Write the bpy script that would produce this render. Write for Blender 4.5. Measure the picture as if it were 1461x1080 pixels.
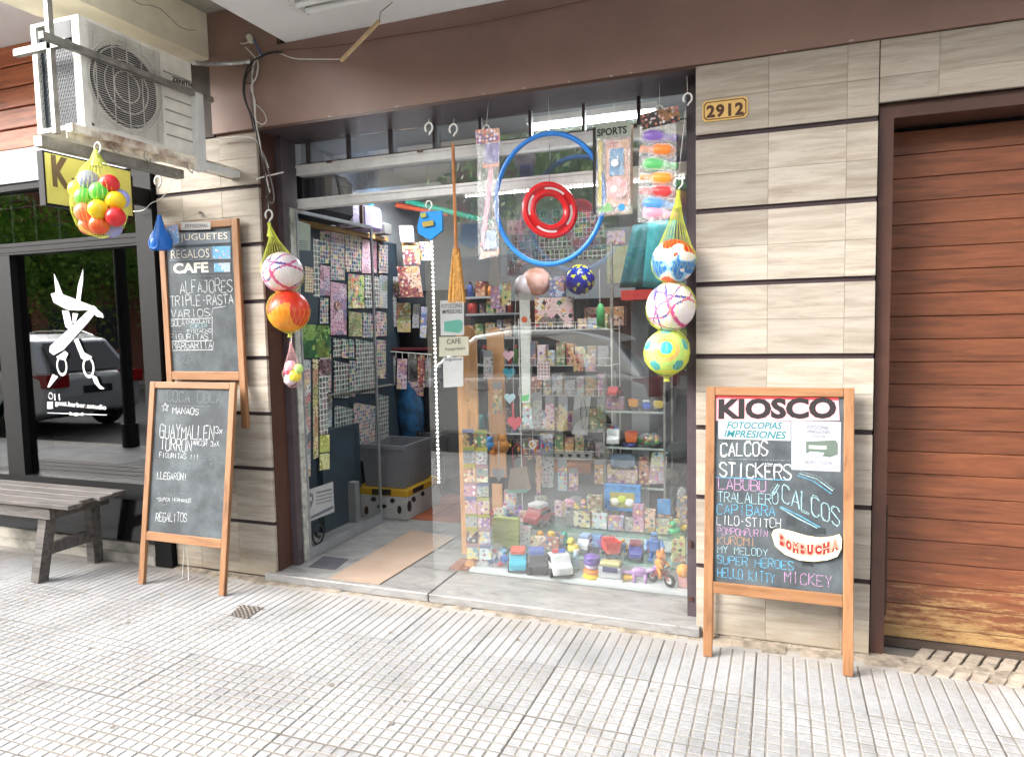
import bpy, math, random
from mathutils import Vector, Matrix
random.seed(7)
SC = bpy.context.scene
for o in list(bpy.data.objects):
    bpy.data.objects.remove(o)
COL = SC.collection

# ---------------------------------------------------------------- camera, world, sun, exposure
FOC, YAW, PIT, ROL = 1014.264, 0.361, 0.07654, -0.02085
CAM = Vector((0.0, -3.2964, 1.4605))
FW = Vector((-math.sin(YAW)*math.cos(PIT), math.cos(YAW)*math.cos(PIT), -math.sin(PIT)))
_R = Vector((math.cos(YAW), math.sin(YAW), 0)); _U = _R.cross(FW)
RT = _R*math.cos(ROL) + _U*math.sin(ROL)
UP = -_R*math.sin(ROL) + _U*math.cos(ROL)
cd = bpy.data.cameras.new('camera'); cam = bpy.data.objects.new('camera', cd); COL.objects.link(cam)
cd.lens = FOC/1461*36; cd.sensor_width = 36; cd.clip_start = .05; cd.clip_end = 500
m = Matrix((RT, UP, -FW)).transposed().to_4x4(); m.translation = CAM
cam.matrix_world = m
SC.camera = cam

W = bpy.data.worlds.new('World'); SC.world = W; W.use_nodes = True
nt = W.node_tree; bg = nt.nodes['Background']
sky = nt.nodes.new('ShaderNodeTexSky'); sky.sky_type = 'NISHITA'; sky.sun_disc = False
SUN_EL, SUN_AZ = math.radians(34), math.radians(234)      # azimuth clockwise from +Y
sky.sun_elevation = SUN_EL; sky.sun_rotation = SUN_AZ; sky.dust_density = 5; sky.air_density = 1.0; sky.ozone_density = .4
hs = nt.nodes.new('ShaderNodeHueSaturation'); hs.inputs['Saturation'].default_value = .3; hs.inputs['Value'].default_value = 1.0
nt.links.new(sky.outputs[0], hs.inputs['Color']); nt.links.new(hs.outputs[0], bg.inputs['Color'])
bg.inputs['Strength'].default_value = .15
sd = bpy.data.lights.new('sun', 'SUN'); sd.energy = .65; sd.angle = math.radians(50); sd.color = (1, .995, .985)
sun = bpy.data.objects.new('sun', sd); COL.objects.link(sun)
sv = Vector((math.sin(SUN_AZ)*math.cos(SUN_EL), math.cos(SUN_AZ)*math.cos(SUN_EL), math.sin(SUN_EL)))
sun.rotation_euler = sv.to_track_quat('Z', 'Y').to_euler()
SC.view_settings.view_transform = 'Standard'; SC.view_settings.look = 'None'
SC.view_settings.exposure = 2.3; SC.view_settings.gamma = 1; SC.view_settings.use_curve_mapping = False
SC.render.engine = 'CYCLES'
SC.cycles.use_denoising = True
SC.cycles.transparent_max_bounces = 24; SC.cycles.max_bounces = 9
SC.cycles.diffuse_bounces = 4; SC.cycles.glossy_bounces = 4; SC.cycles.transmission_bounces = 4
SC.cycles.sample_clamp_indirect = 6
SC.cycles.caustics_reflective = False; SC.cycles.caustics_refractive = False

# ---------------------------------------------------------------- points on real planes seen through the photo's pixels
def ray(x, y): return FW + RT*((x-730.5)/FOC) - UP*((y-540)/FOC)
def atY(x, y, v): d = ray(x, y); return CAM + d*((v-CAM.y)/d.y)
def atX(x, y, v): d = ray(x, y); return CAM + d*((v-CAM.x)/d.x)
def atZ(x, y, v): d = ray(x, y); return CAM + d*((v-CAM.z)/d.z)
def ppm(p): return (Vector(p)-CAM).dot(FW)/FOC          # metres per photo pixel at that point
class Plane:
    def __init__(s, o, u, w):
        s.o = Vector(o); s.u = Vector(u).normalized(); s.w = Vector(w).normalized(); s.n = s.u.cross(s.w)
        if s.n.dot(CAM-s.o) < 0: s.n = -s.n
    def px(s, x, y):
        d = ray(x, y); t = (s.o-CAM).dot(s.n)/d.dot(s.n); p = CAM+d*t-s.o
        return p.dot(s.u), p.dot(s.w)
    def P(s, a, b, k=0): return s.o + s.u*a + s.w*b + s.n*k
def planeY(y): return Plane((0, y, 0), (1, 0, 0), (0, 0, 1))
def planeX(x): return Plane((x, 0, 0), (0, 1, 0), (0, 0, 1))

# ---------------------------------------------------------------- mesh builder
WM = {}
def wm(o): return WM.get(o.name, Matrix.Identity(4))
class MB:
    def __init__(s): s.v = []; s.f = []; s.mi = []; s.M = None; s.m = 0
    def add(s, vs, fs):
        b = len(s.v)
        s.v += [tuple(s.M @ Vector(v)) if s.M else tuple(v) for v in vs]
        s.f += [tuple(i+b for i in f) for f in fs]; s.mi += [s.m]*len(fs)
        return s
    def box(s, x0, x1, y0, y1, z0, z1):
        return s.add([(x, y, z) for z in (z0, z1) for y in (y0, y1) for x in (x0, x1)],
                     [(0,2,3,1),(4,5,7,6),(0,1,5,4),(2,6,7,3),(0,4,6,2),(1,3,7,5)])
    def cbox(s, c, d): return s.box(c[0]-d[0]/2, c[0]+d[0]/2, c[1]-d[1]/2, c[1]+d[1]/2, c[2]-d[2]/2, c[2]+d[2]/2)
    def bevbox(s, x0, x1, y0, y1, z0, z1, b):
        # box with chamfered edges
        xs = (x0, x0+b, x1-b, x1); ys = (y0, y0+b, y1-b, y1); zs = (z0, z0+b, z1-b, z1)
        vs = []; idx = {}
        def V(i, j, k):
            if (i, j, k) not in idx: idx[(i, j, k)] = len(vs); vs.append((xs[i], ys[j], zs[k]))
            return idx[(i, j, k)]
        fs = []
        for a in (0, 3):
            fs.append((V(a,1,1),V(a,2,1),V(a,2,2),V(a,1,2))); fs.append((V(1,a,1),V(1,a,2),V(2,a,2),V(2,a,1))); fs.append((V(1,1,a),V(2,1,a),V(2,2,a),V(1,2,a)))
        A = ((0,1),(3,2))
        for (a, a1) in A:
            for (c, c1) in A:
                fs.append((V(a,c1,1),V(a1,c,1),V(a1,c,2),V(a,c1,2)))
                fs.append((V(a,1,c1),V(a,2,c1),V(a1,2,c),V(a1,1,c)))
                fs.append((V(1,a,c1),V(2,a,c1),V(2,a1,c),V(1,a1,c)))
                for (e, e1) in A: fs.append((V(a,c1,e1),V(a1,c,e1),V(a1,c1,e)))
        return s.add(vs, fs)
    def tube(s, pts, r, n=6, cap=True, r1=None):
        pts = [Vector(p) for p in pts]; vs = []; fs = []; k = len(pts)
        up = None
        for i, p in enumerate(pts):
            t = (pts[min(i+1, k-1)]-pts[max(i-1, 0)])
            t = t.normalized() if t.length > 1e-9 else Vector((0, 0, 1))
            if up is None: up = t.orthogonal().normalized()
            up = (up - t*up.dot(t)); up = up.normalized() if up.length > 1e-6 else t.orthogonal().normalized()
            b = t.cross(up); rr = r if r1 is None else r+(r1-r)*i/max(1, k-1)
            for j in range(n):
                a = 2*math.pi*j/n; vs.append(p + up*(rr*math.cos(a)) + b*(rr*math.sin(a)))
        for i in range(k-1):
            for j in range(n):
                fs.append((i*n+j, i*n+(j+1)%n, (i+1)*n+(j+1)%n, (i+1)*n+j))
        if cap: fs.append(tuple(range(n))[::-1]); fs.append(tuple((k-1)*n+j for j in range(n)))
        return s.add(vs, fs)
    def torus(s, c, R, r, ax=(0, 1, 0), n=48, m=8, sq=1):
        ax = Vector(ax).normalized(); a = ax.orthogonal().normalized(); b = ax.cross(a); c = Vector(c); vs = []; fs = []
        for i in range(n):
            t = 2*math.pi*i/n; d = a*math.cos(t)+b*math.sin(t)
            for j in range(m):
                q = 2*math.pi*j/m; vs.append(c + d*(R+r*math.cos(q)) + ax*(r*sq*math.sin(q)))
        for i in range(n):
            for j in range(m):
                fs.append((i*m+j, ((i+1)%n)*m+j, ((i+1)%n)*m+(j+1)%m, i*m+(j+1)%m))
        return s.add(vs, fs)
    def lathe(s, prof, n=16, c=(0, 0, 0), ax='Z', ang=2*math.pi):
        vs = []; fs = []; k = len(prof)
        for (r, h) in prof:
            for j in range(n):
                a = ang*j/n; x, y = r*math.cos(a), r*math.sin(a)
                p = {'Z': (x, y, h), 'Y': (x, h, y), 'X': (h, x, y)}[ax]
                vs.append((p[0]+c[0], p[1]+c[1], p[2]+c[2]))
        for i in range(k-1):
            for j in range(n): fs.append((i*n+j, i*n+(j+1)%n, (i+1)*n+(j+1)%n, (i+1)*n+j))
        if prof[0][0] > 1e-6: fs.append(tuple(range(n))[::-1])
        if prof[-1][0] > 1e-6: fs.append(tuple((k-1)*n+j for j in range(n)))
        return s.add(vs, fs)
    def ball(s, c, r, n=14, sc=(1, 1, 1)):
        m = max(6, n//2); vs = []; fs = []
        for i in range(m+1):
            th = math.pi*i/m
            for j in range(n):
                a = 2*math.pi*j/n
                vs.append((c[0]+r*sc[0]*math.sin(th)*math.cos(a), c[1]+r*sc[1]*math.sin(th)*math.sin(a), c[2]+r*sc[2]*math.cos(th)))
        for i in range(m):
            for j in range(n): fs.append((i*n+j, (i+1)*n+j, (i+1)*n+(j+1)%n, i*n+(j+1)%n))
        return s.add(vs, fs)
    def prism(s, poly, o, u, w, d):
        # polygon (a,b) on the plane o,u,w pushed along u x w by d
        o = Vector(o); u = Vector(u); w = Vector(w); n = u.cross(w)*d; k = len(poly)
        vs = [o+u*a+w*b for a, b in poly]; vs += [v+n for v in vs]
        return s.add(vs, [tuple(range(k))[::-1], tuple(range(k, 2*k))] + [(i, (i+1) % k, k+(i+1) % k, k+i) for i in range(k)])
    def slab(s, pl, a0, a1, b0, b1, k0, k1):
        vs = [pl.P(a, b, k) for k in (k0, k1) for b in (b0, b1) for a in (a0, a1)]
        return s.add(vs, [(0,2,3,1),(4,5,7,6),(0,1,5,4),(2,6,7,3),(0,4,6,2),(1,3,7,5)])
    def mesh(s, name, mats, smooth=False):
        me = bpy.data.meshes.new(name); me.from_pydata(s.v, [], s.f)
        for mt in (mats if isinstance(mats, (list, tuple)) else [mats]): me.materials.append(mt)
        me.polygons.foreach_set('material_index', s.mi)
        if smooth: me.polygons.foreach_set('use_smooth', [True]*len(s.f))
        me.update()
        return me
    def build(s, name, mats, parent=None, smooth=False, local=False, label=None, cat=None, group=None, kind=None):
        o = bpy.data.objects.new(name, None) if not s.v else None
        if parent is None and not local and s.v:
            xs, ys, zs = zip(*s.v); c = Vector(((min(xs)+max(xs))/2, (min(ys)+max(ys))/2, min(zs)))
            s.v = [(x-c.x, y-c.y, z-c.z) for x, y, z in s.v]
        elif parent is not None and not local:
            inv = wm(parent).inverted(); s.v = [tuple(inv @ Vector(v)) for v in s.v]; c = Vector()
        else: c = Vector()
        me = s.mesh(name, mats, smooth)
        import bmesh
        bm = bmesh.new(); bm.from_mesh(me); bmesh.ops.recalc_face_normals(bm, faces=bm.faces); bm.to_mesh(me); bm.free()
        o = bpy.data.objects.new(name, me); COL.objects.link(o); o.location = c
        WM[o.name] = Matrix.Translation(c)
        if parent is not None: o.parent = parent; WM[o.name] = wm(parent).copy()
        tag(o, label, cat, group, kind)
        return o
def tag(o, label=None, cat=None, group=None, kind=None):
    if label: o['label'] = label
    if cat: o['category'] = cat
    if group: o['group'] = group
    if kind: o['kind'] = kind
    return o
def thing(name, label, cat, loc=(0, 0, 0), rz=0, sc=1, group=None, rot=None):
    o = bpy.data.objects.new(name, None); COL.objects.link(o); o.empty_display_size = .05
    o.location = loc; o.rotation_euler = rot or (0, 0, rz); o.scale = (sc, sc, sc)
    WM[o.name] = Matrix.LocRotScale(Vector(loc), o.rotation_euler.to_quaternion(), Vector((sc,)*3))
    return tag(o, label, cat, group)
def bev(o, w, seg=2):
    b = o.modifiers.new('b', 'BEVEL'); b.width = w; b.segments = seg; b.limit_method = 'ANGLE'; return o

# ---------------------------------------------------------------- materials
MC = {}
def hexc(h): # sRGB hex -> linear
    h = h.lstrip('#'); v = [int(h[i:i+2], 16)/255 for i in (0, 2, 4)]
    return tuple(x/12.92 if x <= .04045 else ((x+.055)/1.055)**2.4 for x in v)
def N(nt, t, **kw):
    n = nt.nodes.new('ShaderNode'+t)
    for k, v in kw.items():
        if k in n.inputs: n.inputs[k].default_value = v
        else: setattr(n, k, v)
    return n
def ramp(nt, fac, stops):
    r = nt.nodes.new('ShaderNodeValToRGB'); cr = r.color_ramp
    while len(cr.elements) < len(stops): cr.elements.new(.5)
    for e, (p, c) in zip(cr.elements, stops): e.position = p; e.color = (*c, 1) if len(c) == 3 else c
    nt.links.new(fac, r.inputs[0]); return r.outputs[0]
def coords(nt, scale=(1, 1, 1), rnd=True, rot=(0, 0, 0)):
    tc = N(nt, 'TexCoord'); out = tc.outputs['Object']
    mp = N(nt, 'Mapping'); mp.inputs['Scale'].default_value = scale; mp.inputs['Rotation'].default_value = rot
    nt.links.new(out, mp.inputs[0])
    if rnd:
        oi = N(nt, 'ObjectInfo'); ml = N(nt, 'Math', operation='MULTIPLY'); ml.inputs[1].default_value = 37.3
        nt.links.new(oi.outputs['Random'], ml.inputs[0]); cb = N(nt, 'CombineXYZ')
        for i in range(3): nt.links.new(ml.outputs[0], cb.inputs[i])
        nt.links.new(cb.outputs[0], mp.inputs['Location'])
    return mp.outputs[0]
def base(name):
    mt = bpy.data.materials.new(name); mt.use_nodes = True
    return mt, mt.node_tree, mt.node_tree.nodes['Principled BSDF']
def mat(name, col, rough=.5, metal=0, var=.12, scale=12, bump=0, bscale=60, alpha=1, coat=0, emit=0, spec=None, trans=0, stretch=(1, 1, 1), var2=None, rndv=0, sub=0):
    """colour with noise variation between two near tones, fine bump"""
    if name in MC: return MC[name]
    mt, nt, b = base(name)
    if isinstance(col, str): col = hexc(col)
    v = coords(nt, stretch)
    if var or var2:
        n = N(nt, 'TexNoise', Scale=scale, Detail=5.0, Roughness=.6); nt.links.new(v, n.inputs['Vector'])
        c2 = var2 if var2 else tuple(max(0, c*(1-var*1.6)) for c in col); c1 = tuple(min(1, c*(1+var*.6)) for c in col)
        if isinstance(c2, str): c2 = hexc(c2)
        out = ramp(nt, n.outputs[0], [(.3, c2), (.62, c1)])
        if rndv:
            oi = N(nt, 'ObjectInfo'); mr = N(nt, 'MapRange'); mr.inputs['To Min'].default_value = 1-rndv; mr.inputs['To Max'].default_value = 1+rndv*.5
            nt.links.new(oi.outputs['Random'], mr.inputs['Value']); h = N(nt, 'HueSaturation'); nt.links.new(out, h.inputs['Color']); nt.links.new(mr.outputs[0], h.inputs['Value']); out = h.outputs[0]
        nt.links.new(out, b.inputs['Base Color'])
    else: b.inputs['Base Color'].default_value = (*col, 1)
    b.inputs['Roughness'].default_value = rough; b.inputs['Metallic'].default_value = metal
    b.inputs['Alpha'].default_value = alpha; b.inputs['Coat Weight'].default_value = coat; b.inputs['Transmission Weight'].default_value = trans
    if sub: b.inputs['Subsurface Weight'].default_value = sub; b.inputs['Subsurface Scale'].default_value = .02
    if spec is not None: b.inputs['Specular IOR Level'].default_value = spec
    if emit: b.inputs['Emission Color'].default_value = (*col, 1); b.inputs['Emission Strength'].default_value = emit
    if bump:
        n2 = N(nt, 'TexNoise', Scale=bscale, Detail=6.0); nt.links.new(v, n2.inputs['Vector'])
        bp = N(nt, 'Bump', Strength=bump, Distance=.004); nt.links.new(n2.outputs[0], bp.inputs['Height']); nt.links.new(bp.outputs[0], b.inputs['Normal'])
    MC[name] = mt; return mt
def plastic(h, rough=.35): return mat('plastic_'+h.strip('#'), h, rough, var=.08, scale=14)
def paper(h): return mat('paper_'+h.strip('#'), tuple(c*.5 for c in hexc(h)), .8, var=.05, scale=20)
def wood(name, c1, c2, c3=None, sc=(1, 1, 1), rough=.5, bump=.25, rndv=.15, worn=None, coat=0):
    if name in MC: return MC[name]
    mt, nt, b = base(name); c1, c2 = hexc(c1), hexc(c2); c3 = hexc(c3) if c3 else tuple(x*.5 for x in c2)
    v = coords(nt, sc)
    n = N(nt, 'TexNoise', Scale=4.0, Detail=8.0, Roughness=.65, Distortion=.6); nt.links.new(v, n.inputs['Vector'])
    c = ramp(nt, n.outputs[0], [(.28, c3), (.45, c2), (.7, c1)])
    if worn:
        tc = N(nt, 'TexCoord'); sp = N(nt, 'SeparateXYZ'); geo = N(nt, 'NewGeometry'); nt.links.new(geo.outputs['Position'], sp.inputs[0])
        mr = N(nt, 'MapRange'); mr.inputs['From Min'].default_value = worn[0]; mr.inputs['From Max'].default_value = worn[1]; mr.inputs['To Min'].default_value = 1; mr.inputs['To Max'].default_value = 0
        nt.links.new(sp.outputs[2], mr.inputs['Value'])
        v2 = coords(nt, (sc[0]*2.0, sc[1], sc[2]*1.4)); n3 = N(nt, 'TexNoise', Scale=3.6, Detail=11.0, Roughness=.82); nt.links.new(v2, n3.inputs['Vector'])
        ad = N(nt, 'Math', operation='MULTIPLY_ADD'); ad.inputs[1].default_value = .44; nt.links.new(mr.outputs[0], ad.inputs[0]); nt.links.new(n3.outputs[0], ad.inputs[2])
        fac = ramp(nt, ad.outputs[0], [(.82, (0, 0, 0)), (.95, (1, 1, 1))])
        mx = N(nt, 'Mix', data_type='RGBA'); nt.links.new(fac, mx.inputs[0]); nt.links.new(c, mx.inputs[6]); mx.inputs[7].default_value = (*hexc(worn[2]), 1); c = mx.outputs[2]
    if rndv:
        oi = N(nt, 'ObjectInfo'); mr = N(nt, 'MapRange'); mr.inputs['To Min'].default_value = 1-rndv; mr.inputs['To Max'].default_value = 1+rndv
        nt.links.new(oi.outputs['Random'], mr.inputs['Value']); h = N(nt, 'HueSaturation'); nt.links.new(c, h.inputs['Color']); nt.links.new(mr.outputs[0], h.inputs['Value']); c = h.outputs[0]
    nt.links.new(c, b.inputs['Base Color']); b.inputs['Roughness'].default_value = rough; b.inputs['Coat Weight'].default_value = coat
    bp = N(nt, 'Bump', Strength=bump, Distance=.003); nt.links.new(n.outputs[0], bp.inputs['Height']); nt.links.new(bp.outputs[0], b.inputs['Normal'])
    MC[name] = mt; return mt
def travertine():
    mt, nt, b = base('travertine')
    v = coords(nt, (1.0, 1.0, 11.0))
    n = N(nt, 'TexNoise', Scale=2.4, Detail=11.0, Roughness=.66, Distortion=.35); nt.links.new(v, n.inputs['Vector'])
    c = ramp(nt, n.outputs[0], [(.32, hexc('#8e8374')), (.43, hexc('#9c9284')), (.54, hexc('#a9a093')), (.72, hexc('#b5ada1'))])
    # fine veins
    v2 = coords(nt, (1.6, 1, 26)); n2 = N(nt, 'TexNoise', Scale=5.0, Detail=9.0, Roughness=.8, Distortion=.5); nt.links.new(v2, n2.inputs['Vector'])
    f2 = ramp(nt, n2.outputs[0], [(.36, (1, 1, 1)), (.45, (0, 0, 0))])
    mx = N(nt, 'Mix', data_type='RGBA', blend_type='MULTIPLY'); sc = N(nt, 'Math', operation='MULTIPLY'); sc.inputs[1].default_value = .3
    nt.links.new(f2, sc.inputs[0]); nt.links.new(sc.outputs[0], mx.inputs[0]); nt.links.new(c, mx.inputs[6]); mx.inputs[7].default_value = (*hexc('#867864'), 1)
    oi = N(nt, 'ObjectInfo'); mr = N(nt, 'MapRange'); mr.inputs['To Min'].default_value = .86; mr.inputs['To Max'].default_value = 1.12
    nt.links.new(oi.outputs['Random'], mr.inputs['Value']); h = N(nt, 'HueSaturation'); nt.links.new(mx.outputs[2], h.inputs['Color']); nt.links.new(mr.outputs[0], h.inputs['Value'])
    # grime near the ground
    geo = N(nt, 'NewGeometry'); sp = N(nt, 'SeparateXYZ'); nt.links.new(geo.outputs['Position'], sp.inputs[0])
    n4 = N(nt, 'TexNoise', Scale=5.0, Detail=6.0); nt.links.new(geo.outputs['Position'], n4.inputs['Vector'])
    ad = N(nt, 'Math', operation='MULTIPLY_ADD'); ad.inputs[1].default_value = -1.6; nt.links.new(sp.outputs[2], ad.inputs[0]); nt.links.new(n4.outputs[0], ad.inputs[2])
    g = ramp(nt, ad.outputs[0], [(.22, (0, 0, 0)), (.6, (.55, .55, .55))])
    mx2 = N(nt, 'Mix', data_type='RGBA'); nt.links.new(g, mx2.inputs[0]); nt.links.new(h.outputs[0], mx2.inputs[6]); mx2.inputs[7].default_value = (*hexc('#8f8068'), 1)
    nt.links.new(mx2.outputs[2], b.inputs['Base Color']); b.inputs['Roughness'].default_value = .55
    bp = N(nt, 'Bump', Strength=.35, Distance=.003); nt.links.new(n2.outputs[0], bp.inputs['Height']); nt.links.new(bp.outputs[0], b.inputs['Normal'])
    return mt
def marble():
    mt, nt, b = base('marble'); v = coords(nt, (1.2, 3, 3), rnd=False)
    n = N(nt, 'TexNoise', Scale=3.0, Detail=10.0, Roughness=.7, Distortion=1.5); nt.links.new(v, n.inputs['Vector'])
    c = ramp(nt, n.outputs[0], [(.32, hexc('#616061')), (.44, hexc('#7f7e7c')), (.62, hexc('#939290'))])
    n2 = N(nt, 'TexNoise', Scale=14.0, Detail=8.0, Roughness=.8); nt.links.new(v, n2.inputs['Vector'])
    f = ramp(nt, n2.outputs[0], [(.56, (0, 0, 0)), (.66, (.5, .5, .5))])
    mx = N(nt, 'Mix', data_type='RGBA'); nt.links.new(f, mx.inputs[0]); nt.links.new(c, mx.inputs[6]); mx.inputs[7].default_value = (*hexc('#8b8378'), 1)
    nt.links.new(mx.outputs[2], b.inputs['Base Color']); b.inputs['Roughness'].default_value = .35
    bp = N(nt, 'Bump', Strength=.2, Distance=.003); nt.links.new(n2.outputs[0], bp.inputs['Height']); nt.links.new(bp.outputs[0], b.inputs['Normal'])
    return mt
def paving():
    mt, nt, b = base('paving'); geo = N(nt, 'NewGeometry')
    n = N(nt, 'TexNoise', Scale=1.6, Detail=9.0, Roughness=.7); nt.links.new(geo.outputs['Position'], n.inputs['Vector'])
    c = ramp(nt, n.outputs[0], [(.3, hexc('#777879')), (.5, hexc('#909192')), (.68, hexc('#a2a3a5'))])
    n2 = N(nt, 'TexNoise', Scale=55.0, Detail=6.0, Roughness=.8); nt.links.new(geo.outputs['Position'], n2.inputs['Vector'])
    f = ramp(nt, n2.outputs[0], [(.35, (.72, .71, .7)), (.55, (1, 1, 1))])
    mx = N(nt, 'Mix', data_type='RGBA', blend_type='MULTIPLY'); mx.inputs[0].default_value = .8; nt.links.new(c, mx.inputs[6]); nt.links.new(f, mx.inputs[7])
    n5 = N(nt, 'TexNoise', Scale=3.7, Detail=9.0, Roughness=.8); nt.links.new(geo.outputs['Position'], n5.inputs['Vector'])
    f5 = ramp(nt, n5.outputs[0], [(.54, (1, 1, 1)), (.70, (.66, .63, .59))])
    mx5 = N(nt, 'Mix', data_type='RGBA', blend_type='MULTIPLY'); mx5.inputs[0].default_value = 1; nt.links.new(mx.outputs[2], mx5.inputs[6]); nt.links.new(f5, mx5.inputs[7])
    oi = N(nt, 'ObjectInfo'); mr = N(nt, 'MapRange'); mr.inputs['To Min'].default_value = .9; mr.inputs['To Max'].default_value = 1.08
    nt.links.new(oi.outputs['Random'], mr.inputs['Value']); h = N(nt, 'HueSaturation'); nt.links.new(mx5.outputs[2], h.inputs['Color']); nt.links.new(mr.outputs[0], h.inputs['Value'])
    # dirt gathers along the wall
    sp = N(nt, 'SeparateXYZ'); nt.links.new(geo.outputs['Position'], sp.inputs[0])
    ad = N(nt, 'Math', operation='MULTIPLY_ADD'); ad.inputs[1].default_value = 1.5; nt.links.new(sp.outputs[1], ad.inputs[0]); nt.links.new(n5.outputs[0], ad.inputs[2])
    g = ramp(nt, ad.outputs[0], [(.05, (0, 0, 0)), (.55, (.55, .55, .55))])
    mx2 = N(nt, 'Mix', data_type='RGBA'); nt.links.new(g, mx2.inputs[0]); nt.links.new(h.outputs[0], mx2.inputs[6]); mx2.inputs[7].default_value = (*hexc('#958a7b'), 1)
    nt.links.new(mx2.outputs[2], b.inputs['Base Color']); b.inputs['Roughness'].default_value = .8
    bp = N(nt, 'Bump', Strength=.4, Distance=.002); nt.links.new(n2.outputs[0], bp.inputs['Height']); nt.links.new(bp.outputs[0], b.inputs['Normal'])
    return mt
PAL = ['#e8433a', '#f2b632', '#3fa65a', '#2f7fd0', '#8e4fb0', '#f07fb0', '#40c0c8', '#6b4a35', '#1f2a50']
def prints(name, bgc, cols=(), cell=.02, fill=.42, squares=False, ink=.0, dark=None):
    """flat print: small coloured figures (in a grid for sticker sheets, in busy blocks for packaging) on a ground"""
    if name in MC: return MC[name]
    mt, nt, b = base(name); tc = N(nt, 'TexCoord'); sx = N(nt, 'SeparateXYZ'); nt.links.new(tc.outputs['Object'], sx.inputs[0])
    oi = N(nt, 'ObjectInfo'); ml = N(nt, 'Math', operation='MULTIPLY'); ml.inputs[1].default_value = 19.7; nt.links.new(oi.outputs['Random'], ml.inputs[0])
    ad0 = N(nt, 'Math', operation='ADD'); nt.links.new(sx.outputs[0], ad0.inputs[0]); nt.links.new(sx.outputs[1], ad0.inputs[1])
    u = N(nt, 'Math', operation='ADD'); nt.links.new(ad0.outputs[0], u.inputs[0]); nt.links.new(ml.outputs[0], u.inputs[1])
    v = N(nt, 'Math', operation='ADD'); nt.links.new(sx.outputs[2], v.inputs[0]); nt.links.new(ml.outputs[0], v.inputs[1])
    cb = N(nt, 'CombineXYZ'); nt.links.new(u.outputs[0], cb.inputs[0]); nt.links.new(v.outputs[0], cb.inputs[1]); P = cb.outputs[0]
    vo = N(nt, 'TexVoronoi', Scale=1/cell, Randomness=.06 if squares else .75); vo.voronoi_dimensions = '2D'; vo.distance = 'CHEBYCHEV' if squares else 'MANHATTAN'; nt.links.new(P, vo.inputs['Vector'])
    sep = N(nt, 'SeparateColor'); nt.links.new(vo.outputs['Color'], sep.inputs[0])
    def pal(fac):
        k = len(cols); rp = nt.nodes.new('ShaderNodeValToRGB'); rp.color_ramp.interpolation = 'CONSTANT'
        while len(rp.color_ramp.elements) < k: rp.color_ramp.elements.new(.5)
        for i, c in enumerate(cols): rp.color_ramp.elements[i].position = i/k; rp.color_ramp.elements[i].color = (*hexc(c), 1)
        nt.links.new(fac, rp.inputs[0]); return rp.outputs[0]
    nz = N(nt, 'TexNoise', Scale=1.7/cell, Detail=4.0, Roughness=.7); nt.links.new(P, nz.inputs['Vector'])
    ad = N(nt, 'Math', operation='MULTIPLY_ADD'); ad.inputs[1].default_value = .9 if not squares else .35; nt.links.new(nz.outputs[0], ad.inputs[0]); nt.links.new(vo.outputs['Distance'], ad.inputs[2])
    th = fill+(.42 if not squares else .14)
    fac = ramp(nt, ad.outputs[0], [(th, (1, 1, 1)), (th+.04, (0, 0, 0))])
    bgout = None
    if not squares:
        vb = N(nt, 'TexVoronoi', Scale=.28/cell, Randomness=.9); vb.voronoi_dimensions = '2D'; vb.distance = 'CHEBYCHEV'; nt.links.new(P, vb.inputs['Vector']); sb_ = N(nt, 'SeparateColor'); nt.links.new(vb.outputs['Color'], sb_.inputs[0])
        mb_ = N(nt, 'Mix', data_type='RGBA'); fb = ramp(nt, sb_.outputs[2], [(.0, (.15,)*3), (1, (.8,)*3)]); nt.links.new(fb, mb_.inputs[0]); mb_.inputs[6].default_value = (*hexc(bgc), 1); nt.links.new(pal(sb_.outputs[0]), mb_.inputs[7]); bgout = mb_.outputs[2]
    # second colour inside each figure
    nz2 = N(nt, 'TexNoise', Scale=3.6/cell, Detail=3.0, Roughness=.6); nt.links.new(P, nz2.inputs['Vector'])
    c1 = pal(sep.outputs[0]); c2 = pal(sep.outputs[1]); f2 = ramp(nt, nz2.outputs[0], [(.48, (0, 0, 0)), (.53, (1, 1, 1))])
    m0 = N(nt, 'Mix', data_type='RGBA'); nt.links.new(f2, m0.inputs[0]); nt.links.new(c1, m0.inputs[6]); nt.links.new(c2, m0.inputs[7])
    m1 = N(nt, 'Mix', data_type='RGBA'); nt.links.new(fac, m1.inputs[0]); (m1.inputs[6].__setattr__('default_value', (*hexc(bgc), 1)) if squares else nt.links.new(bgout, m1.inputs[6])); nt.links.new(m0.outputs[2], m1.inputs[7])
    f3 = ramp(nt, nz2.outputs[0], [(.36, (.35, .35, .38)), (.42, (1, 1, 1)), (.66, (1, 1, 1)), (.70, (1.3, 1.3, 1.3))]); m3 = N(nt, 'Mix', data_type='RGBA', blend_type='MULTIPLY'); m3.inputs[0].default_value = .7
    nt.links.new(m1.outputs[2], m3.inputs[6]); nt.links.new(f3, m3.inputs[7]); h = N(nt, 'HueSaturation'); h.inputs['Saturation'].default_value = .82; h.inputs['Value'].default_value = .9; nt.links.new(m3.outputs[2], h.inputs['Color'])
    nt.links.new(h.outputs[0], b.inputs['Base Color']); b.inputs['Roughness'].default_value = .3
    MC[name] = mt; return mt
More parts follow.
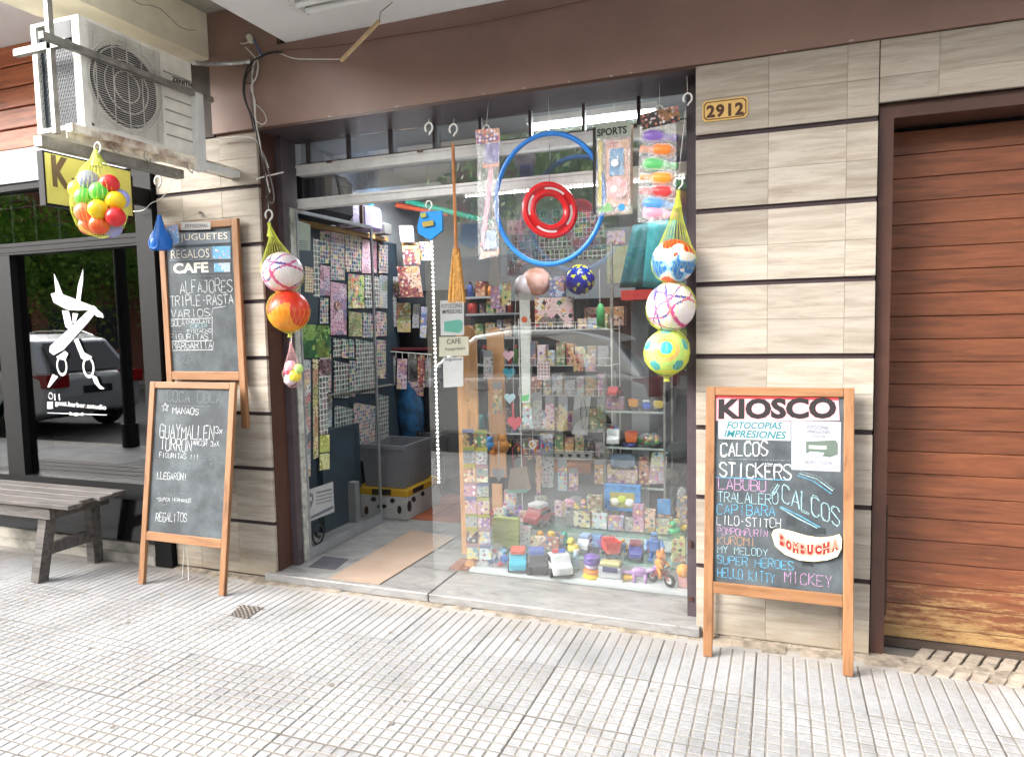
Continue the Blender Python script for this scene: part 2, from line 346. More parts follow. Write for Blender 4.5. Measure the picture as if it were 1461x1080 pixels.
def clearglass(name, tint=(1, 1, 1), ior=1.5, rough=0.0, haze=0, strength=1.0):
    """thin clear pane: passes what is behind, mirrors what stands in front by Fresnel"""
    if name in MC: return MC[name]
    mt = bpy.data.materials.new(name); mt.use_nodes = True; nt = mt.node_tree
    for n in list(nt.nodes):
        if n.type != 'OUTPUT_MATERIAL': nt.nodes.remove(n)
    out = [n for n in nt.nodes if n.type == 'OUTPUT_MATERIAL'][0]
    tr = N(nt, 'BsdfTransparent'); tr.inputs[0].default_value = (*tint, 1); gl = N(nt, 'BsdfGlossy'); gl.inputs['Roughness'].default_value = rough
    geo = N(nt, 'NewGeometry'); dt = N(nt, 'VectorMath', operation='DOT_PRODUCT'); nt.links.new(geo.outputs['Incoming'], dt.inputs[0]); nt.links.new(geo.outputs['Normal'], dt.inputs[1])
    ab = N(nt, 'Math', operation='ABSOLUTE'); nt.links.new(dt.outputs['Value'], ab.inputs[0]); om = N(nt, 'Math', operation='SUBTRACT'); om.inputs[0].default_value = 1; nt.links.new(ab.outputs[0], om.inputs[1])
    pw = N(nt, 'Math', operation='POWER'); pw.inputs[1].default_value = 5; nt.links.new(om.outputs[0], pw.inputs[0]); F0 = ((ior-1)/(ior+1))**2
    fr = N(nt, 'Math', operation='MULTIPLY_ADD'); fr.inputs[1].default_value = 1-F0; fr.inputs[2].default_value = F0; nt.links.new(pw.outputs[0], fr.inputs[0])
    mx = N(nt, 'MixShader'); nt.links.new(fr.outputs[0], mx.inputs[0]); nt.links.new(tr.outputs[0], mx.inputs[1]); nt.links.new(gl.outputs[0], mx.inputs[2])
    last = mx.outputs[0]
    if haze:
        df = N(nt, 'BsdfDiffuse'); df.inputs[0].default_value = (.8, .82, .84, 1); m2 = N(nt, 'MixShader'); n = N(nt, 'TexNoise', Scale=9.0, Detail=6.0, Roughness=.7)
        v = coords(nt, (1, 1, 1)); nt.links.new(v, n.inputs['Vector']); r = ramp(nt, n.outputs[0], [(.35, (haze*.3,)*3), (.7, (haze,)*3)])
        nt.links.new(r, m2.inputs[0]); nt.links.new(last, m2.inputs[1]); nt.links.new(df.outputs[0], m2.inputs[2]); last = m2.outputs[0]
    nt.links.new(last, out.inputs[0]); MC[name] = mt; return mt
def film(): # crinkled clear packaging
    if 'film' in MC: return MC['film']
    mt = bpy.data.materials.new('film'); mt.use_nodes = True; nt = mt.node_tree
    for n in list(nt.nodes):
        if n.type != 'OUTPUT_MATERIAL': nt.nodes.remove(n)
    out = [n for n in nt.nodes if n.type == 'OUTPUT_MATERIAL'][0]; v = coords(nt, (8, 8, 3))
    n = N(nt, 'TexNoise', Scale=6.0, Detail=6.0, Distortion=1.5); nt.links.new(v, n.inputs['Vector']); bp = N(nt, 'Bump', Strength=.9, Distance=.02); nt.links.new(n.outputs[0], bp.inputs['Height'])
    tr = N(nt, 'BsdfTransparent'); gl = N(nt, 'BsdfGlossy'); gl.inputs['Roughness'].default_value = .12; nt.links.new(bp.outputs[0], gl.inputs['Normal'])
    df = N(nt, 'BsdfDiffuse'); df.inputs[0].default_value = (.85, .88, .9, 1); r = ramp(nt, n.outputs[0], [(.4, (.02,)*3), (.7, (.16,)*3)])
    m1 = N(nt, 'MixShader'); nt.links.new(r, m1.inputs[0]); nt.links.new(tr.outputs[0], m1.inputs[1]); nt.links.new(df.outputs[0], m1.inputs[2])
    m2 = N(nt, 'MixShader'); m2.inputs[0].default_value = .12; nt.links.new(m1.outputs[0], m2.inputs[1]); nt.links.new(gl.outputs[0], m2.inputs[2])
    nt.links.new(m2.outputs[0], out.inputs[0]); MC['film'] = mt; return mt
def foliage():
    mt, nt, b = base('foliage'); geo = N(nt, 'NewGeometry'); n = N(nt, 'TexNoise', Scale=1.5, Detail=5.0); nt.links.new(geo.outputs['Position'], n.inputs['Vector'])
    c = ramp(nt, n.outputs[0], [(.35, hexc('#477a28')), (.6, hexc('#92b850'))]); nt.links.new(c, b.inputs['Base Color']); b.inputs['Roughness'].default_value = .6; return mt

TRAV = travertine(); MARB = marble(); PAVE = paving()
GROUT = mat('paving_grout', '#7b756d', .95, var=.2, scale=6)
BROWN = mat('brown_paint', '#8c7065', .5, var=.13, scale=2.3, bump=.35, bscale=9)
BROWN2 = mat('brown_enamel', '#4c3229', .4, var=.12, scale=6, bump=.1)
DARKST = mat('dark_steel_paint', '#4c4246', .45, var=.15, scale=14, bump=.15, bscale=40)
GROOVE = mat('groove_brown', '#35262a', .7, var=.1)
WHITEC = mat('white_plaster', '#e6e8e8', .8, var=.04, scale=2, bump=.2, bscale=10)
CREAM = mat('cream_plaster', '#ebe4cd', .8, var=.12, scale=3, bump=.5, bscale=14)
PINE = wood('pine', '#9c7350', '#89603e', '#60402a', (6, 6, .7), .55, .2, .08)
PINEH = wood('pine_h', '#9c7350', '#89603e', '#60402a', (.7, 6, 6), .55, .2, .08)
CHALK = mat('chalkboard_slate', '#33383c', .75, scale=6, var2='#586064')
BLACKP = mat('black_paint', '#0a0b0d', .55, var=.2, scale=8, spec=.25)
ALU = mat('aluminium', '#a9adb0', .35, .6, var=.12, scale=10, stretch=(1, 1, 1))
WHITEM = mat('white_metal', '#e0e1df', .4, var=.1, scale=9, bump=.05)
GREYST = mat('galvanised', '#8f8d86', .5, .35, var=.25, scale=18, bump=.2)
def dusty(mt):
    """chalk: the stroke breaks up where the slate's grain shows through"""
    nt = mt.node_tree; b = nt.nodes['Principled BSDF']; v = coords(nt, (1, 1, 1)); n = N(nt, 'TexNoise', Scale=330.0, Detail=3.0, Roughness=.7); nt.links.new(v, n.inputs['Vector'])
    n2 = N(nt, 'TexNoise', Scale=28.0, Detail=2.0); nt.links.new(v, n2.inputs['Vector']); ad = N(nt, 'Math', operation='MULTIPLY_ADD'); ad.inputs[1].default_value = .25; nt.links.new(n2.outputs[0], ad.inputs[0]); nt.links.new(n.outputs[0], ad.inputs[2])
    nt.links.new(ramp(nt, ad.outputs[0], [(.50, (.35,)*3), (.66, (1, 1, 1))]), b.inputs['Alpha']); return mt
CHW = dusty(mat('chalk_white', '#cfd3d4', .95, var=.2, scale=160))

# ================================================================= SETTING
KERB = -3.42
# ground sheet reaching the horizon, road, sidewalk base
MB().box(-90, 90, -90, 60, -.2, -.16).build('ground', mat('far_ground', '#6c6a66', .9, var=.1), kind='structure')
ASPH = mat('asphalt', '#4a4a4c', .85, var=.25, scale=3, bump=.5, bscale=90)
MB().box(-60, 40, -11.5, KERB, -.155, -.13).build('road', ASPH, kind='structure')
side = MB().box(-60, 40, KERB+.15, 3, -.12, -.0125).build('sidewalk', GROUT, kind='structure')
for i in range(24):
    MB().box(-24+i*1.5, -22.51+i*1.5, KERB, KERB+.148, -.155, -.002).build('kerb_stone', mat('kerb_concrete', '#9a968e', .85, var=.2, scale=8, bump=.4), side)
MB().box(-60, 40, -15.2, -11.5, -.155, 0).build('far_sidewalk', mat('far_pave', '#8f8b84', .9, var=.15, scale=4), kind='structure')
# vanilla tiles: 40 cm slabs with 8 x 8 raised cells
def slab_mesh(kind):
    b = MB(); b.box(0, .3974, 0, .3925, -.0115, -.0026); c = .4/8
    for i in range(8):
        if kind == 0: ys = [(0.002, .394)]
        elif kind == 1: ys = [(j*c+.001, (j+1)*c-.0085) for j in range(8)]
        else: ys = [(j*c+.001, (j+1)*c-.0065) for j in range(8)]
        for (y0, y1) in ys:
            x0, x1 = i*c+.001, (i+1)*c-.005
            zt = random.uniform(-.0008, .0004)
            k = .0022
            b.add([(x0, y0, -.0027), (x1, y0, -.0027), (x1, y1, -.0027), (x0, y1, -.0027), (x0+k, y0+k, zt), (x1-k, y0+k, zt), (x1-k, y1-k, zt), (x0+k, y1-k, zt)],
                  [(4,5,6,7), (0,1,5,4), (1,2,6,5), (2,3,7,6), (3,0,4,7)])
    b.mi = [1]*6 + [0]*(len(b.f)-6)
    return b.mesh('paving_slab', [PAVE, GROUT])
SM = [slab_mesh(0), slab_mesh(1), slab_mesh(2), slab_mesh(2)]
X0 = -1.684
for r in range(8):
    ytop = -.0885 - .4*r
    for n in range(-13, 8):
        k = 0 if r == 0 else (2 if random.random() < .2 or r < 2 else 1)
        o = bpy.data.objects.new('paving_slab', SM[k]); COL.objects.link(o); o.parent = side
        o.location = wm(side).inverted() @ Vector((X0+n*.4+.002, ytop-.4+.002, random.uniform(-.001, .0006))); o.rotation_euler = (random.uniform(-.002, .002), random.uniform(-.002, .002), random.uniform(-.003, .003))
MB().box(X0+8*.4, 12, -3.27, -.09, -.0125, -.002).box(-24, X0-13*.4, -3.27, -.09, -.0125, -.002).box(-24, 12, -.0885, 0, -.0125, -.004).build('pavement', PAVE, kind='structure')
# dirty mortar strip and the brownish row of tiles at the garage
mb = MB()
for i in range(60):
    x = -3.5+i*.08+random.uniform(-.01, .01); 
    if -2.8 < x < -.3 and False: continue
    z = random.uniform(.000, .008); d = random.uniform(.03, .085)
    mb.add([(x, -d, -.004), (x+.1, -d*.9, -.004), (x+.1, .03, z+.004), (x, .03, z+.006)], [(0,1,2,3)])
mb.build('mortar_edge', mat('mortar_dirty', '#8d8273', .95, var=.35, scale=20, bump=.6), side)
gt = MB()
TILEB = mat('brown_worn_tile', '#9b9082', .85, var=.25, scale=15, bump=.4, rndv=.2)
for i in range(26):
    for j in range(4):
        x = .47+i*.062; y = -.10+j*.066; q = .03*j
        MB().add([(x+q+.002, y+.002, -.004), (x+q+.055, y+.002, -.004), (x+q+.085, y+.062, -.002), (x+q+.032, y+.062, -.002),
                  (x+q+.004, y+.004, .003), (x+q+.053, y+.004, .003), (x+q+.083, y+.060, .005), (x+q+.034, y+.060, .005)],
                 [(4,5,6,7), (0,1,5,4), (1,2,6,5), (2,3,7,6), (3,0,4,7)]).build('floor_tile', TILEB, side)
GUM = mat('gum_dark', '#6d6861', .9, var=.2)
random.seed(31)
for i in range(22):
    gx, gy, gr_ = random.uniform(-4.2, 1.0), random.uniform(-2.2, -.35), random.uniform(.006, .014)
    mb = MB(); q = [(gx+gr_*random.uniform(.7, 1.2)*math.cos(t*.785), gy+gr_*random.uniform(.7, 1.2)*math.sin(t*.785), .0012) for t in range(8)]
    mb.add(q+[(x, y, .0002) for x, y, z in q], [tuple(range(8))]+[(t, (t+1) % 8, 8+(t+1) % 8, 8+t) for t in range(8)]); mb.build('gum_spot', GUM, side)
LEAFM = mat('dry_leaf', '#8a7348', .8, var=.3)
for i in range(7):
    gx, gy, a = random.uniform(-4, .9), random.uniform(-.9, -.04), random.uniform(0, 6); c_, s_ = math.cos(a)*.016, math.sin(a)*.016
    MB().add([(gx-c_, gy-s_, .003), (gx+s_*.4, gy-c_*.4, .007), (gx+c_, gy+s_, .004), (gx-s_*.4, gy+c_*.4, .008)], [(0,1,2), (0,2,3)]).build('leaf_scrap', LEAFM, side)
random.seed(8)
# ---- travertine pillars, each tile its own piece
ZK = [1.2960+.3217*k for k in range(-3, 4)]
def tiles(parent, cols, rows, y=0.0, th=.02):
    for (x0, x1) in cols:
        for (z0, z1) in rows:
            w = x1-x0; h = z1-z0; g = .0004
            d = random.uniform(-.0008, .0012)
            key = ('tile', round(w, 3), round(h, 3))
            if key not in MC: MC[key] = MB().bevbox(-w/2+g, w/2-g, 0, th, -h/2+g, h/2-g, .0009).mesh('stone_tile', TRAV)
            o = bpy.data.objects.new('stone_tile', MC[key]); COL.objects.link(o); o.parent = parent
            p = wm(parent).inverted() @ Vector(((x0+x1)/2, y-d, (z0+z1)/2)); o.location = p
rows = []
gw = .011
zs = [.012, .331-gw]
rows += [(.018, .165), (.165, ZK[0]-gw)]
for a, b in zip(ZK[:-1], ZK[1:]): rows += [(a+gw, (a+b)/2), ((a+b)/2, b-gw)]
rows_top = [(ZK[6]+gw, 2.42), (2.42, 2.567)]
rp = thing('stone_pillar', 'pale travertine pillar with dark grooves and number plate between shop window and garage', 'pillar', (.0, .0, 0), group='travertine facade piers')
MB().box(-.352, .366, .012, .33, 0, 2.567).build('core', GROOVE, rp)
tiles(rp, [(-.354, -.0517), (-.0517, .252), (.252, .368)], rows+rows_top)
lp = thing('stone_pillar', 'pale travertine pillar behind the two chalkboards left of the shop entrance', 'pillar', (-3.1, .0, 0), group='travertine facade piers')
MB().box(-3.49, -2.742, .012, .16, 0, 2.555).build('core', GROOVE, lp)
tiles(lp, [(-3.49, -3.29), (-3.29, -3.0), (-3.0, -2.737)], rows+[(ZK[6]+gw, 2.42), (2.42, 2.553)])
MB().box(-3.04, -2.99, -.002, .008, ZK[2]+.1, ZK[2]+.11)
lin = thing('stone_lintel', 'travertine band of tiles above the wooden garage door', 'lintel', (1.4, 0, 2.3))
MB().box(.37, 3.6, .012, .3, 2.335, 2.567).build('core', GROOVE, lin)
tiles(lin, [(.371, .58), (.58, .90), (.90, 1.22), (1.22, 1.54), (1.54, 1.86)], [(2.322, 2.42), (2.42, 2.567)])
# cement at pillar feet
crk = MB()
for i in range(14):
    x = -.36+i*.052; crk.add([(x, -.005, 0), (x+.054, -.005, 0), (x+.054, .012, random.uniform(.01, .03)), (x, .012, random.uniform(.01, .03))], [(0,1,2,3)])
crk.build('cement_fillet', mat('mortar_dirty', '#8d8273'), rp)
# brown beam and upper wall
beam = MB().box(-3.03, 4, -.012, .34, 2.571, 2.993).build('brown_beam', BROWN, label='wide dark brown painted beam running above the shop front', cat='beam')
MB().box(-2.73, -.354, -.012, .006, 2.556, 2.5705).build('lip', BROWN2, beam)
MB().box(-3.03, -2.739, .013, .158, 2.5565, 2.5705).build('lip', BROWN, beam)
MB().box(-3.029, -2.561, -.0115, .02, 2.994, 3.232).build('upper_strip', BROWN, beam)
CHIP = mat('bare_plaster_chip', '#b9b0a6', .9, var=.2); random.seed(14)
for cx_ in (372, 470, 566, 690, 748, 812, 872, 900, 1120, 1215):
    p = atY(cx_, 186-.165*(cx_-380), -.0125); p.z = (2.5735 if cx_ < 990 else 2.574)+random.uniform(.0, .006); w_ = random.uniform(.004, .018); q = [(p.x+w_*random.uniform(.6, 1.1)*math.cos(t*.9), -.0132, p.z+.0045*random.uniform(.5, 1.2)*math.sin(t*.9)) for t in range(7)]
    MB().add(q, [tuple(range(7))]).build('paint_chip', CHIP, beam)
# white soffit with chamfered left edge
sf = MB().box(-2.50, 4.2, -1.05, .3, 2.994, 3.2).build('ceiling_canopy', WHITEC, kind='structure')
MB().add([(-2.50, -1.05, 2.994), (-2.50, -.013, 2.994), (-2.56, -.013, 3.06), (-2.56, -1.05, 3.06), (-2.50, -1.05, 3.2), (-2.50, -.013, 3.2), (-2.56, -1.05, 3.2), (-2.56, -.013, 3.2)],
         [(0,1,2,3), (3,2,7,6), (0,3,6,4), (1,5,7,2)]).build('edge_strip', mat('greyed_plaster', '#a9a79d', .8, var=.15, scale=6), sf)
# cream beam toward the street
cb = MB().box(-3.36, -3.03, -.95, -.0, 2.985, 3.232).build('cream_beam', CREAM, label='cracked cream plaster beam above the air conditioner', cat='beam')
pts = []
for i in range(16): pts.append((-3.0285, -1.0+i*.06, 3.15-.0*i+.02*math.sin(i*1.3)-.0035*i))
MB().tube(pts, .0016, 4).build('crack', mat('crack_dark', '#6f6a58', .9, var=0), cb)
MB().box(-3.36, -2.56, -.9, .2, 3.234, 3.5).build('ceiling_slab', mat('greyed_plaster', ''), kind='structure')
# barber side: white soffit, wood cladding, grey fascia
MB().box(-9, -3.37, -.8, .3, 3.31, 3.5).build('ceiling_canopy', WHITEC, kind='structure')
clad = thing('wood_cladding', 'varnished orange brown horizontal boards above the barber shop sign band', 'cladding', (-5, 0, 2.66))
MB().box(-8, -3.4, .02, .2, 2.66, 3.31).build('backing', BLACKP, clad)
CLW = wood('cladding_wood', '#c97848', '#a85a34', '#6f3a20', (.8, 8, 8), .4, .25, .12)
for i in range(5):
    MB().bevbox(-8, -3.4, 0, .02, 2.662+i*.131, 2.662+i*.131+.122, .004).build('board', CLW, clad)
fas = MB().box(-8, -3.635, -.01, .3, 2.445, 2.655).box(-3.635, -3.49, .0, .3, 2.445, 2.655).build('fascia', mat('pale_grey_panel', '#c4c8cf', .4, var=.03, scale=2), label='plain pale grey sign band over the barber shop window', cat='fascia')
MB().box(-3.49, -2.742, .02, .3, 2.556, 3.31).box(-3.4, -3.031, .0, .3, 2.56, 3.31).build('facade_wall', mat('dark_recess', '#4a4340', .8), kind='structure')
# building mass above and to the sides
WALLB = mat('upper_render', '#b7b2a6', .85, var=.1, scale=1)
MB().box(-26, 16, .05, 5, 3.51, 13).box(3.6, 16, 0, 5, 0, 3.5).box(-26, -8.0, 0, 5, 0, 3.5).box(-2.5,4,.31,5,3.0,3.5).build('facade_wall', WALLB, kind='structure')
MB().box(-26, -9.01, -1.1, .0, 3.3, 3.5).box(4.2, 16, -1.4, 0, 3.3, 3.5).build('balcony_slab', WHITEC, kind='structure')

# ---- barber shop front
BF = thing('barber_shop_front', 'black framed barber shop front with white scissors on dark glass', 'shop front', (-4.3, 0, 0))
MB().box(-3.635, -3.5, -.03, .16, .0, 2.44).build('post', BLACKP, BF)
f = MB().box(-8, -3.637, .0, .06, 1.985, 2.06).box(-4.96, -4.80, .0, .06, .40, 1.983).box(-4.798, -3.637, .0, .06, .40, .505).box(-8, -4.962, 0, .06, .4, .5)
f.box(-8, -4.4, .004, .1, 2.40, 2.443).box(-4.4, -3.637, .004, .1, 2.40, 2.443).box(-8, -3.637, -.004, .0, 2.0, 2.012).box(-8, -3.637, -.004, .0, 2.035, 2.042)
f.build('frame', BLACKP, BF)
MB().box(-8, -3.637, .02, .1, .118, .398).build('kick_panel', mat('black_gloss', '#0d0e11', .12, var=0), BF)
DG = clearglass('dark_shop_glass', (.5, .52, .55), 2.5)
MB().box(-4.80, -3.637, .05, .056, .505, 1.985).build('window_pane', DG, BF)
MB().box(-8, -4.96, .05, .056, .5, 1.985).build('window_pane', DG, BF)
MB().box(-8, -3.637, .05, .056, 2.06, 2.40).build('transom_pane', DG, BF)
for i in range(14):
    MB().box(-6.6+i*.22, -6.588+i*.22, .062, .075, 2.06, 2.40).build('bar', GREYST, BF)
MB().box(-8, -3.637, .062, .072, 2.30, 2.306).build('rail', GREYST, BF)
MB().box(-8, -3.64, -.03, .2, 0, .06).box(-8, -3.64, .0, .2, .06, .116).build('stone_plinth', mat('grey_stone', '#a19d94', .8, var=.3, scale=7, bump=.5), BF)
pv = MB().box(-8, -3.64, 2.5, 2.6, 0, 3).box(-8, -3.64, .2, 2.5, .1, .12).box(-8, -3.64, .2, 2.5, 2.9, 3).box(-8, -7.9, .2, 2.5, .1, 3).box(-3.62, -3.52, .2, 2.5, .1, 3)
pv.build('interior_shell', mat('barber_dark', '#2b2c2f', .7), BF)
MB().box(-5.4, -4.9, 1.6, 2.1, .12, 1.0).build('counter', mat('barber_counter', '#3c3833', .6), BF)
PB = planeY(.0475)
WHT = mat('vinyl_white', '#e9eaea', .5, var=0)
def poly2(pl, pts, k=0.0, d=.0012): # prism on plane from crop coordinates
    return [pl.px(x, y) for x, y in pts]
def crop2(pts): return [(x/2.0775, 340+y/2.0775) for x, y in pts]
dec = MB(); k = [0]
def addpoly(mb, pl, pts, kk=0.0, d=.001):
    ab = [pl.px(x, y) for x, y in pts]; n = len(ab)
    vs = [pl.P(a, b, kk) for a, b in ab]+[pl.P(a, b, kk+d) for a, b in ab]
    mb.add(vs, [tuple(range(n)), tuple(range(n, 2*n))]+[(i, (i+1) % n, n+(i+1) % n, n+i) for i in range(n)])
for q, P_ in enumerate(([(160,104),(172,130),(188,172),(182,180),(166,168)], [(247,90),(247,125),(238,188),(226,190),(232,140)],
          [(152,165),(170,160),(280,203),(306,225),(308,236),(288,232),(268,212),(232,214),(200,212),(160,190)],
          [(278,200),(288,207),(284,222),(262,250),(190,330),(160,346),(148,336),(150,320),(205,270),(245,232)],
          [(186,214),(206,216),(218,262),(206,270),(196,262)], [(218,222),(234,224),(226,250),(218,252)],
          [(222,300),(234,296),(252,338),(276,352),(262,362),(244,356)], [(196,334),(206,342),(196,362),(180,358),(170,352)],
          [(160,402),(176,410),(150,442),(145,440)], [(276,405),(290,410),(300,434),(314,446),(300,446),(284,428)])):
    addpoly(dec, PB, crop2(P_), q*.0011, .001)
decal = dec.build('scissors_decal', WHT, BF)
for (cx, cy, r, w) in ((184, 378, 27, 7), (263, 382, 29, 8)):
    (x, y), = crop2([(cx, cy)]); a, b = PB.px(x, y); s = ppm(PB.P(a, b)); c = PB.P(a, b, .002)
    t = MB(); R = r/2.0775*s; ww = w/2.0775*s; vs = []; n = 40
    for i in range(n):
        q = 2*math.pi*i/n; d = Vector((math.cos(q)*.82, 0, math.sin(q)*1.12)); vs += [c+d*R, c+d*(R-ww)]
    t.add(vs, [(2*i, 2*((i+1) % n), 2*((i+1) % n)+1, 2*i+1) for i in range(n)]).build('ring_decal', WHT, BF)

# ---- text helpers
TXC = {}
def text_mesh(s, bold=0, shear=0, space=1.0):
    c = bpy.data.curves.new('t', 'FONT'); c.body = s; c.offset = bold; c.shear = shear; c.space_character = space; c.resolution_u = 3
    o = bpy.data.objects.new('t', c); COL.objects.link(o); bpy.context.view_layer.update()
    me = bpy.data.meshes.new_from_object(o.evaluated_get(bpy.context.evaluated_depsgraph_get()))
    vs = [v.co.copy() for v in me.vertices]; fs = [tuple(p.vertices) for p in me.polygons]
    bpy.data.objects.remove(o); bpy.data.curves.remove(c); bpy.data.meshes.remove(me)
    x0 = min(v.x for v in vs); x1 = max(v.x for v in vs); y0 = 0 if min(v.y for v in vs) > -.12 else min(v.y for v in vs); y1 = max(v.y for v in vs)
    return [((v.x-x0)/(x1-x0), (v.y-y0)/(y1-y0)) for v in vs], fs
def ftext(pl, s, p0, p1, h, m, parent, bold=0, shear=0, k=.0015, space=1.0, name='lettering', label=None):
    """print s with its baseline from pixel p0 to p1 and letters h pixels tall, on plane pl"""
    vs, fs = text_mesh(s, bold, shear, space)
    a0, b0 = pl.px(*p0); a1, b1 = pl.px(*p1); at, bt = pl.px(p0[0], p0[1]-h); hh = bt-b0
    mb = MB(); mb.add([pl.P(a0+(a1-a0)*x, b0+(b1-b0)*x+hh*y, k) for x, y in vs], fs)
    me = mb
    return me.build(name, m, parent, label=label)
GL = {'A':'002640 1232','B':'00063645443303 3342413000','C':'4536160501103041','D':'00062644422000','E':'46060040 0333','F':'460600 0333','G':'45361605011030414323',
      'H':'0006 4046 0343','I':'2620','J':'36311001 1646','K':'0006 460340','L':'060040','M':'0006234640','N':'00064046','O':'160501103041453616','P':'00063645443303','Q':'160501103041453616 2240',
      'R':'00063645443303 2340','S':'45361605044241301001','T':'0646 2620','U':'060110304146','V':'062046','W':'0610243046','X':'0640 0046','Y':'062346 2320','Z':'06460040','-':'1333','!':'2622 2120',
      '1':'152620','2':'051636450040','3':'051636453341301001','x':'0440 0044','*':'1434 2325 1533','.':'2021'}
def stroke(pl, pts, w, mb, k=.0015):
    P = [pl.P(a, b, k) for a, b in pts]; vs = []; fs = []
    for i, p in enumerate(P):
        t = (P[min(i+1, len(P)-1)]-P[max(i-1, 0)]); t = t.normalized() if t.length else pl.u
        nn = t.cross(pl.n).normalized(); ww = w*random.uniform(.65, 1.2); vs += [p+nn*ww/2, p-nn*ww/2]
    mb.add(vs, [(2*i, 2*i+1, 2*i+3, 2*i+2) for i in range(len(P)-1)])
def chalk(pl, s, p0, p1, h, m, parent, w=1.6, jit=.35, slant=0, name='chalk_lettering', dbl=False):
    a0, b0 = pl.px(*p0); a1, b1 = pl.px(*p1); _, bt = pl.px(p0[0], p0[1]-h); hh = bt-b0; n = len(s); mb = MB(); L = math.hypot(a1-a0, b1-b0); cw = L/(n+ (n-1)*.0)
    ux, uy = (a1-a0)/L, (b1-b0)/L; wpx = ppm(pl.P(a0, b0))*w*.72
    for rep in range(2 if dbl else 1):
        for i, ch in enumerate(s):
            g = GL.get(ch.upper() if ch != 'x' else 'x', '')
            sz = random.uniform(.9, 1.08); dy = random.uniform(-.05, .05)*hh+ (rep*.02*hh)
            for st in g.split():
                pts = []
                prev = None
                for q in range(0, len(st)-1, 2):
                    x = int(st[q])/4; y = int(st[q+1])/6
                    pts.append((x+random.uniform(-jit, jit)*.12+rep*.07, y*sz+random.uniform(-jit, jit)*.09))
                if len(pts) < 2: continue
                # smooth: subdivide once
                fine = [pts[0]]
                for A, B in zip(pts[:-1], pts[1:]): fine += [((A[0]+B[0])/2+random.uniform(-.02, .02), (A[1]+B[1])/2+random.uniform(-.02, .02)), B]
                pp = []
                for x, y in fine:
                    u = (i+.1+x*.78)*cw+slant*y*hh; v = y*hh+dy
                    pp.append((a0+u*ux, b0+u*uy+v))
                stroke(pl, pp, wpx, mb, .0015+rep*.0004)
    if mb.v: return mb.build(name, m, parent)
def scribble(pl, s, p0, p1, h, m, parent, w=.8): # very small writing
    return chalk(pl, s, p0, p1, h, m, parent, w, .5)
ftext(PB, '11', (78, 571), (86, 571), 9, WHT, BF, .01)
ftext(PB, 'gotti.barber.estudio', (79, 580), (152, 587), 9, WHT, BF, .012)
mb = MB(); addpoly(mb, PB, [(68, 588.5), (152, 591.5), (152, 592.5), (68, 589.5)]); addpoly(mb, PB, [(68, 573), (76, 573), (76, 583), (68, 583)], .002)
addpoly(mb, PB, [(100, 587), (104, 590), (109, 588.5), (114, 590.5), (119, 588), (119, 593), (114, 592), (109, 593.5), (104, 592), (100, 592.5)], .002); mb.build('ornament_decal', WHT, BF)
a, b = PB.px(72.5, 565); s_ = ppm(PB.P(a, b)); mb = MB(); mb.torus(PB.P(a, b, .001), 4.2*s_, .8*s_, (0, 1, 0), 20, 4); mb.build('phone_icon', WHT, BF)

# ================================================================= STREET (mirrored in the glass)
BRK = mat('far_brick', '#7a4a38', .85, var=.15, scale=2); REND = mat('far_render', '#b8b0a0', .85, var=.1, scale=.6); DWIN = mat('far_window', '#1c242b', .1, var=0)
def apartment(x0, x1, h, m, lab):
    T = thing('apartment_building', lab, 'building', ((x0+x1)/2, -15.3, 0))
    MB().box(x0, x1, -24, -15.3, 0, h).build('wall', m, T)
    n = int((x1-x0)/2.4); fl = int(h/3)
    wmesh = MB().box(-.7, .7, -.05, .03, 0, 1.5).mesh('window', DWIN)
    bmesh_ = MB().box(-.95, 1.05, 0, .9, -.25, -.1).box(-.95, 1.05, .86, .9, -.1, .75).mesh('balcony', REND)
    for i in range(n):
        for j in range(fl):
            o = bpy.data.objects.new('window', wmesh); COL.objects.link(o); o.parent = T; o.location = (x0+1.2+i*2.4-(x0+x1)/2, .03, .9+j*3)
            if j and i % 2 == 0:
                o = bpy.data.objects.new('balcony', bmesh_); COL.objects.link(o); o.parent = T; o.location = (x0+1.2+i*2.4-(x0+x1)/2, .02, j*3+.6)
apartment(-46, -33, 7, REND, 'pale rendered apartment block farthest down the street, mirrored in the barber window')
apartment(-33, -20, 9.5, BRK, 'brown brick apartment block mirrored behind the tree in the barber window')
apartment(-20, -9, 7, REND, 'pale apartment block with balconies across the street, mirrored between two brick ones')
apartment(-9, 3, 9.5, BRK, 'brown brick apartment block directly across the street, mirrored in the shop window')
apartment(3, 14, 7, REND, 'pale apartment block across the street facing the garage door')
FOL = foliage(); BARK = mat('bark', '#57493b', .9, var=.3, scale=5, bump=.6)
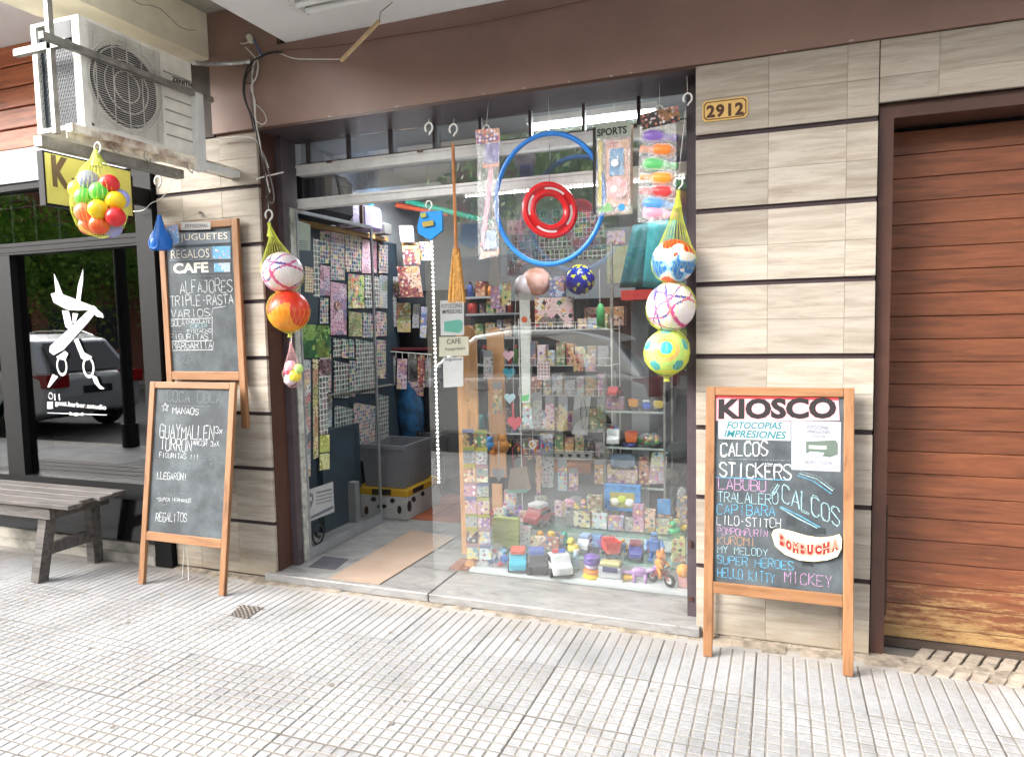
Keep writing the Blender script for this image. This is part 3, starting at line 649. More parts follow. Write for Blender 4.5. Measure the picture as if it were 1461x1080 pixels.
def tree(x, y, h, lab, r=2.0, n=6000):
    T = thing('street_tree', lab, 'tree', (x, y, -.1), group='plane trees along the street')
    t = MB(); t.tube([(x, y, -.1), (x+.1, y, h*.25), (x-.1, y+.1, h*.5)], .2, 8, r1=.13)
    for a in range(5):
        an = a*1.26; t.tube([(x-.1, y+.1, h*.48), (x+math.cos(an)*r*.5, y+math.sin(an)*r*.5, h*.72)], .08, 5, r1=.03)
    t.build('trunk', BARK, T)
    vs = []; fs = []
    cl = [(x+random.gauss(0, r*.45), y+random.gauss(0, r*.45), h*.7+random.gauss(0, h*.13)) for _ in range(28)]
    for i in range(n):
        c = random.choice(cl); p = Vector((c[0]+random.gauss(0, r*.22), c[1]+random.gauss(0, r*.22), c[2]+random.gauss(0, r*.2)))
        a = Vector((random.gauss(0, 1), random.gauss(0, 1), random.gauss(0, 1))).normalized(); b = a.orthogonal().normalized()*.06; a = a*.09
        k = len(vs); vs += [p-a, p-b, p+a, p+b]; fs.append((k, k+1, k+2, k+3))
    m = MB(); m.add(vs, fs); m.build('crown', FOL, T)
tree(-20.3, -12.3, 5.6, 'tall green tree on the far sidewalk, mirrored in the barber window', 2.5, 9000)
tree(-4.5, -12.6, 7.5, 'tall green tree on the far sidewalk, mirrored in the shop window', 2.2)
T = thing('lamp_post', 'dark round steel post at the kerb mirrored in the barber window', 'post', (-7.75, -3.3, 0))
MB().tube([(-7.75, -3.3, 0), (-7.75, -3.3, 5)], .07, 12).build('pole', BLACKP, T); MB().tube([(-7.75, -3.3, 0), (-7.75, -3.3, .3)], .1, 12).build('base', BLACKP, T)

# ---- parked cars
TYRE = mat('tyre_rubber', '#18181a', .8, var=.1); CGL = mat('car_glass', '#0f1418', .05, var=0, coat=.5); TAIL = mat('tail_red', '#8c1015', .15, var=0); CHR = mat('chrome', '#d5d8da', .12, 1, var=0)
def parked_car(x, y, L, H, paint, lab, rz=0):
    """rear end at +x; x,y is the middle"""
    T = thing('parked_car', lab, 'car', (x, y, -.13), rz)
    Wd = 1.74
    h = L/2
    prof = [(-h, .38), (-h+.05, .66), (-h+.35, .80), (-h+1.05, .95), (h-.35, 1.02), (h-.06, .92), (h, .62), (h-.04, .34), (h-.5, .24), (-h+.4, .24)]
    b = MB(); rows_ = [(-Wd/2, .06), (-Wd/2-.0, 0), (Wd/2, 0), (Wd/2, .06)]
    n = len(prof)
    ys = [(-Wd/2+.07, 1.0), (-Wd/2, .985), (Wd/2, .985), (Wd/2-.07, 1.0)]
    vs = []
    for yy, s_ in [(-Wd/2, .97), (-Wd/2+.1, 1.0), (Wd/2-.1, 1.0), (Wd/2, .97)]:
        for (px_, pz) in prof: vs.append((px_*s_, yy, .62+(pz-.62)*(.95 if s_ < 1 else 1)))
    fs = [tuple(range(n)), tuple(range(3*n, 4*n))]
    for r in range(3):
        for i in range(n): fs.append((r*n+i, r*n+(i+1) % n, (r+1)*n+(i+1) % n, (r+1)*n+i))
    b.add(vs, fs); o = b.build('body', paint, T, local=True, smooth=False); bev(o, .06, 3)
    # greenhouse
    gp = [(-h+1.0, .93), (-h+1.75, H-.06), (-h+2.2, H), (h-.95, H-.02), (h-.55, H-.12), (h-.18, .96)]
    g = MB(); n = len(gp); vs = []
    for yy, top in [(-1, 0), (1, 0)]:
        for (px_, pz) in gp: vs.append((px_, yy*(Wd/2-.03-(.17 if pz > 1.1 else 0)), pz))
    g.add(vs, [tuple(range(n)), tuple(range(n, 2*n))]+[(i, (i+1) % n, n+(i+1) % n, n+i) for i in range(n)])
    o = g.build('cabin', paint, T, local=True); bev(o, .05, 3)
    for sgn in (-1, 1):
        w = MB(); ins = [(-h+1.2, .99), (-h+1.82, H-.11), (h-1.35, H-.09), (h-1.0, H-.2), (h-.82, 1.02)]
        def yy(z): return sgn*(Wd/2-.03-.17*min(1, max(0, (z-.93)/(H-.06-.93))))
        vs = [(a, yy(c)+sgn*.012, c) for a, c in ins]; w.add(vs, [tuple(range(5))]); w.build('side_window', CGL, T, local=True)
        ch = MB(); lp_ = [(a, yy(c)+sgn*.018, c) for a, c in ins]; ch.tube(lp_+[lp_[0]], .012, 5); ch.build('window_trim', CHR, T, local=True)
        MB().tube([(-h+1.9, sgn*.62, H-.03), (-h+2.2, sgn*.62, H+.03), (h-1.1, sgn*.62, H+.03), (h-.8, sgn*.62, H-.06)], .014, 6).build('roof_rail', CHR, T, local=True)
        MB().cbox((h-.13, sgn*.68, .86), (.3, .36, .2)).build('tail_light', TAIL, T, local=True)
        MB().cbox((-h+.2, sgn*.62, .68), (.3, .4, .14)).build('headlight', CHR, T, local=True)
        MB().cbox((-h+1.35, sgn*(Wd/2+.08), 1.02), (.14, .2, .13)).build('mirror', paint, T, local=True)
        MB().tube([(-.2, sgn*(Wd/2+.0), .82), (.02, sgn*(Wd/2+.0), .82)], .014, 6).build('door_handle', CHR, T, local=True)
        for wx in (-h+.82, h-.78):
            w = MB(); w.lathe([(.2, -.1), (.31, -.1), (.33, -.06), (.33, .06), (.31, .1), (.2, .1)], 24, (wx, sgn*(Wd/2-.1), .33), 'Y'); wo = w.build('wheel', TYRE, T, local=True, smooth=False)
            r_ = MB(); r_.lathe([(.02, .11*sgn), (.19, .1*sgn), (.205, .07*sgn)], 14, (wx, sgn*(Wd/2-.1), .33), 'Y'); r_.build('rim', CHR, wo, local=True)
    MB().add([(h-.12, -.62, 1.0), (h-.12, .62, 1.0), (h-.5, .55, H-.16), (h-.5, -.55, H-.16)], [(0,1,2,3)]).build('rear_window', CGL, T, local=True).location.x = .03
    MB().cbox((h+.01, 0, .7), (.02, .5, .12)).build('number_plate', mat('plate_black', '#222428', .4), T, local=True)
    return T
SILV = mat('silver_paint', '#dfe3e6', .3, .25, var=0, coat=1)
GREYP = mat('grey_paint', '#aab0b6', .28, .3, var=0, coat=1)
parked_car(-3.25, -4.75, 4.0, 1.52, SILV, 'silver hatchback parked at the kerb and mirrored in the shop window')
parked_car(-12.5, -4.95, 4.4, 1.6, GREYP, 'grey parked car mirrored behind the scissors in the barber window')
parked_car(3.4, -4.75, 4.2, 1.5, mat('white_paint', '#c9cacb', .25, .1, var=0, coat=1), 'white car parked at the kerb facing the garage door')

# ================================================================= SHOP FRONT
sill = thing('marble_threshold', 'worn grey marble step running along the shop entrance and window', 'step', (-1.55, .1, 0))
MB().bevbox(-2.80, -1.735, -.03, .33, -.0, .046, .004).build('marble_slab', MARB, sill)
MB().bevbox(-1.731, -.335, -.03, .33, -.0, .045, .004).build('marble_slab', MARB, sill)
FR = thing('shop_front', 'steel framed shop window and doorway with clear panes', 'shop front', (-1.55, .3, 0))
MB().box(-2.741, -2.729, .021, .14, .046, 2.556).build('jamb', BROWN2, FR)
MB().box(-2.729, -2.685, .138, .185, .046, 2.561).build('post', DARKST, FR)
MB().box(-2.93, -2.735, .165, .34, .0, 2.57).build('jamb', DARKST, FR)
pr = MB().box(-.406, -.358, .10, .15, .045, 2.561).build('post', DARKST, FR)
MB().cbox((-.39, .097, .13), (.02, .006, .02)).cbox((-.39, .096, .40), (.012, .008, .03)).build('latch', BROWN2, pr)
MB().box(-2.73, -.36, .008, .35, 2.562, 2.5705).build('lintel_underside', DARKST, FR)
MB().box(-.41, -.36, .151, .35, .045, 2.561).build('jamb', DARKST, FR)
for (z0, z1, nm) in ((2.360, 2.418, 'rail'), (2.168, 2.222, 'rail')):
    o = MB().box(-2.685, -.412, .275, .335, z0, z1).box(-2.685, -.412, .270, .275, z0, z0+.012).box(-2.685, -.412, .268, .275, z1-.014, z1).build(nm, WHITEM, FR)
MB().box(-2.685, -.412, .30, .312, 2.418, 2.432).build('rail', BROWN2, FR)
for px_ in (440, 498, 558, 621, 687, 758, 834, 912):
    p = atY(px_, 215, .30); MB().box(p.x-.008, p.x+.008, .285, .31, 2.419, 2.561).build('bar', DARKST, FR)
for px_ in (470, 600, 690, 800, 905):
    p = atY(px_, 215, .27); MB().cbox((p.x, .262, 2.415), (.03, .016, .012)).build('clip', BROWN2, FR)
GLS = clearglass('shop_glass', (.97, .985, .98), 2.4, 0, .012)
MB().box(-1.874, -.412, .318, .324, .047, 2.167).build('window_pane', GLS, FR)
MB().box(-2.68, -.412, .318, .323, 2.223, 2.359).build('transom_pane', GLS, FR)
MB().box(-2.68, -.412, .32, .325, 2.433, 2.561).build('transom_pane', GLS, FR)
# hinged glass leaf standing open
A0 = Vector((-2.70, .20, 0)); B0 = atZ(545, 744, .05); B0.z = 0
LF = Plane(A0, B0-A0, (0, 0, 1)); LL = (B0-A0).length
leaf = thing('glass_door', 'open glass door leaf covered with sticker strips and notices, left of the entrance', 'door', A0)
def lslab(a0, a1, b0, b1, k0=-.012, k1=.012): return MB().slab(LF, a0, a1, b0, b1, k0, k1)
lslab(0, .05, .048, 2.165).build('stile', mat('worn_white_paint', '#a8aaa2', .5, var=.3, scale=20, bump=.3), leaf)
lslab(LL-.02, LL, .048, 2.165, -.006, .006).build('stile', ALU, leaf)
lslab(.05, LL-.02, .048, .115).build('bottom_rail', ALU, leaf); lslab(.05, LL-.02, 2.145, 2.165).build('top_rail', ALU, leaf)
lslab(.05, LL-.02, .115, 2.145, -.003, .003).build('glass_pane', clearglass('thin_glass', (.97, .985, .98), 1.1), leaf)
lslab(.05, .062, .115, 2.145, -.005, .02).build('edge_strip', ALU, leaf)

# room behind
RX0, RX1, RY1, RZ = -3.06, -.30, 2.75, 2.72
ROOMW = mat('room_wall', '#a0a3a6', .8, var=.05, scale=2)
MB().box(RX0-.1, RX0, .33, RY1, 0, RZ).box(RX1, RX1+.1, .34, RY1, 0, RZ).box(RX0-.1, RX1+.1, RY1, RY1+.1, 0, RZ).build('room_wall', ROOMW, kind='structure')
MB().box(RX0-.1, RX1+.1, .345, RY1, RZ, RZ+.1).build('ceiling', ROOMW, kind='structure')
MB().box(RX0-.1, RX1+.1, .332, 1.24, .0, .045).build('entry_floor', MARB, kind='structure')
MB().box(RX0-.1, RX1+.1, 1.242, RY1, .0, .047).build('floor', mat('red_floor', '#8a4a30', .5, var=.2, scale=6), kind='structure')
# lamps: tube along the window top, LED strips
LEDM = mat('led_glow', '#fff8ec', .5, var=0, emit=9)
def bx(name, label, cat, x0, x1, y0, y1, z0, z1, m, **k): return MB().box(x0, x1, y0, y1, z0, z1).build(name, m, label=label, cat=cat, **k)
T = thing('tube_lamp', 'lit fluorescent tube above the window, seen through the transom', 'lamp', (-1.0, .62, 2.55))
MB().box(-1.35, -.62, .60, .66, 2.585, 2.62).build('housing', WHITEM, T)
MB().tube([(-1.33, .63, 2.565), (-.64, .63, 2.565)], .014, 8).build('tube', mat('tube_glow', '#f6fbff', .5, var=0, emit=10), T)
q = atY(480, 283, 1.5); T = thing('tube_lamp', 'added lit tube hidden behind the white door rail to brighten the shop inside', 'lamp', (q.x+.5, 1.5, q.z))  # added lamp, kept out of sight behind the rail, to brighten the room
MB().box(q.x, q.x+.9, 1.47, 1.53, q.z+.012, q.z+.04).build('housing', WHITEM, T)
MB().tube([(q.x+.02, 1.5, q.z), (q.x+.88, 1.5, q.z)], .011, 8).build('tube', MC['tube_glow'], T)
for xx in (q.x+.1, q.x+.8): MB().tube([(xx, 1.5, q.z+.04), (xx, 1.5, 2.72)], .003, 4).build('suspension', GREYST, T)
LQ = q.copy()
def led(name, label, p0, p1, n):
    p0, p1 = Vector(p0), Vector(p1); T = thing(name, label, 'LED strip', (p0+p1)/2)
    d = p1-p0; MB().tube([p0, p1], .004, 6).build('strip', mat('led_base', '#8d9090', .4, var=0), T)
    b = MB()
    for i in range(n):
        c = p0+d*((i+.5)/n); b.cbox((c.x, c.y-.008, c.z), (.0075, .005, .0075))
    b.build('diodes', LEDM, T)
    return T
led('led_strip', 'horizontal dotted white LED strip along the top of the shop window', atY(664, 281, .36), atY(978, 254, .36), 60)
led('led_strip', 'vertical dotted white LED strip hanging at the left edge of the window', atY(616, 318, .34), atY(627, 690, .34), 62)
for (nm, loc, e, sx, sy) in (('lamp_light', (-1.0, .63, 2.54), 5, .7, .05), ('lamp_light', (LQ.x+.45, 1.5, LQ.z-.02), 6, .85, .05)):  # window tube first, then the added hidden tube that brightens the room
    ld = bpy.data.lights.new(nm, 'AREA'); ld.shape = 'RECTANGLE'; ld.size = sx; ld.size_y = sy; ld.energy = e; ld.color = (.95, .98, 1)
    lo = bpy.data.objects.new(nm, ld); COL.objects.link(lo); lo.location = loc

# ================================================================= AC UNIT
ACP = mat('ac_cream', '#ebe9df', .45, var=.12, scale=7, bump=.06); ACD = mat('ac_dark', '#3a3d42', .6, var=.15); RUST = mat('rusty_white', '#e6e0d0', .6, var=.3, scale=10, var2='#7c5233')
X1 = -2.90; XB = -3.20; Y0, Y1 = -.925, -.284; Z0, Z1 = 2.375, 2.858
PA = planeX(X1); PA.n = Vector((1, 0, 0))
AC = thing('air_conditioner', 'old cream air conditioner outdoor unit on a rusty bracket above the small kiosk sign', 'air conditioner', ((X1+XB)/2, (Y0+Y1)/2, Z0))
MB().box(XB, X1-.02, Y0+.02, Y1, Z0, Z0+.02).box(XB, X1-.02, Y0+.02, Y1, Z1-.02, Z1).box(XB, X1-.02, Y1-.02, Y1, Z0+.02, Z1-.02).box(XB+.0, XB+.02, Y0+.02, Y1-.02, Z0+.02, Z1-.02).box(X1-.24, X1-.02, Y0+.40, Y0+.42, Z0+.02, Z1-.02).build('casing', ACP, AC)
MB().box(X1-.045, X1, Y0, Y0+.035, Z0, Z1).box(XB, XB+.03, Y0, Y0+.02, Z0, Z1).box(XB+.03, X1-.045, Y0, Y0+.018, Z0, Z0+.018).box(XB+.03, X1-.045, Y0, Y0+.018, Z1-.015, Z1).build('corner_frame', ACP, AC)
FY0, FY1 = Y0+.04, Y0+.42; cy = (FY0+FY1)/2+.0; cz = (Z0+Z1)/2-.005; FRd = .185
# front face with a round hole
vs = []; fs = []; n = 48
for i in range(n):
    a = 2*math.pi*i/n; c, s_ = math.cos(a), math.sin(a); vs.append((X1-.006, cy+FRd*c, cz+FRd*s_))
    k = min((Y1-cy)/c if c > 1e-6 else 9, (Y0+.035-cy)/c if c < -1e-6 else 9, (Z1-.012-cz)/s_ if s_ > 1e-6 else 9, (Z0+.012-cz)/s_ if s_ < -1e-6 else 9)
    vs.append((X1-.006, cy+k*c, cz+k*s_))
for i in range(n): fs.append((2*i, 2*((i+1) % n), 2*((i+1) % n)+1, 2*i+1))
MB().add(vs, fs).box(X1-.008, X1-.001, Y0+.035, Y1, Z1-.013, Z1).box(X1-.008, X1-.001, Y0+.035, Y1, Z0, Z0+.013).box(X1-.02, X1, FY1+.02, Y1, Z0+.013, Z1-.013).build('front_panel', ACP, AC)
sh = MB().lathe([(FRd, X1-.006), (FRd, X1-.1), (.03, X1-.1)], 32, (0, cy, cz), 'X'); sh.build('fan_shroud', ACD, AC)
fan = MB().lathe([(.045, X1-.09), (.045, X1-.04), (.0, X1-.035)], 16, (0, cy, cz), 'X')
for i in range(4):
    a = i*math.pi/2+.4; ca, sa = math.cos(a), math.sin(a)
    fan.add([(X1-.05, cy+.04*ca-.02*sa, cz+.04*sa+.02*ca), (X1-.08, cy+.04*ca+.03*sa, cz+.04*sa-.03*ca), (X1-.09, cy+.17*ca+.08*sa, cz+.17*sa-.08*ca), (X1-.05, cy+.17*ca-.06*sa, cz+.17*sa+.06*ca)], [(0,1,2,3)])
fan.build('fan', mat('fan_grey', '#5a5c60', .5, var=.1), AC)
g = MB()
for i in range(44):
    z = Z0+.025+i*(Z1-Z0-.05)/43; g.box(X1+.000, X1+.003, Y0+.045, FY1+.015, z-.0011, z+.0011)
for y in (FY0+.03, FY0+.12, FY0+.20, FY0+.28, FY0+.36): g.box(X1+.003, X1+.006, y-.002, y+.002, Z0+.02, Z1-.02)
for r in (.07, .12, .175, .205): g.torus((X1+.006, cy, cz), r, .0028, (1, 0, 0), 40, 5)
g.build('grille', mat('grille_wire', '#c8c6bd', .45, var=.15), AC)
for i in range(6):
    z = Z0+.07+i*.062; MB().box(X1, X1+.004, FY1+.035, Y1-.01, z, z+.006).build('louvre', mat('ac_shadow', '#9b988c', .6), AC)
co = MB(); 
for i in range(14):
    for j in range(26):
        z = Z0+.03+j*.0165; x = XB+.035+i*.0155+(j % 2)*.0077
        if x < X1-.055: co.tube([(x-.004, Y0+.01, z), (x+.004, Y0+.01, z+.012)], .0014, 3, cap=False)
co.build('coil_mesh', mat('coil_wire', '#4a555e', .5, .3, var=.2), AC)
MB().box(XB+.02, X1-.05, Y0+.02, Y0+.03, Z0+.02, Z1-.02).build('coil', mat('coil_blue_grey', '#232d36', .5, var=.25, scale=40), AC)
MB().box(XB+.1, X1-.05, Y0+.001, Y0+.012, Z1-.09, Z1-.016).build('dark_cover', ACD, AC)
PA2 = planeX(X1+.0025); PA2.n = Vector((1, 0, 0))
ftext(PA2, 'ZENITH', (245, 116), (274, 126), 7, mat('ink_black', '#151515', .6, var=0), AC, .03, k=.0015)
# bracket, bars
br = thing('wall_bracket', 'rusty white steel bracket carrying the air conditioner', 'bracket', (-3.0, -.1, 2.2))
MB().box(-2.925, -2.885, -1.0, -.0, 2.335, 2.37).box(-2.925, -2.92, -1.0, 0, 2.31, 2.335).build('arm', RUST, br)
a_, b_ = atX(60, 205, -2.97), atX(255, 248, -2.97)
MB().box(-3.02, -2.97, a_.y, -.3, 2.265, 2.31).build('arm', GREYST, br)
MB().box(-2.90, -2.86, -.30, -.255, 2.30, 2.70).box(-2.93, -2.86, -.255, -.25, 2.30, 2.70).build('upright', WHITEM, br)
MB().box(-2.93, -2.86, -.25, 0, 2.315, 2.35).build('arm', WHITEM, br)
MB().box(-2.895, -2.865, -1.12, -.17, 2.682, 2.71).build('angle_bar', GREYST, br)
MB().box(-3.22, -2.895, -1.0, -.975, 2.70, 2.73).build('angle_bar', GREYST, br)
p = atY(73, 40, -.98); MB().box(p.x-.012, p.x+.012, -1.0, -.976, 2.34, 3.31).build('hanger_rod', GREYST, br)
for yy in (-.35, -.62, -.8):
    MB().tube([(-2.89, yy, 2.33), (-2.885, yy-.01, 2.30), (-2.885, yy+.02, 2.28), (-2.885, yy+.03, 2.30)], .003, 5).build('wire_hook', GREYST, br)

# cables at the corner of the brown wall
def cable(name, label, pix, Y, r, m, n=6, parent=None, cat='cable'):
    pts = [atY(x, y, Y if not isinstance(Y, (list, tuple)) else Y[i]) for i, (x, y) in enumerate(pix)]
    out = []
    for i in range(len(pts)-1):
        p0 = pts[max(i-1, 0)]; p1 = pts[i]; p2 = pts[i+1]; p3 = pts[min(i+2, len(pts)-1)]
        for t in (0, .25, .5, .75):
            out.append(.5*((2*p1)+(-p0+p2)*t+(2*p0-5*p1+4*p2-p3)*t*t+(-p0+3*p1-3*p2+p3)*t**3))
    out.append(pts[-1])
    return MB().tube(out, r, n).build(name, m, parent, smooth=True, label=label, cat=cat if not parent else None)
FOILM = mat('foil', '#c4c6c8', .3, .8, var=.2, scale=60, bump=.6); CBK = mat('cable_black', '#1a1a1c', .5, var=0); CWH = mat('cable_white', '#d4d2cc', .5, var=.05); CBL = mat('cable_blue', '#2f5a9a', .5, var=0)
cable('insulated_pipe', 'silver foil wrapped pipe from the air conditioner to the cable bundle', [(275, 90), (300, 92), (330, 91), (357, 88)], [-.25, -.15, -.05, -.04], .014, FOILM)
bund = thing('cable_bundle', 'tangled bundle of black and white cables hanging on the brown wall corner', 'cables', atY(365, 250, -.03))
for pts, r, m_ in (([(402, 75), (385, 76), (366, 85), (352, 100), (347, 128), (352, 150), (362, 172), (366, 190), (375, 230), (380, 260), (384, 300)], .006, CBK),
                   ([(372, 78), (362, 92), (360, 120), (363, 150), (366, 180), (372, 210), (378, 245), (385, 275)], .004, CWH),
                   ([(350, 68), (360, 78), (368, 90), (366, 110), (358, 125), (364, 145), (364, 170)], .004, CWH),
                   ([(366, 150), (376, 160), (380, 172), (374, 178), (364, 172)], .003, CWH),
                   ([(360, 55), (366, 65), (373, 78), (380, 77), (396, 74)], .0045, CBL),
                   ([(368, 92), (362, 105), (357, 130), (360, 160), (364, 185), (380, 235), (388, 262), (391, 285), (386, 290), (380, 280)], .0035, mat('cable_grey', '#6b6a6c', .5, var=0)),
                   ([(346, 118), (352, 119), (360, 120)], .003, CBK), ([(355, 60), (348, 63), (343, 62)], .003, CWH),
                   ([(385, 290), (381, 300), (384, 306)], .003, CBK), ([(362, 95), (352, 108), (349, 135), (358, 168), (362, 188)], .004, CBK), ([(372, 205), (378, 240), (384, 265), (382, 290), (385, 302)], .0028, mat('cable_brown', '#6a4334', .5, var=0))):
    cable('cable', None, pts, -.035, r, m_, parent=bund)
MB().tube([atY(355, 52, -.035), atY(359, 60, -.035)], .018, 8).build('junction_plug', mat('ivory', '#d8d4c0', .5), bund)
cable('thin_cable', 'thin white cable strung along the brown beam above the shop window', [(398, 76), (420, 84), (450, 85), (486, 85)], -.03, .0028, CWH)
cable('telephone_wire', 'thin brown wire running up along the top of the brown beam', [(400, 72), (480, 66), (560, 52), (680, 34), (870, -6)], -.022, .0025, mat('cable_brown', ''))
cable('white_cable', 'white cable sagging across the travertine under the air conditioner', [(310, 200), (340, 196), (362, 198), (372, 212), (383, 240)], -.03, .0045, CWH)
cable('white_cable', 'short white cable crossing in front of the brown shop jamb', [(366, 256), (378, 252), (392, 249), (404, 246)], -.03, .004, CWH)
cable('thin_cable', 'thin cable looping from the black post to the bracket hook', [(190, 302), (205, 300), (216, 290), (228, 285), (240, 272)], -.06, .003, CWH)
st = thing('hanging_stick', 'short pale wooden stick hanging on a wire from the ceiling over the shop', 'stick', atY(487, 87, -.08))
q0, q1 = atY(487, 87, -.08), atY(541, 31, -.25); MB().tube([q0, q1], .010, 4).build('stick', mat('raw_wood', '#cfb48a', .7, var=.1), st)
MB().tube([q1, q1+Vector((.02, -.02, .03)), atY(560, 4, -.3)], .003, 5).build('wire', GREYST, st)
T = thing('strip_light', 'white unlit batten light fixed under the white canopy', 'lamp', atZ(560, 0, 2.95))
q = atZ(421, 10, 2.95)
MB().box(q.x, q.x+1.3, q.y-.07, q.y+.07, 2.955, 2.993).build('housing', WHITEM, T)
MB().tube([(q.x+.04, q.y+.03, 2.935), (q.x+1.25, q.y+.03, 2.935)], .013, 8).build('tube', mat('tube_off', '#e6e8e6', .3, var=0), T); MB().tube([(q.x+.04, q.y-.04, 2.935), (q.x+1.25, q.y-.04, 2.935)], .013, 8).build('tube', MC['tube_off'], T)
MB().box(q.x+.01, q.x+.04, q.y-.06, q.y+.05, 2.92, 2.955).build('lamp_holder', WHITEM, T)
# number plate 2912
PN = planeY(-.006)
np_ = thing('house_number_plate', 'yellow house number plate reading 2912 with brown border on travertine', 'number plate', atY(1035, 170, 0))
a0, b0 = PN.px(1002, 175); a1, b1 = PN.px(1067, 137)
def oct_(a0, a1, b0, b1, c): return [(a0+c, b0), (a1-c, b0), (a1, b0+c), (a1, b1-c), (a1-c, b1), (a0+c, b1), (a0, b1-c), (a0, b0+c)]
MB().prism(oct_(a0, a1, b0, b1, .012), (0, -.001, 0), (1, 0, 0), (0, 0, 1), .004).build('plate', mat('enamel_yellow', '#d9b36a', .4, var=.08), np_)
rim = MB(); o1 = oct_(a0+.006, a1-.006, b0+.006, b1-.006, .012); o2 = oct_(a0+.010, a1-.010, b0+.010, b1-.010, .011)
for i in range(8):
    j = (i+1) % 8; rim.add([(o1[i][0], -.0062, o1[i][1]), (o1[j][0], -.0062, o1[j][1]), (o2[j][0], -.0062, o2[j][1]), (o2[i][0], -.0062, o2[i][1])], [(0,1,2,3)])
NUMB = mat('number_brown', '#4a2a18', .4, var=0); rim.build('border', NUMB, np_)
ftext(PN, '2912', (1008, 168), (1061, 163), 17, NUMB, np_, .045, k=.001, space=1.15)

# ================================================================= GARAGE
ga = thing('garage_door', 'reddish brown wooden garage door of wide horizontal planks, worn near the ground', 'garage door', (1.5, .2, 0))
MB().box(.375, .428, .03, .25, .0, 2.32).build('frame', BROWN2, ga); MB().box(.428, 3.5, .03, .25, 2.262, 2.32).build('frame', BROWN2, ga); MB().box(3.4, 3.5, .03, .25, 0, 2.262).build('frame', BROWN2, ga)
GW = wood('garage_wood', '#824d31', '#693c26', '#472817', (.9, 9, 9), .45, .3, .16, worn=(.0, .75, '#a98a5c'), coat=.15)
MB().box(.43, 3.4, .235, .248, .02, 2.262).build('backing', BLACKP, ga)
for i in range(23):
    z = -.017+i*.0983
    z0 = max(z, .022); z1 = min(z+.0958, 2.258)
    if z1-z0 < .02: continue
    d = random.uniform(-.001, .001)
    MB().bevbox(.432, 3.398, .205+d, .232, z0, z1, .0022).build('plank', GW, ga)
MB().box(.452, .458, .198, .204, .12, .62).build('edge_strip', BROWN2, ga)
MB().box(.43, 3.4, .16, .26, -.004, .018).build('sill', mat('dark_gap', '#4d4138', .9), ga)

# ================================================================= CHALKBOARDS
def chalkboard(lab, px, ybot, ztop_y, w, H, zb=0, leg=.20, x=None):
    """leaning frame: returns thing and the plane of its slate"""
    pass
def board(lab, xl, xr, yb, zb, yt, zt, legh, tw=.039, botrail=.05):
    o = Vector((xl, yb, zb)); w = Vector((0, yt-yb, zt-zb)); H = w.length; wn = w.normalized(); u = Vector((1, 0, 0)); Wd = xr-xl
    T = thing('chalkboard', lab, 'chalkboard', ((xl+xr)/2, yb, zb), group='wooden framed chalkboards at the kiosk')
    pl = Plane(o, u, wn)
    def sl(a0, a1, b0, b1, k0, k1): return MB().slab(pl, a0, a1, b0, b1, k0, k1)
    bev(sl(0, tw, 0, H, -.012, .012).build('stile', PINE, T), .003); bev(sl(Wd-tw, Wd, 0, H, -.012, .012).build('stile', PINE, T), .003)
    bev(sl(tw+.0005, Wd-tw-.0005, H-tw, H-.001, -.0115, .0115).build('top_rail', PINEH, T), .003)
    bev(sl(tw+.0005, Wd-tw-.0005, legh, legh+botrail, -.0115, .0115).build('bottom_rail', PINEH, T), .003)
    sl(tw-.004, Wd-tw+.004, legh+botrail-.004, H-tw+.004, -.006, .0).build('slate', CHALK, T)
    # rear legs of the trestle
    for a in (tw*.1, Wd-tw*1.1): 
        if xl > -1: MB().tube([pl.P(a+tw/2, H*.96, -.02), Vector((xl+a+tw/2, min(yb+.22, -.02) if yb < -.2 else -.02, zb+.006))], .010, 4).build('rear_leg', PINE, T)
    return T, pl
def inks(n, h): return mat('ink_'+n, h, .7, var=.05, scale=40)
CW = CHW; CB = dusty(mat('chalk_blue', '#5aa6c8', .95, var=.2, scale=90)); CP = dusty(mat('chalk_pink', '#b98fb4', .95, var=.2, scale=90)); CO = dusty(mat('chalk_orange', '#b08a6c', .95, var=.2, scale=90)); CG = dusty(mat('chalk_pale', '#9cc0c6', .95, var=.2, scale=90))
CD = dusty(mat('chalk_dim', '#757c80', .95, var=.2, scale=90))
BK = mat('ink_black', '')
# --- right board
Pb = atZ(1003, 935, 0); Pb2 = atZ(1217, 963, 0); xl, xr = Pb.x+.0, Pb2.x
B3, P3 = board('chalkboard headed KIOSCO on red, standing against the pillar beside the garage door', xl, xr, -.197, 0, -.05, 1.166, .275)
def print_(pl, rect, m, parent, k=.001, name='printed_sheet', d=.001):
    (x0, y0, x1, y1) = rect; a0, b1 = pl.px(x0, y0); a1, b0 = pl.px(x1, y1)
    return MB().slab(pl, a0, a1, b0, b1, k, k+d).build(name, m, parent)
def quadp(pl, pts, m, parent, k=.001, name='printed_sheet', d=.001, label=None):
    mb = MB(); addpoly(mb, pl, pts, k, d); return mb.build(name, m, parent, label=label)
quadp(P3, [(1021, 564), (1196, 565), (1198, 600), (1021, 600)], inks('rose', '#dba2a6'), B3, label='pink printed banner reading KIOSCO')
quadp(P3, [(1021, 564), (1196, 565), (1196, 571), (1021, 568)], inks('red', '#c93a3c'), B3, k=.0022)
ftext(P3, 'KIOSCO', (1025, 596), (1193, 595), 27, inks('kblack', '#1b1718'), B3, .045, k=.0036)
quadp(P3, [(1025, 599), (1128, 601), (1128, 629), (1025, 626)], paper('#eceef0'), B3)
TEAL = inks('teal', '#14707a')
ftext(P3, 'FOTOCOPIAS', (1037, 611), (1116, 612), 9.5, TEAL, B3, .02, .25, k=.0026); ftext(P3, 'IMPRESIONES', (1033, 623), (1122, 626), 10, TEAL, B3, .02, .25, k=.0026)
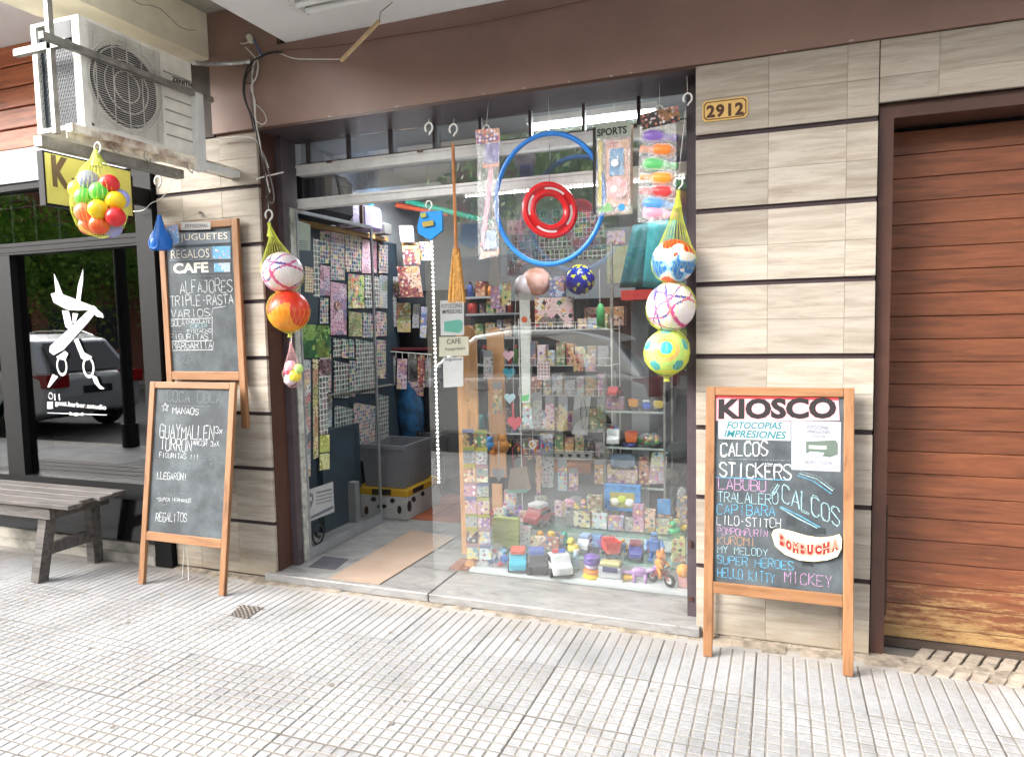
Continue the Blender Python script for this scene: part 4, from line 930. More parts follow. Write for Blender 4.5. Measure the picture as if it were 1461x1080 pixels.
quadp(P3, [(1129, 600), (1200, 602), (1199, 673), (1129, 670)], paper('#dfe2ee'), B3)
GI = inks('grey', '#5d6067'); PRN = inks('printer', '#59665c')
ftext(P3, 'FOTOCOPIAS', (1152, 612), (1182, 613), 5, GI, B3, 0, k=.0026); ftext(P3, 'IMPRESIONES', (1152, 618), (1184, 619), 4.5, GI, B3, 0, k=.0026); ftext(P3, 'COLOR', (1158, 624), (1178, 625), 4, GI, B3, 0, k=.0026)
ftext(P3, 'NEGRO Y COLOR', (1148, 661), (1187, 663), 4.5, GI, B3, 0, k=.0026)
quadp(P3, [(1150, 630), (1192, 628), (1195, 633), (1195, 648), (1184, 652), (1150, 646)], PRN, B3, k=.0026, name='printer_print'); quadp(P3, [(1154, 635), (1179, 636), (1179, 641), (1154, 640)], inks('pale', '#b7c4b4'), B3, k=.0040, name='printer_print'); quadp(P3, [(1156, 644), (1176, 646), (1172, 652), (1150, 649)], inks('skyp', '#bfe0ee'), B3, k=.0042, name='printer_print')
for tx, x0, y0, x1, y1, h, m_, w_ in (('CALCOS', 1024, 651, 1096, 650, 19, CW, 1.9), ('STICKERS', 1022, 679, 1130, 684, 20, CW, 1.9), ('LABUBU', 1021, 698, 1094, 701, 16, CP, 1.7),
        ('TRALALERO', 1020, 716, 1111, 719, 15, CG, 1.5), ('CAPIBARA', 1019, 733, 1107, 736, 14, CB, 1.5), ('LILO-STITCH', 1019, 748, 1115, 753, 13, CW, 1.4), ('POMPOMPURIN', 1020, 762, 1096, 766, 10, CP, 1.2),
        ('KUROMI', 1020, 776, 1079, 779, 12, CO, 1.4), ('MY MELODY', 1020, 788, 1096, 794, 10, CG, 1.2), ('SUPER HEROES', 1019, 803, 1133, 813, 12, CB, 1.4), ('HELLO KITTY', 1020, 822, 1106, 832, 14, CB, 1.4), ('MICKEY', 1115, 830, 1188, 837, 16, CP, 1.4)):
    chalk(P3, tx, (x0+3, y0), (x1, y1), h, m_, B3, w_, dbl=(tx in ('CALCOS', 'STICKERS')))
chalk(P3, 'CALCOS', (1114, 716), (1199, 752), 26, CG, B3, 1.3, slant=-.0, dbl=True)
def line_(pl, pts, w, m, parent, k=.0016):
    mb = MB(); ab = [pl.px(*p) for p in pts]; stroke(pl, ab, ppm(pl.P(*ab[0]))*w, mb, k); return mb.build('chalk_line', m, parent)
for pts, m_ in (([(1020, 656), (1060, 655), (1128, 657)], CD), ([(1020, 680.5), (1060, 682), (1128, 685)], CB), ([(1140, 675), (1165, 683), (1188, 700)], CG), ([(1138, 678), (1160, 686), (1186, 704)], CB), ([(1142, 672), (1168, 680), (1190, 698)], CD),
                ([(1113, 722), (1140, 735), (1170, 752)], CB), ([(1113, 724), (1138, 739), (1166, 753)], CG), ([(1101, 704), (1110, 690)], CG), ([(1104, 706), (1112, 692)], CG), ([(1099, 700), (1107, 689)], CD)):
    line_(P3, pts, 1.3, m_, B3)
for rc in ((1122, 736, 1136, 750), (1158, 752, 1178, 762), (1144, 798, 1160, 808), (1096, 748, 1108, 758)):
    print_(P3, rc, mat('tape_dark', '#2e3336', .6), B3, .0008, 'tape_scrap', .0005)
bl = [(1101, 762), (1104, 755), (1112, 753), (1130, 757), (1150, 763), (1170, 766), (1188, 764), (1197, 761), (1201, 768), (1200, 782), (1194, 793), (1180, 798), (1160, 800), (1140, 798), (1120, 790), (1106, 778)]
quadp(P3, bl, inks('cream', '#ecdcae'), B3, k=.013, d=.002, name='banner_sticker', label='cream curved cardboard sticker reading BOMBUCHA in red outlined letters')
def curvetext(pl, s, pts, h, m, parent, bold, k):
    n = len(s)
    for i, ch in enumerate(s):
        t0 = i/n; t1 = (i+1.02)/n
        def at_(t):
            x = t*(len(pts)-1); j = min(int(x), len(pts)-2); f = x-j; return (pts[j][0]*(1-f)+pts[j+1][0]*f, pts[j][1]*(1-f)+pts[j+1][1]*f)
        ftext(pl, ch, at_(t0), at_(t1), h*(1.15 if i == 0 else 1), m, parent, bold, k=k)
cv = [(1111, 777), (1130, 787), (1150, 792), (1172, 791), (1197, 783)]
curvetext(P3, 'BOMBUCHA', cv, 16.5, inks('bombred', '#8a1a1e'), B3, .12, .0162); curvetext(P3, 'BOMBUCHA', cv, 16, inks('bombpink', '#cf8a78'), B3, -.005, .0176)

# --- left standing board
xl2 = atZ(199, 832, 0).x; xr2 = atZ(323, 849, 0).x
B2, P2 = board('lower left chalkboard headed COCA COLA standing on the pavement beside the bench', xl2, xr2, -.288, 0, -.12, 1.165, .255)
for tx, x0, y0, x1, y1, h, m_, w_ in (('COCA COLA', 237, 572, 317, 575, 15, CD, 1.6), ('MANAOS', 246, 590, 284, 592, 9, CW, 1.3), ('GUAYMALLEN', 227, 624, 306, 628, 19, CW, 1.5), ('TURRON', 228, 641, 274, 645, 17, CW, 1.5),
        ('ARCOR 3xX', 275, 635, 313, 637, 7, CW, 1.1), ('3x', 307, 618, 318, 619, 9, CW, 1.2), ('FIGURITAS !!!', 227, 652, 284, 656, 7, CW, 1), ('FORTNITE', 284, 656, 311, 658, 5, CD, .8), ('ETC', 300, 664, 311, 665, 4, CD, .8), ('LLEGARON!', 224, 683, 267, 685, 10, CW, 1.2),
        ('*LAMBUBUTTIO', 223, 707, 274, 711, 6, CD, .9), ('*SUPER HERMANOS', 223, 714, 273, 717, 5, CW, .8), ('*FIGURA DRAGON GOLOSO', 223, 720, 281, 724, 5, CD, .7), ('REGALITOS', 222, 743, 267, 745, 12, CW, 1.2)):
    chalk(P2, tx, (x0, y0), (x1, y1), h, m_, B2, w_)
star = []
for i in range(11):
    a = math.pi/2+i*math.pi/5; r = 6.5 if i % 2 == 0 else 3; star.append((236+r*math.cos(a)*.8, 581-r*math.sin(a)))
line_(P2, star, 1.2, CW, B2)
line_(P2, [(268+4*math.cos(i*.6), 664-4.5*math.sin(i*.6)) for i in range(11)], .9, CD, B2); line_(P2, [(237, 578), (300, 580)], .6, CD, B2)
MB().tube([atY(262, 765, -.2), atY(262, 790, -.17), atY(260, 825, -.2)], .0015, 4).tube([atY(264, 765, -.2), atY(268, 800, -.18), atY(269, 828, -.2)], .0015, 4).build('hanging_string', CWH, B2)
# --- left upper board hung on the pillar
q = atY(228, 322, -.03); q2 = atY(340, 318, -.03)
B1, P1 = board('upper left chalkboard with JUGUETES and REGALOS banners hung on the travertine pillar', q.x, q2.x+.006, -.035, .895, -.035, 2.085, .275, .042)
MB().tube([(q.x+.1, -.03, 2.08), ((q.x+q2.x)/2, -.02, 2.14), (q2.x-.1, -.03, 2.08)], .0015, 4).build('hanging_wire', GREYST, B1)
MB().cbox(((q.x+q2.x)/2, -.012, 2.14), (.012, .024, .012)).build('nail', GREYST, B1)
quadp(P1, [(261, 318), (303, 317), (303, 328), (261, 329)], paper('#e8e8e6'), B1, k=.013); ftext(P1, 'FOTOCOPIAS', (267, 326), (299, 325), 5, inks('kblack', ''), B1, 0, k=.0148)
quadp(P1, [(245, 333), (328, 330), (329, 346), (245, 351)], inks('bluegrey', '#7b8590'), B1); ftext(P1, 'JUGUETES', (257, 347), (327, 345), 13.5, inks('dkedge', '#33363b'), B1, .05, k=.0026); ftext(P1, 'JUGUETES', (258, 346.5), (326, 344.5), 12.5, inks('lt', '#d9d7cc'), B1, .015, k=.0040)
quadp(P1, [(243, 355), (330, 351), (330, 370), (243, 373)], inks('bluegrey', ''), B1); ftext(P1, 'REGALOS', (244, 370), (301, 368), 13.5, inks('dkedge', ''), B1, .05, k=.0026); ftext(P1, 'REGALOS', (245, 369.5), (300, 367.5), 12.5, inks('lt', ''), B1, .015, k=.0040)
quadp(P1, [(304, 352), (329, 351), (329, 369), (304, 370)], prints('blue_toys', '#2f8fcf', ['#dfeaf2', '#5bc0f0', '#e36a8a', '#e9f4fa'], .03, .3), B1, k=.0030)
quadp(P1, [(243, 375), (330, 372), (330, 390), (243, 392)], mat('print_dark', '#4b5156', .6), B1); ftext(P1, 'CAFE', (248, 390), (298, 388), 14, inks('lt', ''), B1, .04, k=.0026)
quadp(P1, [(306, 376), (329, 375), (329, 388), (306, 388)], prints('blue_toys', ''), B1, k=.0030)
for tx, x0, y0, x1, y1, h, m_, w_ in (('CHOCOTORTA', 262, 401, 321, 399, 6, CD, .9), ('ALFAJORES', 257, 419, 333, 416, 17, CW, 1.5), ('TRIPLE-RASTA', 243, 437, 334, 434, 14, CW, 1.5), ('VARIOS', 244, 454, 301, 451, 11, CW, 1.3),
        ('GULA', 244, 466, 264, 465, 8, CW, 1), ('CHOCOLATE', 266, 462, 301, 461, 5, CW, .9), ('COFLER', 272, 468, 296, 467, 5, CG, .9), ('PISTACHO', 267, 475, 302, 474, 5, CW, .9), ('FIGURITAS', 243, 485, 298, 484, 8, CW, 1), ('MARGARITA', 246, 498, 304, 497, 10, CW, 1.3), ('BRAINROT', 244, 508, 281, 507, 7, CD, 1), ('TRALALERO', 244, 518, 280, 517, 7, CD, 1)):
    chalk(P1, tx, (x0, y0), (x1, y1), h, m_, B1, w_)
for pts in ([(243, 456), (301, 454), (304, 440), (322, 437)], [(243, 473), (264, 473)], [(243, 487), (303, 486), (303, 452)], [(245, 500), (304, 499), (305, 488)], [(246, 394), (330, 393)]): line_(P1, pts, 1.0, CW if len(pts) > 2 else CD, B1)
# blue toy cone shape hung at its corner, blue spotted tag
T = thing('blue_whistle_toy', 'glossy blue plastic bottle shaped toy hanging at the chalkboard corner', 'toy', atY(231, 357, -.12))
c = atY(229, 340, -.12); s_ = ppm(c)
b = MB(); b.lathe([(0, -17*s_), (13*s_, -17*s_), (15*s_, -14*s_), (15*s_, -3*s_), (13*s_, 3*s_), (8*s_, 12*s_), (4*s_, 26*s_), (3*s_, 32*s_), (0, 33*s_)], 20, c, 'Z'); b.build('body', plastic('#1a6fd0'), T, smooth=True)
MB().torus((c.x+.004, c.y-13.5*s_, c.z-8*s_), 8*s_, 1.2*s_, (0, 1, 0), 24, 6).build('rim', plastic('#1a6fd0'), T, smooth=True)
mb = MB(); Pt = planeY(-.075); addpoly(mb, Pt, [(238, 323), (254, 321), (256, 347), (240, 349)], 0, .004); mb.build('spotted_card', prints('blue_toys', ''), label='small blue picture card tucked behind the blue toy', cat='card')
# small K sign under the air conditioner
XS = -3.5; SP = planeX(XS); SP.n = Vector((1, 0, 0))
T = thing('lightbox_sign', 'yellow projecting lightbox sign with brown capital K behind the ball bag', 'sign', (XS-.06, -.42, 2.12))
MB().box(XS-.045, XS-.004, -.684, -.158, 2.113, 2.387).build('case', BLACKP, T)
MB().box(XS-.004, XS, -.675, -.165, 2.125, 2.378).build('face', mat('sign_yellow', '#d7d36c', .35, var=.06, scale=8), T)
MB().box(XS-.045, XS-.01, -.149, .0, 2.2, 2.3).build('mounting_arm', BLACKP, T)
SB = mat('sign_brown', '#6b5a3c', .5)
ftext(SP, 'K', (75, 263), (101, 269), 42, SB, T, .05, k=.002); ftext(SP, 'o', (108, 262), (127, 264), 15, SB, T, .05, k=.002); ftext(SP, 'd', (150, 288), (170, 291), 26, SB, T, .06, k=.002)
quadp(SP, [(101, 254), (128, 258), (128, 264), (106, 260)], SB, T, k=.003, name='swash')

# ================================================================= BENCH, GRATE
BW = wood('bench_wood', '#6b6662', '#504b48', '#302c2a', (.9, 8, 8), .75, .4, .1)
bn = thing('bench', 'low weathered grey brown wooden slat bench outside the barber shop', 'bench', (-4.4, -.28, 0))
e = atZ(172, 716, .47)
for i in range(4):
    y = -.48+i*.105; MB().bevbox(-5.4, -3.79+(.02, -.03, .01, -.015)[i]+.03*i*0, y, y+.098, .458, .482, .004).build('slat', BW, bn)
MB().box(-5.35, -3.95, -.46, -.43, .385, .457).build('apron', BW, bn); MB().box(-5.35, -3.95, -.10, -.07, .385, .457).build('apron', BW, bn)
MB().box(-3.98, -3.95, -.429, -.101, .385, .457).build('apron', BW, bn)
for xx in (-4.03,):
    for (yt, yb) in ((-.40, -.45), (-.13, -.08)):
        MB().tube([(xx, yt, .457), (xx-.06, yb, .0)], .045, 4).build('leg', BW, bn)
    MB().box(-4.09, -4.055, -.40, -.12, .15, .22).build('stretcher', BW, bn)
gr = thing('drain_grate', 'small rusty square drain grate set in the pavement below the step', 'grate', (-2.58, -.42, 0))
c = [atZ(x, y, .002) for x, y in ((327, 877), (353, 882), (377, 866), (344, 862))]
mb = MB(); mb.add([p for p in c]+[p-Vector((0, 0, .008)) for p in c], [(0,1,2,3), (0,1,5,4), (1,2,6,5), (2,3,7,6), (3,0,4,7)]); mb.build('plate', mat('grate_dark', '#54504b', .6, .3, var=.3, scale=60), gr)
mb = MB()
for i in range(9):
    for j in range(9):
        a = c[0].lerp(c[1], (i+.2)/9.2).lerp(c[3].lerp(c[2], (i+.2)/9.2), (j+.2)/9.2); b_ = c[0].lerp(c[1], (i+.75)/9.2).lerp(c[3].lerp(c[2], (i+.75)/9.2), (j+.75)/9.2)
        if (i+j) % 2 == 0: mb.box(min(a.x, b_.x), max(a.x, b_.x), min(a.y, b_.y), max(a.y, b_.y), .001, .0045)
mb.build('studs', mat('grate_light', '#b3a9a0', .5, .3, var=.2), gr)

# ================================================================= NETS AND BALLS
NETY = mat('net_yellow', '#cfd84a', .5, var=.05); NETP = mat('net_pink', '#d9a8a8', .5, var=.05); HOOKW = mat('hook_white', '#dcdcd6', .35, var=0)
def hook(parent, x, y, Y, sc=1, name='hook', m=None, wire=None):
    """S hook whose lower curl ends near pixel x,y"""
    c = atY(x, y, Y); s_ = ppm(c)*sc; pts = []
    for i in range(15):
        a = -1.2+i*.36; pts.append(c+Vector((6*s_*math.cos(a), 0, (9+7*math.sin(a))*s_)))
    pts = [c+Vector((0, 0, -1*s_))]+[c+Vector((1.5*s_, 0, 2*s_))]+pts
    mb = MB().tube(pts, 1.3*s_, 6)
    if wire: mb.tube([c+Vector((0, 0, 15*s_)), atY(wire[0], wire[1], Y+.02)], .0012, 4)
    return mb.build(name, m or HOOKW, parent, smooth=True)
def net(parent, prof, ctr, m, n=24, tw=.42, r=.0005):
    """criss-cross net over a lathe profile [(radius, z)] around ctr(z)->(x,y)"""
    mb = MB(); k = len(prof)
    for sgn in (1, -1):
        for j in range(n):
            pts = []
            for i, (rr, z) in enumerate(prof):
                a = 2*math.pi*j/n+sgn*tw*i*math.pi/n*1.9; x, y = ctr(z); pts.append((x+rr*math.cos(a), y+rr*math.sin(a), z))
            mb.tube(pts, r, 3, cap=False)
    return mb.build('net', m, parent)
def ico(c, r, sub, mats, fn, name, parent, smooth=True, **k):
    import bmesh
    bm = bmesh.new(); bmesh.ops.create_icosphere(bm, subdivisions=sub, radius=1)
    mb = MB()
    bm.verts.ensure_lookup_table(); idx = {v: i for i, v in enumerate(bm.verts)}
    mb.add([Vector(c)+v.co*r for v in bm.verts], [tuple(idx[v] for v in f.verts) for f in bm.faces])
    mb.mi = [fn((f.calc_center_median()).normalized()) for f in bm.faces]; bm.free()
    return mb.build(name, mats, parent, smooth=smooth, **k)
def sphere_prof(c, r, a0=0, n=7): return [(r*1.03*math.sin(math.pi*i/n), c+r*1.03*math.cos(math.pi*i/n)) for i in range(a0, n)]
BN = [(Vector(n).normalized(), o, c) for n, o, c in (((.9,-.2,.4),.25,1),((-.5,-.3,.8),.1,1),((.2,-.5,.85),-.45,1),((.75,-.1,-.66),-.1,1),((1,.1,.1),-.5,2),((-.3,-.2,-.93),-.35,2))]
def f_star(d): # curved bands crossing the ball
    for n, o, c in BN:
        v = n.dot(d)-o-.08*math.sin(4*d.x+3*d.z)
        if abs(v) < .045: return c if math.sin(7*d.x+5*d.z+o*9) > -.55 else 3-c
    return 0
def f_redor(d): return 1 if d.z < .12+.25*math.sin(3*d.x) and d.y < .2 and abs(d.x+.1) < .75 else 0
def f_marble(d):
    w = .22*math.sin(6*d.x+4*d.z)+.18*math.sin(9*d.z-5*d.x+1)
    if d.z+.45*d.x+w > .62: return 1
    if d.z < -.02+w and d.z > -.62+w*.6 and abs(d.x+.1) > .22+w*.5: return 2
    if d.z < .1+w and d.z > -.7+w and abs(d.x+.1) > .12+w*.5: return 3
    return 1 if d.z < -.82+w*.3 else 0
icod = [Vector(v).normalized() for v in ((0,-1,.0),(0,-.45,.9),(.85,-.45,.28),(.53,-.45,-.72),(-.53,-.45,-.72),(-.85,-.45,.28),(0,1,0),(.5,.45,.7),(-.5,.45,.7))]
CC = Vector((.12, -.95, .25)).normalized()
def f_green(d):
    best = max(range(len(icod)), key=lambda i: (icod[i]).dot(d)); p = icod[best] if best else icod[0]
    if CC.dot(d) > .955: return 1
    r = math.acos(max(-1, min(1, CC.dot(d))))
    for q in range(5):
        a = q*1.2566+.3; s1 = CC.cross(Vector((0, 0, 1))).normalized(); s2 = s1.cross(CC); pd = CC*math.cos(1.05)+(s1*math.cos(a)+s2*math.sin(a))*math.sin(1.05)
        if pd.dot(d) > .965: return 1
    return 2 if r < .42 else (3 if r < .62 else (0 if r < .95 else (2 if int(r*6) % 2 else 0)))
WB = plastic('#e9dfe2'); PK = plastic('#d0508c'); PU = plastic('#5a4a9a'); RED = plastic('#d4361f'); ORG = plastic('#f08c22'); BLU = plastic('#2c72b8'); SKB = plastic('#8fc3e3'); YGR = plastic('#b9df7a'); TEA = plastic('#2fa3ad'); YEL = plastic('#efe03c'); PCH = plastic('#f2b36a')
def hanging_balls(name, lab, balls, Y, hk, prof_top, mnet, wire=None, tail=None):
    c0 = atY(*hk, Y); T = thing(name, lab, 'ball net', c0); rr = []
    for (x, y, r, mats, fn) in balls:
        c = atY(x, y, Y); R = r*ppm(c); ico(c, R, 5, mats, fn, 'ball', T); rr.append((c, R))
    top = rr[0]; prof = [(.004, c0.z), (.006, c0.z-.02)]
    prof += [(prof_top*top[1], (c0.z*.4+(top[0].z+top[1])*.6))]
    for (c, R) in rr: prof += sphere_prof(c.z, R, 2, 8)[:6]
    prof += [(.008, rr[-1][0].z-rr[-1][1]-.012), (.014, rr[-1][0].z-rr[-1][1]-.03)]
    zs_ = [(c.z, c.x, c.y) for c, R in rr]; zs_ = [(c0.z, c0.x, c0.y)]+zs_
    def ctr(z):
        for A, B in zip(zs_[:-1], zs_[1:]):
            if z >= B[0]: t = (A[0]-z)/max(1e-6, A[0]-B[0]); return (A[1]+(B[1]-A[1])*max(0, t), A[2]+(B[2]-A[2])*max(0, t))
        return zs_[-1][1:]
    net(T, prof, ctr, mnet)
    MB().lathe([(.010, c0.z), (.007, c0.z-.03), (.016, c0.z-.075)], 8, (c0.x, c0.y, 0)).build('net_knot', mnet, T)
    hook(T, hk[0], hk[1]-2, Y, 1, wire=wire)
    return T
hanging_balls('ball_net', 'yellow net with a pink striped ball above a red and orange ball', [(403, 389, 29, [WB, PK, PU], f_star), (412, 444, 29.5, [RED, ORG], f_redor)], -.06, (384, 318), .25, NETY, (383, 290))
hanging_balls('ball_net', 'yellow net with marbled, striped and lime green balls hanging at the right window post', [(961, 373, 31, [plastic('#eadfe0'), RED, BLU, SKB], f_marble), (957, 438, 34.5, [WB, PK, PU], f_star), (951, 503, 32, [YGR, TEA, YEL, PCH], f_green)], -.05, (968, 272), .3, NETY, (978, 158))
# small net bag with yellow ball
T = thing('small_ball_bag', 'small pink net with a tiny yellow and pink ball hanging under the red orange ball', 'ball net', atY(415, 490, -.05))
for (x, y, r, m_) in ((415, 523, 9, plastic('#e4a9b8')), (421, 536, 9, YEL), (414, 541, 9, plastic('#e0d8dc')), (426, 526, 7, YGR), (413, 530, 8, plastic('#d85070'))):
    c = atY(x, y, -.05); MB().ball(c, r*ppm(c), 14).build('ball', m_, T, smooth=True)
c = atY(417, 532, -.05); s_ = ppm(c); net(T, [(.004, c.z+45*s_), (4*s_, c.z+30*s_), (10*s_, c.z+12*s_), (14*s_, c.z), (12*s_, c.z-13*s_), (4*s_, c.z-21*s_)], lambda z: (c.x, c.y), NETP, 12)
MB().tube([atY(415, 470, -.05), atY(416, 492, -.05)], .003, 5).build('string', HOOKW, T)
# coloured plastic balls
T = thing('plastic_ball_bag', 'net bag of small red, green, yellow and orange plastic balls under the air conditioner', 'ball net', atY(140, 330, -.95))
colr = {'l': '#9a9fd6', 'r': '#d92a2e', 'g': '#5cc94a', 'y': '#f2cf1c', 'o': '#f0582a', 'p': '#f47a5c'}
for (x, y, k_, dy) in ((126, 257, 'l', .02), (156, 263, 'r', .0), (112, 271, 'y', .03), (121, 282, 'g', 0), (142, 274, 'g', -.03), (165, 287, 'y', 0), (140, 299, 'y', -.05), (121, 303, 'p', -.01), (142, 321, 'o', -.03), (165, 310, 'r', -.02), (127, 322, 'p', .02), (160, 325, 'l', .03), (171, 284, 'l', .04), (150, 300, 'o', .06), (130, 290, 'g', .06)):
    c = atY(x, y, -.95+dy); MB().ball(c, 13.7*ppm(c), 20).build('ball', plastic(colr[k_]), T, smooth=True)
c = atY(142, 295, -.95); s_ = ppm(c)
net(T, [(3*s_, c.z+78*s_), (8*s_, c.z+66*s_), (20*s_, c.z+52*s_), (31*s_, c.z+30*s_), (36*s_, c.z+8*s_), (36*s_, c.z-8*s_), (30*s_, c.z-28*s_), (16*s_, c.z-40*s_), (3*s_, c.z-44*s_)], lambda z: (c.x, c.y), NETY, 34, .3, .00045)
MB().lathe([(2.5*s_, c.z+80*s_), (4*s_, c.z+70*s_), (9*s_, c.z+56*s_)], 10, (c.x, c.y, 0)).build('net_knot', NETY, T)
hook(T, 140, 220, -.95)
for (x, y, Y, w_) in ((226, 268, -.2, None), (612, 192, -.02, (612, 170)), (647, 194, .0, (648, 170))):
    T = thing('wall_hook', {226: 'white S hook hanging empty under the right end of the bracket', 612: 'white S hook hanging empty left of the broom', 647: 'white S hook from which the broom hangs'}[x], 'hook', atY(x, y, Y)); hook(T, x, y, Y, 1, wire=w_)
T = thing('wall_hook', 'white loop hook hanging empty at the right end of the shop lintel', 'hook', atY(981, 150, -.02)); hook(T, 981, 150, -.02, 1, wire=(980, 108))

# ================================================================= HANGING GOODS IN FRONT OF THE GLASS
YH = .06
# broom
T = thing('straw_broom', 'child size straw broom with wooden stick hanging in front of the window', 'broom', atY(650, 430, YH))
MB().tube([atY(646, 205, YH), atY(651, 362, YH)], .0085, 8).build('stick', wood('stick_wood', '#b97a45', '#9a5f33', None, (5, 5, .6)), T)
p0, p1 = atY(651, 358, YH), atY(652, 430, YH); s_ = ppm(p0)
mb = MB()
for i in range(90):
    a = random.uniform(-1, 1); d = random.uniform(-1, 1); mb.tube([p0+Vector((a*5*s_, d*.012, -random.uniform(0, 4)*s_)), (p0+p1)/2+Vector((a*9*s_, d*.016, 0)), p1+Vector((a*13*s_, d*.02, random.uniform(-3, 3)*s_))], .0018, 3, cap=False)
mb.build('bristles', mat('straw', '#c8964e', .8, var=.25, scale=60), T); MB().tube([p0+Vector((0, 0, .012)), p0-Vector((0, 0, .02))], .019, 10).build('binding', mat('straw_dark', '#a8763a', .8), T)
def pack(name, lab, cat, quad, Y, cardm=None, dpth=.03, film_=True, T=None, hk=None, wire=None, header=None):
    if T is None: T = thing(name, lab, cat, atY(sum(q[0] for q in quad)/len(quad), max(q[1] for q in quad), Y))
    pl = planeY(Y)
    if cardm: quadp(pl, quad, cardm, T, k=-dpth/2-.002, name='backing_card')
    if film_: quadp(pl, quad, film(), T, k=dpth/2, name='clear_film', d=.0006)
    if header: quadp(pl, header[0], header[1], T, k=dpth/2+.001, name='header_card', d=.001)
    if hk: hook(T, hk[0], hk[1], Y, .8, wire=wire)
    return T, pl
# blue hexagonal inflatable pack
T, pl = pack('blue_pack', 'bright blue inflatable toy pack hanging above the vertical LED strip', 'toy pack', [(600, 302), (632, 300), (633, 330), (624, 347), (600, 346), (594, 332)], YH, None, .02, film_=False, hk=(612, 300))
quadp(pl, [(601, 303), (631, 301), (632, 329), (615, 343), (598, 334), (596, 325)], plastic('#1a86cf', .25), T, k=-.008, name='folded_inflatable', d=.016)
quadp(pl, [(604, 318), (620, 315), (621, 322), (606, 325)], paper('#e3c95c'), T, k=.0165, name='print_panel'); quadp(pl, [(601, 306), (609, 304), (611, 310), (603, 312)], paper('#d9df6e'), T, k=.0165, name='print_panel')
# pink and violet toy broom in bag
T, pl = pack('toy_broom_bag', 'clear bag with pink and violet toy broom hanging left of the hoop', 'toy bag', [(682, 190), (714, 188), (713, 366), (684, 372)], YH, None, .03, hk=(694, 192), wire=(697, 145), header=([(680, 187), (714, 184), (715, 203), (681, 207)], prints('bright_head', '#4b58a8', ['#f0a030', '#e8e3f2', '#d8452f'], .02, .45)))
for q_, h_ in (([(692, 206), (712, 204), (711, 234), (691, 236)], '#6a58b0'), ([(689, 233), (712, 231), (712, 238), (689, 240)], '#ea8a70'), ([(698, 238), (704, 238), (692, 352), (686, 352)], '#eaa2b4'), ([(693, 330), (706, 328), (711, 358), (690, 360)], '#a6c0e2'), ([(688, 356), (712, 354), (712, 363), (685, 370)], '#efb59a')):
    quadp(pl, q_, plastic(h_, .4), T, k=-.006, name='broom_piece', d=.012)
# hoop
T = thing('hula_hoop', 'large blue plastic hoop hanging in the middle of the window', 'hoop', atY(785, 378, YH))
c = atY(785, 285, YH); s_ = ppm(c); cT, cB, cR, cL = atY(784, 191, YH), atY(787, 377, YH), atY(862, 283, YH), atY(708, 288, YH)
mb = MB(); R = (cT.z-cB.z)/2; c = (cT+cB)/2; pts = []
Rx = (cR.x-cL.x)/2; ry = math.sqrt(max(0, R*R-Rx*Rx)) if R > Rx else 0; c.x = (cR.x+cL.x)/2
n = 72; m = 8; vs = []; fs = []
for i in range(n):
    a = 2*math.pi*i/n; d = Vector((math.cos(a)*Rx/R, 0, math.sin(a))); 
    for j in range(m):
        q = 2*math.pi*j/m; rad = Vector((math.cos(a), 0, math.sin(a))); vs.append(c+d*R+rad*(.0125*math.cos(q))+Vector((0, .0125*math.sin(q), 0)))
for i in range(n):
    for j in range(m): fs.append((i*m+j, ((i+1) % n)*m+j, ((i+1) % n)*m+(j+1) % m, i*m+(j+1) % m))
mb.add(vs, fs); mb.build('ring', plastic('#2a80d8', .3), T, smooth=True); hook(T, 784, 186, YH, .9, wire=(782, 140))
# red ring with slots
T = thing('flying_ring', 'red plastic throwing ring hanging on a string inside the blue hoop', 'ring toy', atY(785, 338, YH-.02))
c = atY(785, 300, YH-.02); s_ = ppm(c); ax = Vector((.55, -.83, .12)).normalized(); a_ = ax.orthogonal().normalized(); b_ = ax.cross(a_); vs = []; fs = []
prof = [(41, -1), (41, 1), (38, 2.2), (33.5, 2.0), (32.5, .2), (29.5, .2), (28.5, 2.6), (24, 2.2), (20.5, -1.5), (20.5, -3), (24, .6), (29, .4), (32, -1.2), (37, .2)]; n = 48; m = len(prof)
for i in range(n):
    t = 2*math.pi*i/n; d = a_*math.cos(t)+b_*math.sin(t)
    for (r_, h_) in prof: vs.append(c+d*(r_*s_)+ax*(h_*s_))
for i in range(n):
    for j in range(m): fs.append((i*m+j, ((i+1) % n)*m+j, ((i+1) % n)*m+(j+1) % m, i*m+(j+1) % m))
MB().add(vs, fs).build('ring', plastic('#cf1d22', .25), T, smooth=True)
for t0 in (.2, 1.75, 3.3, 4.9):
    vs = []
    for i in range(7):
        t = t0+i*.16; d = a_*math.cos(t)+b_*math.sin(t); vs += [c+d*(33.2*s_)+ax*(.9*s_), c+d*(29.8*s_)+ax*(.9*s_)]
    MB().add(vs, [(2*i, 2*i+1, 2*i+3, 2*i+2) for i in range(6)]).build('print_arc', plastic('#e8d9d6'), T)
MB().tube([c+Vector((0, .0, 38*s_)), atY(784, 205, YH)], .0012, 4).build('string', CBK, T)
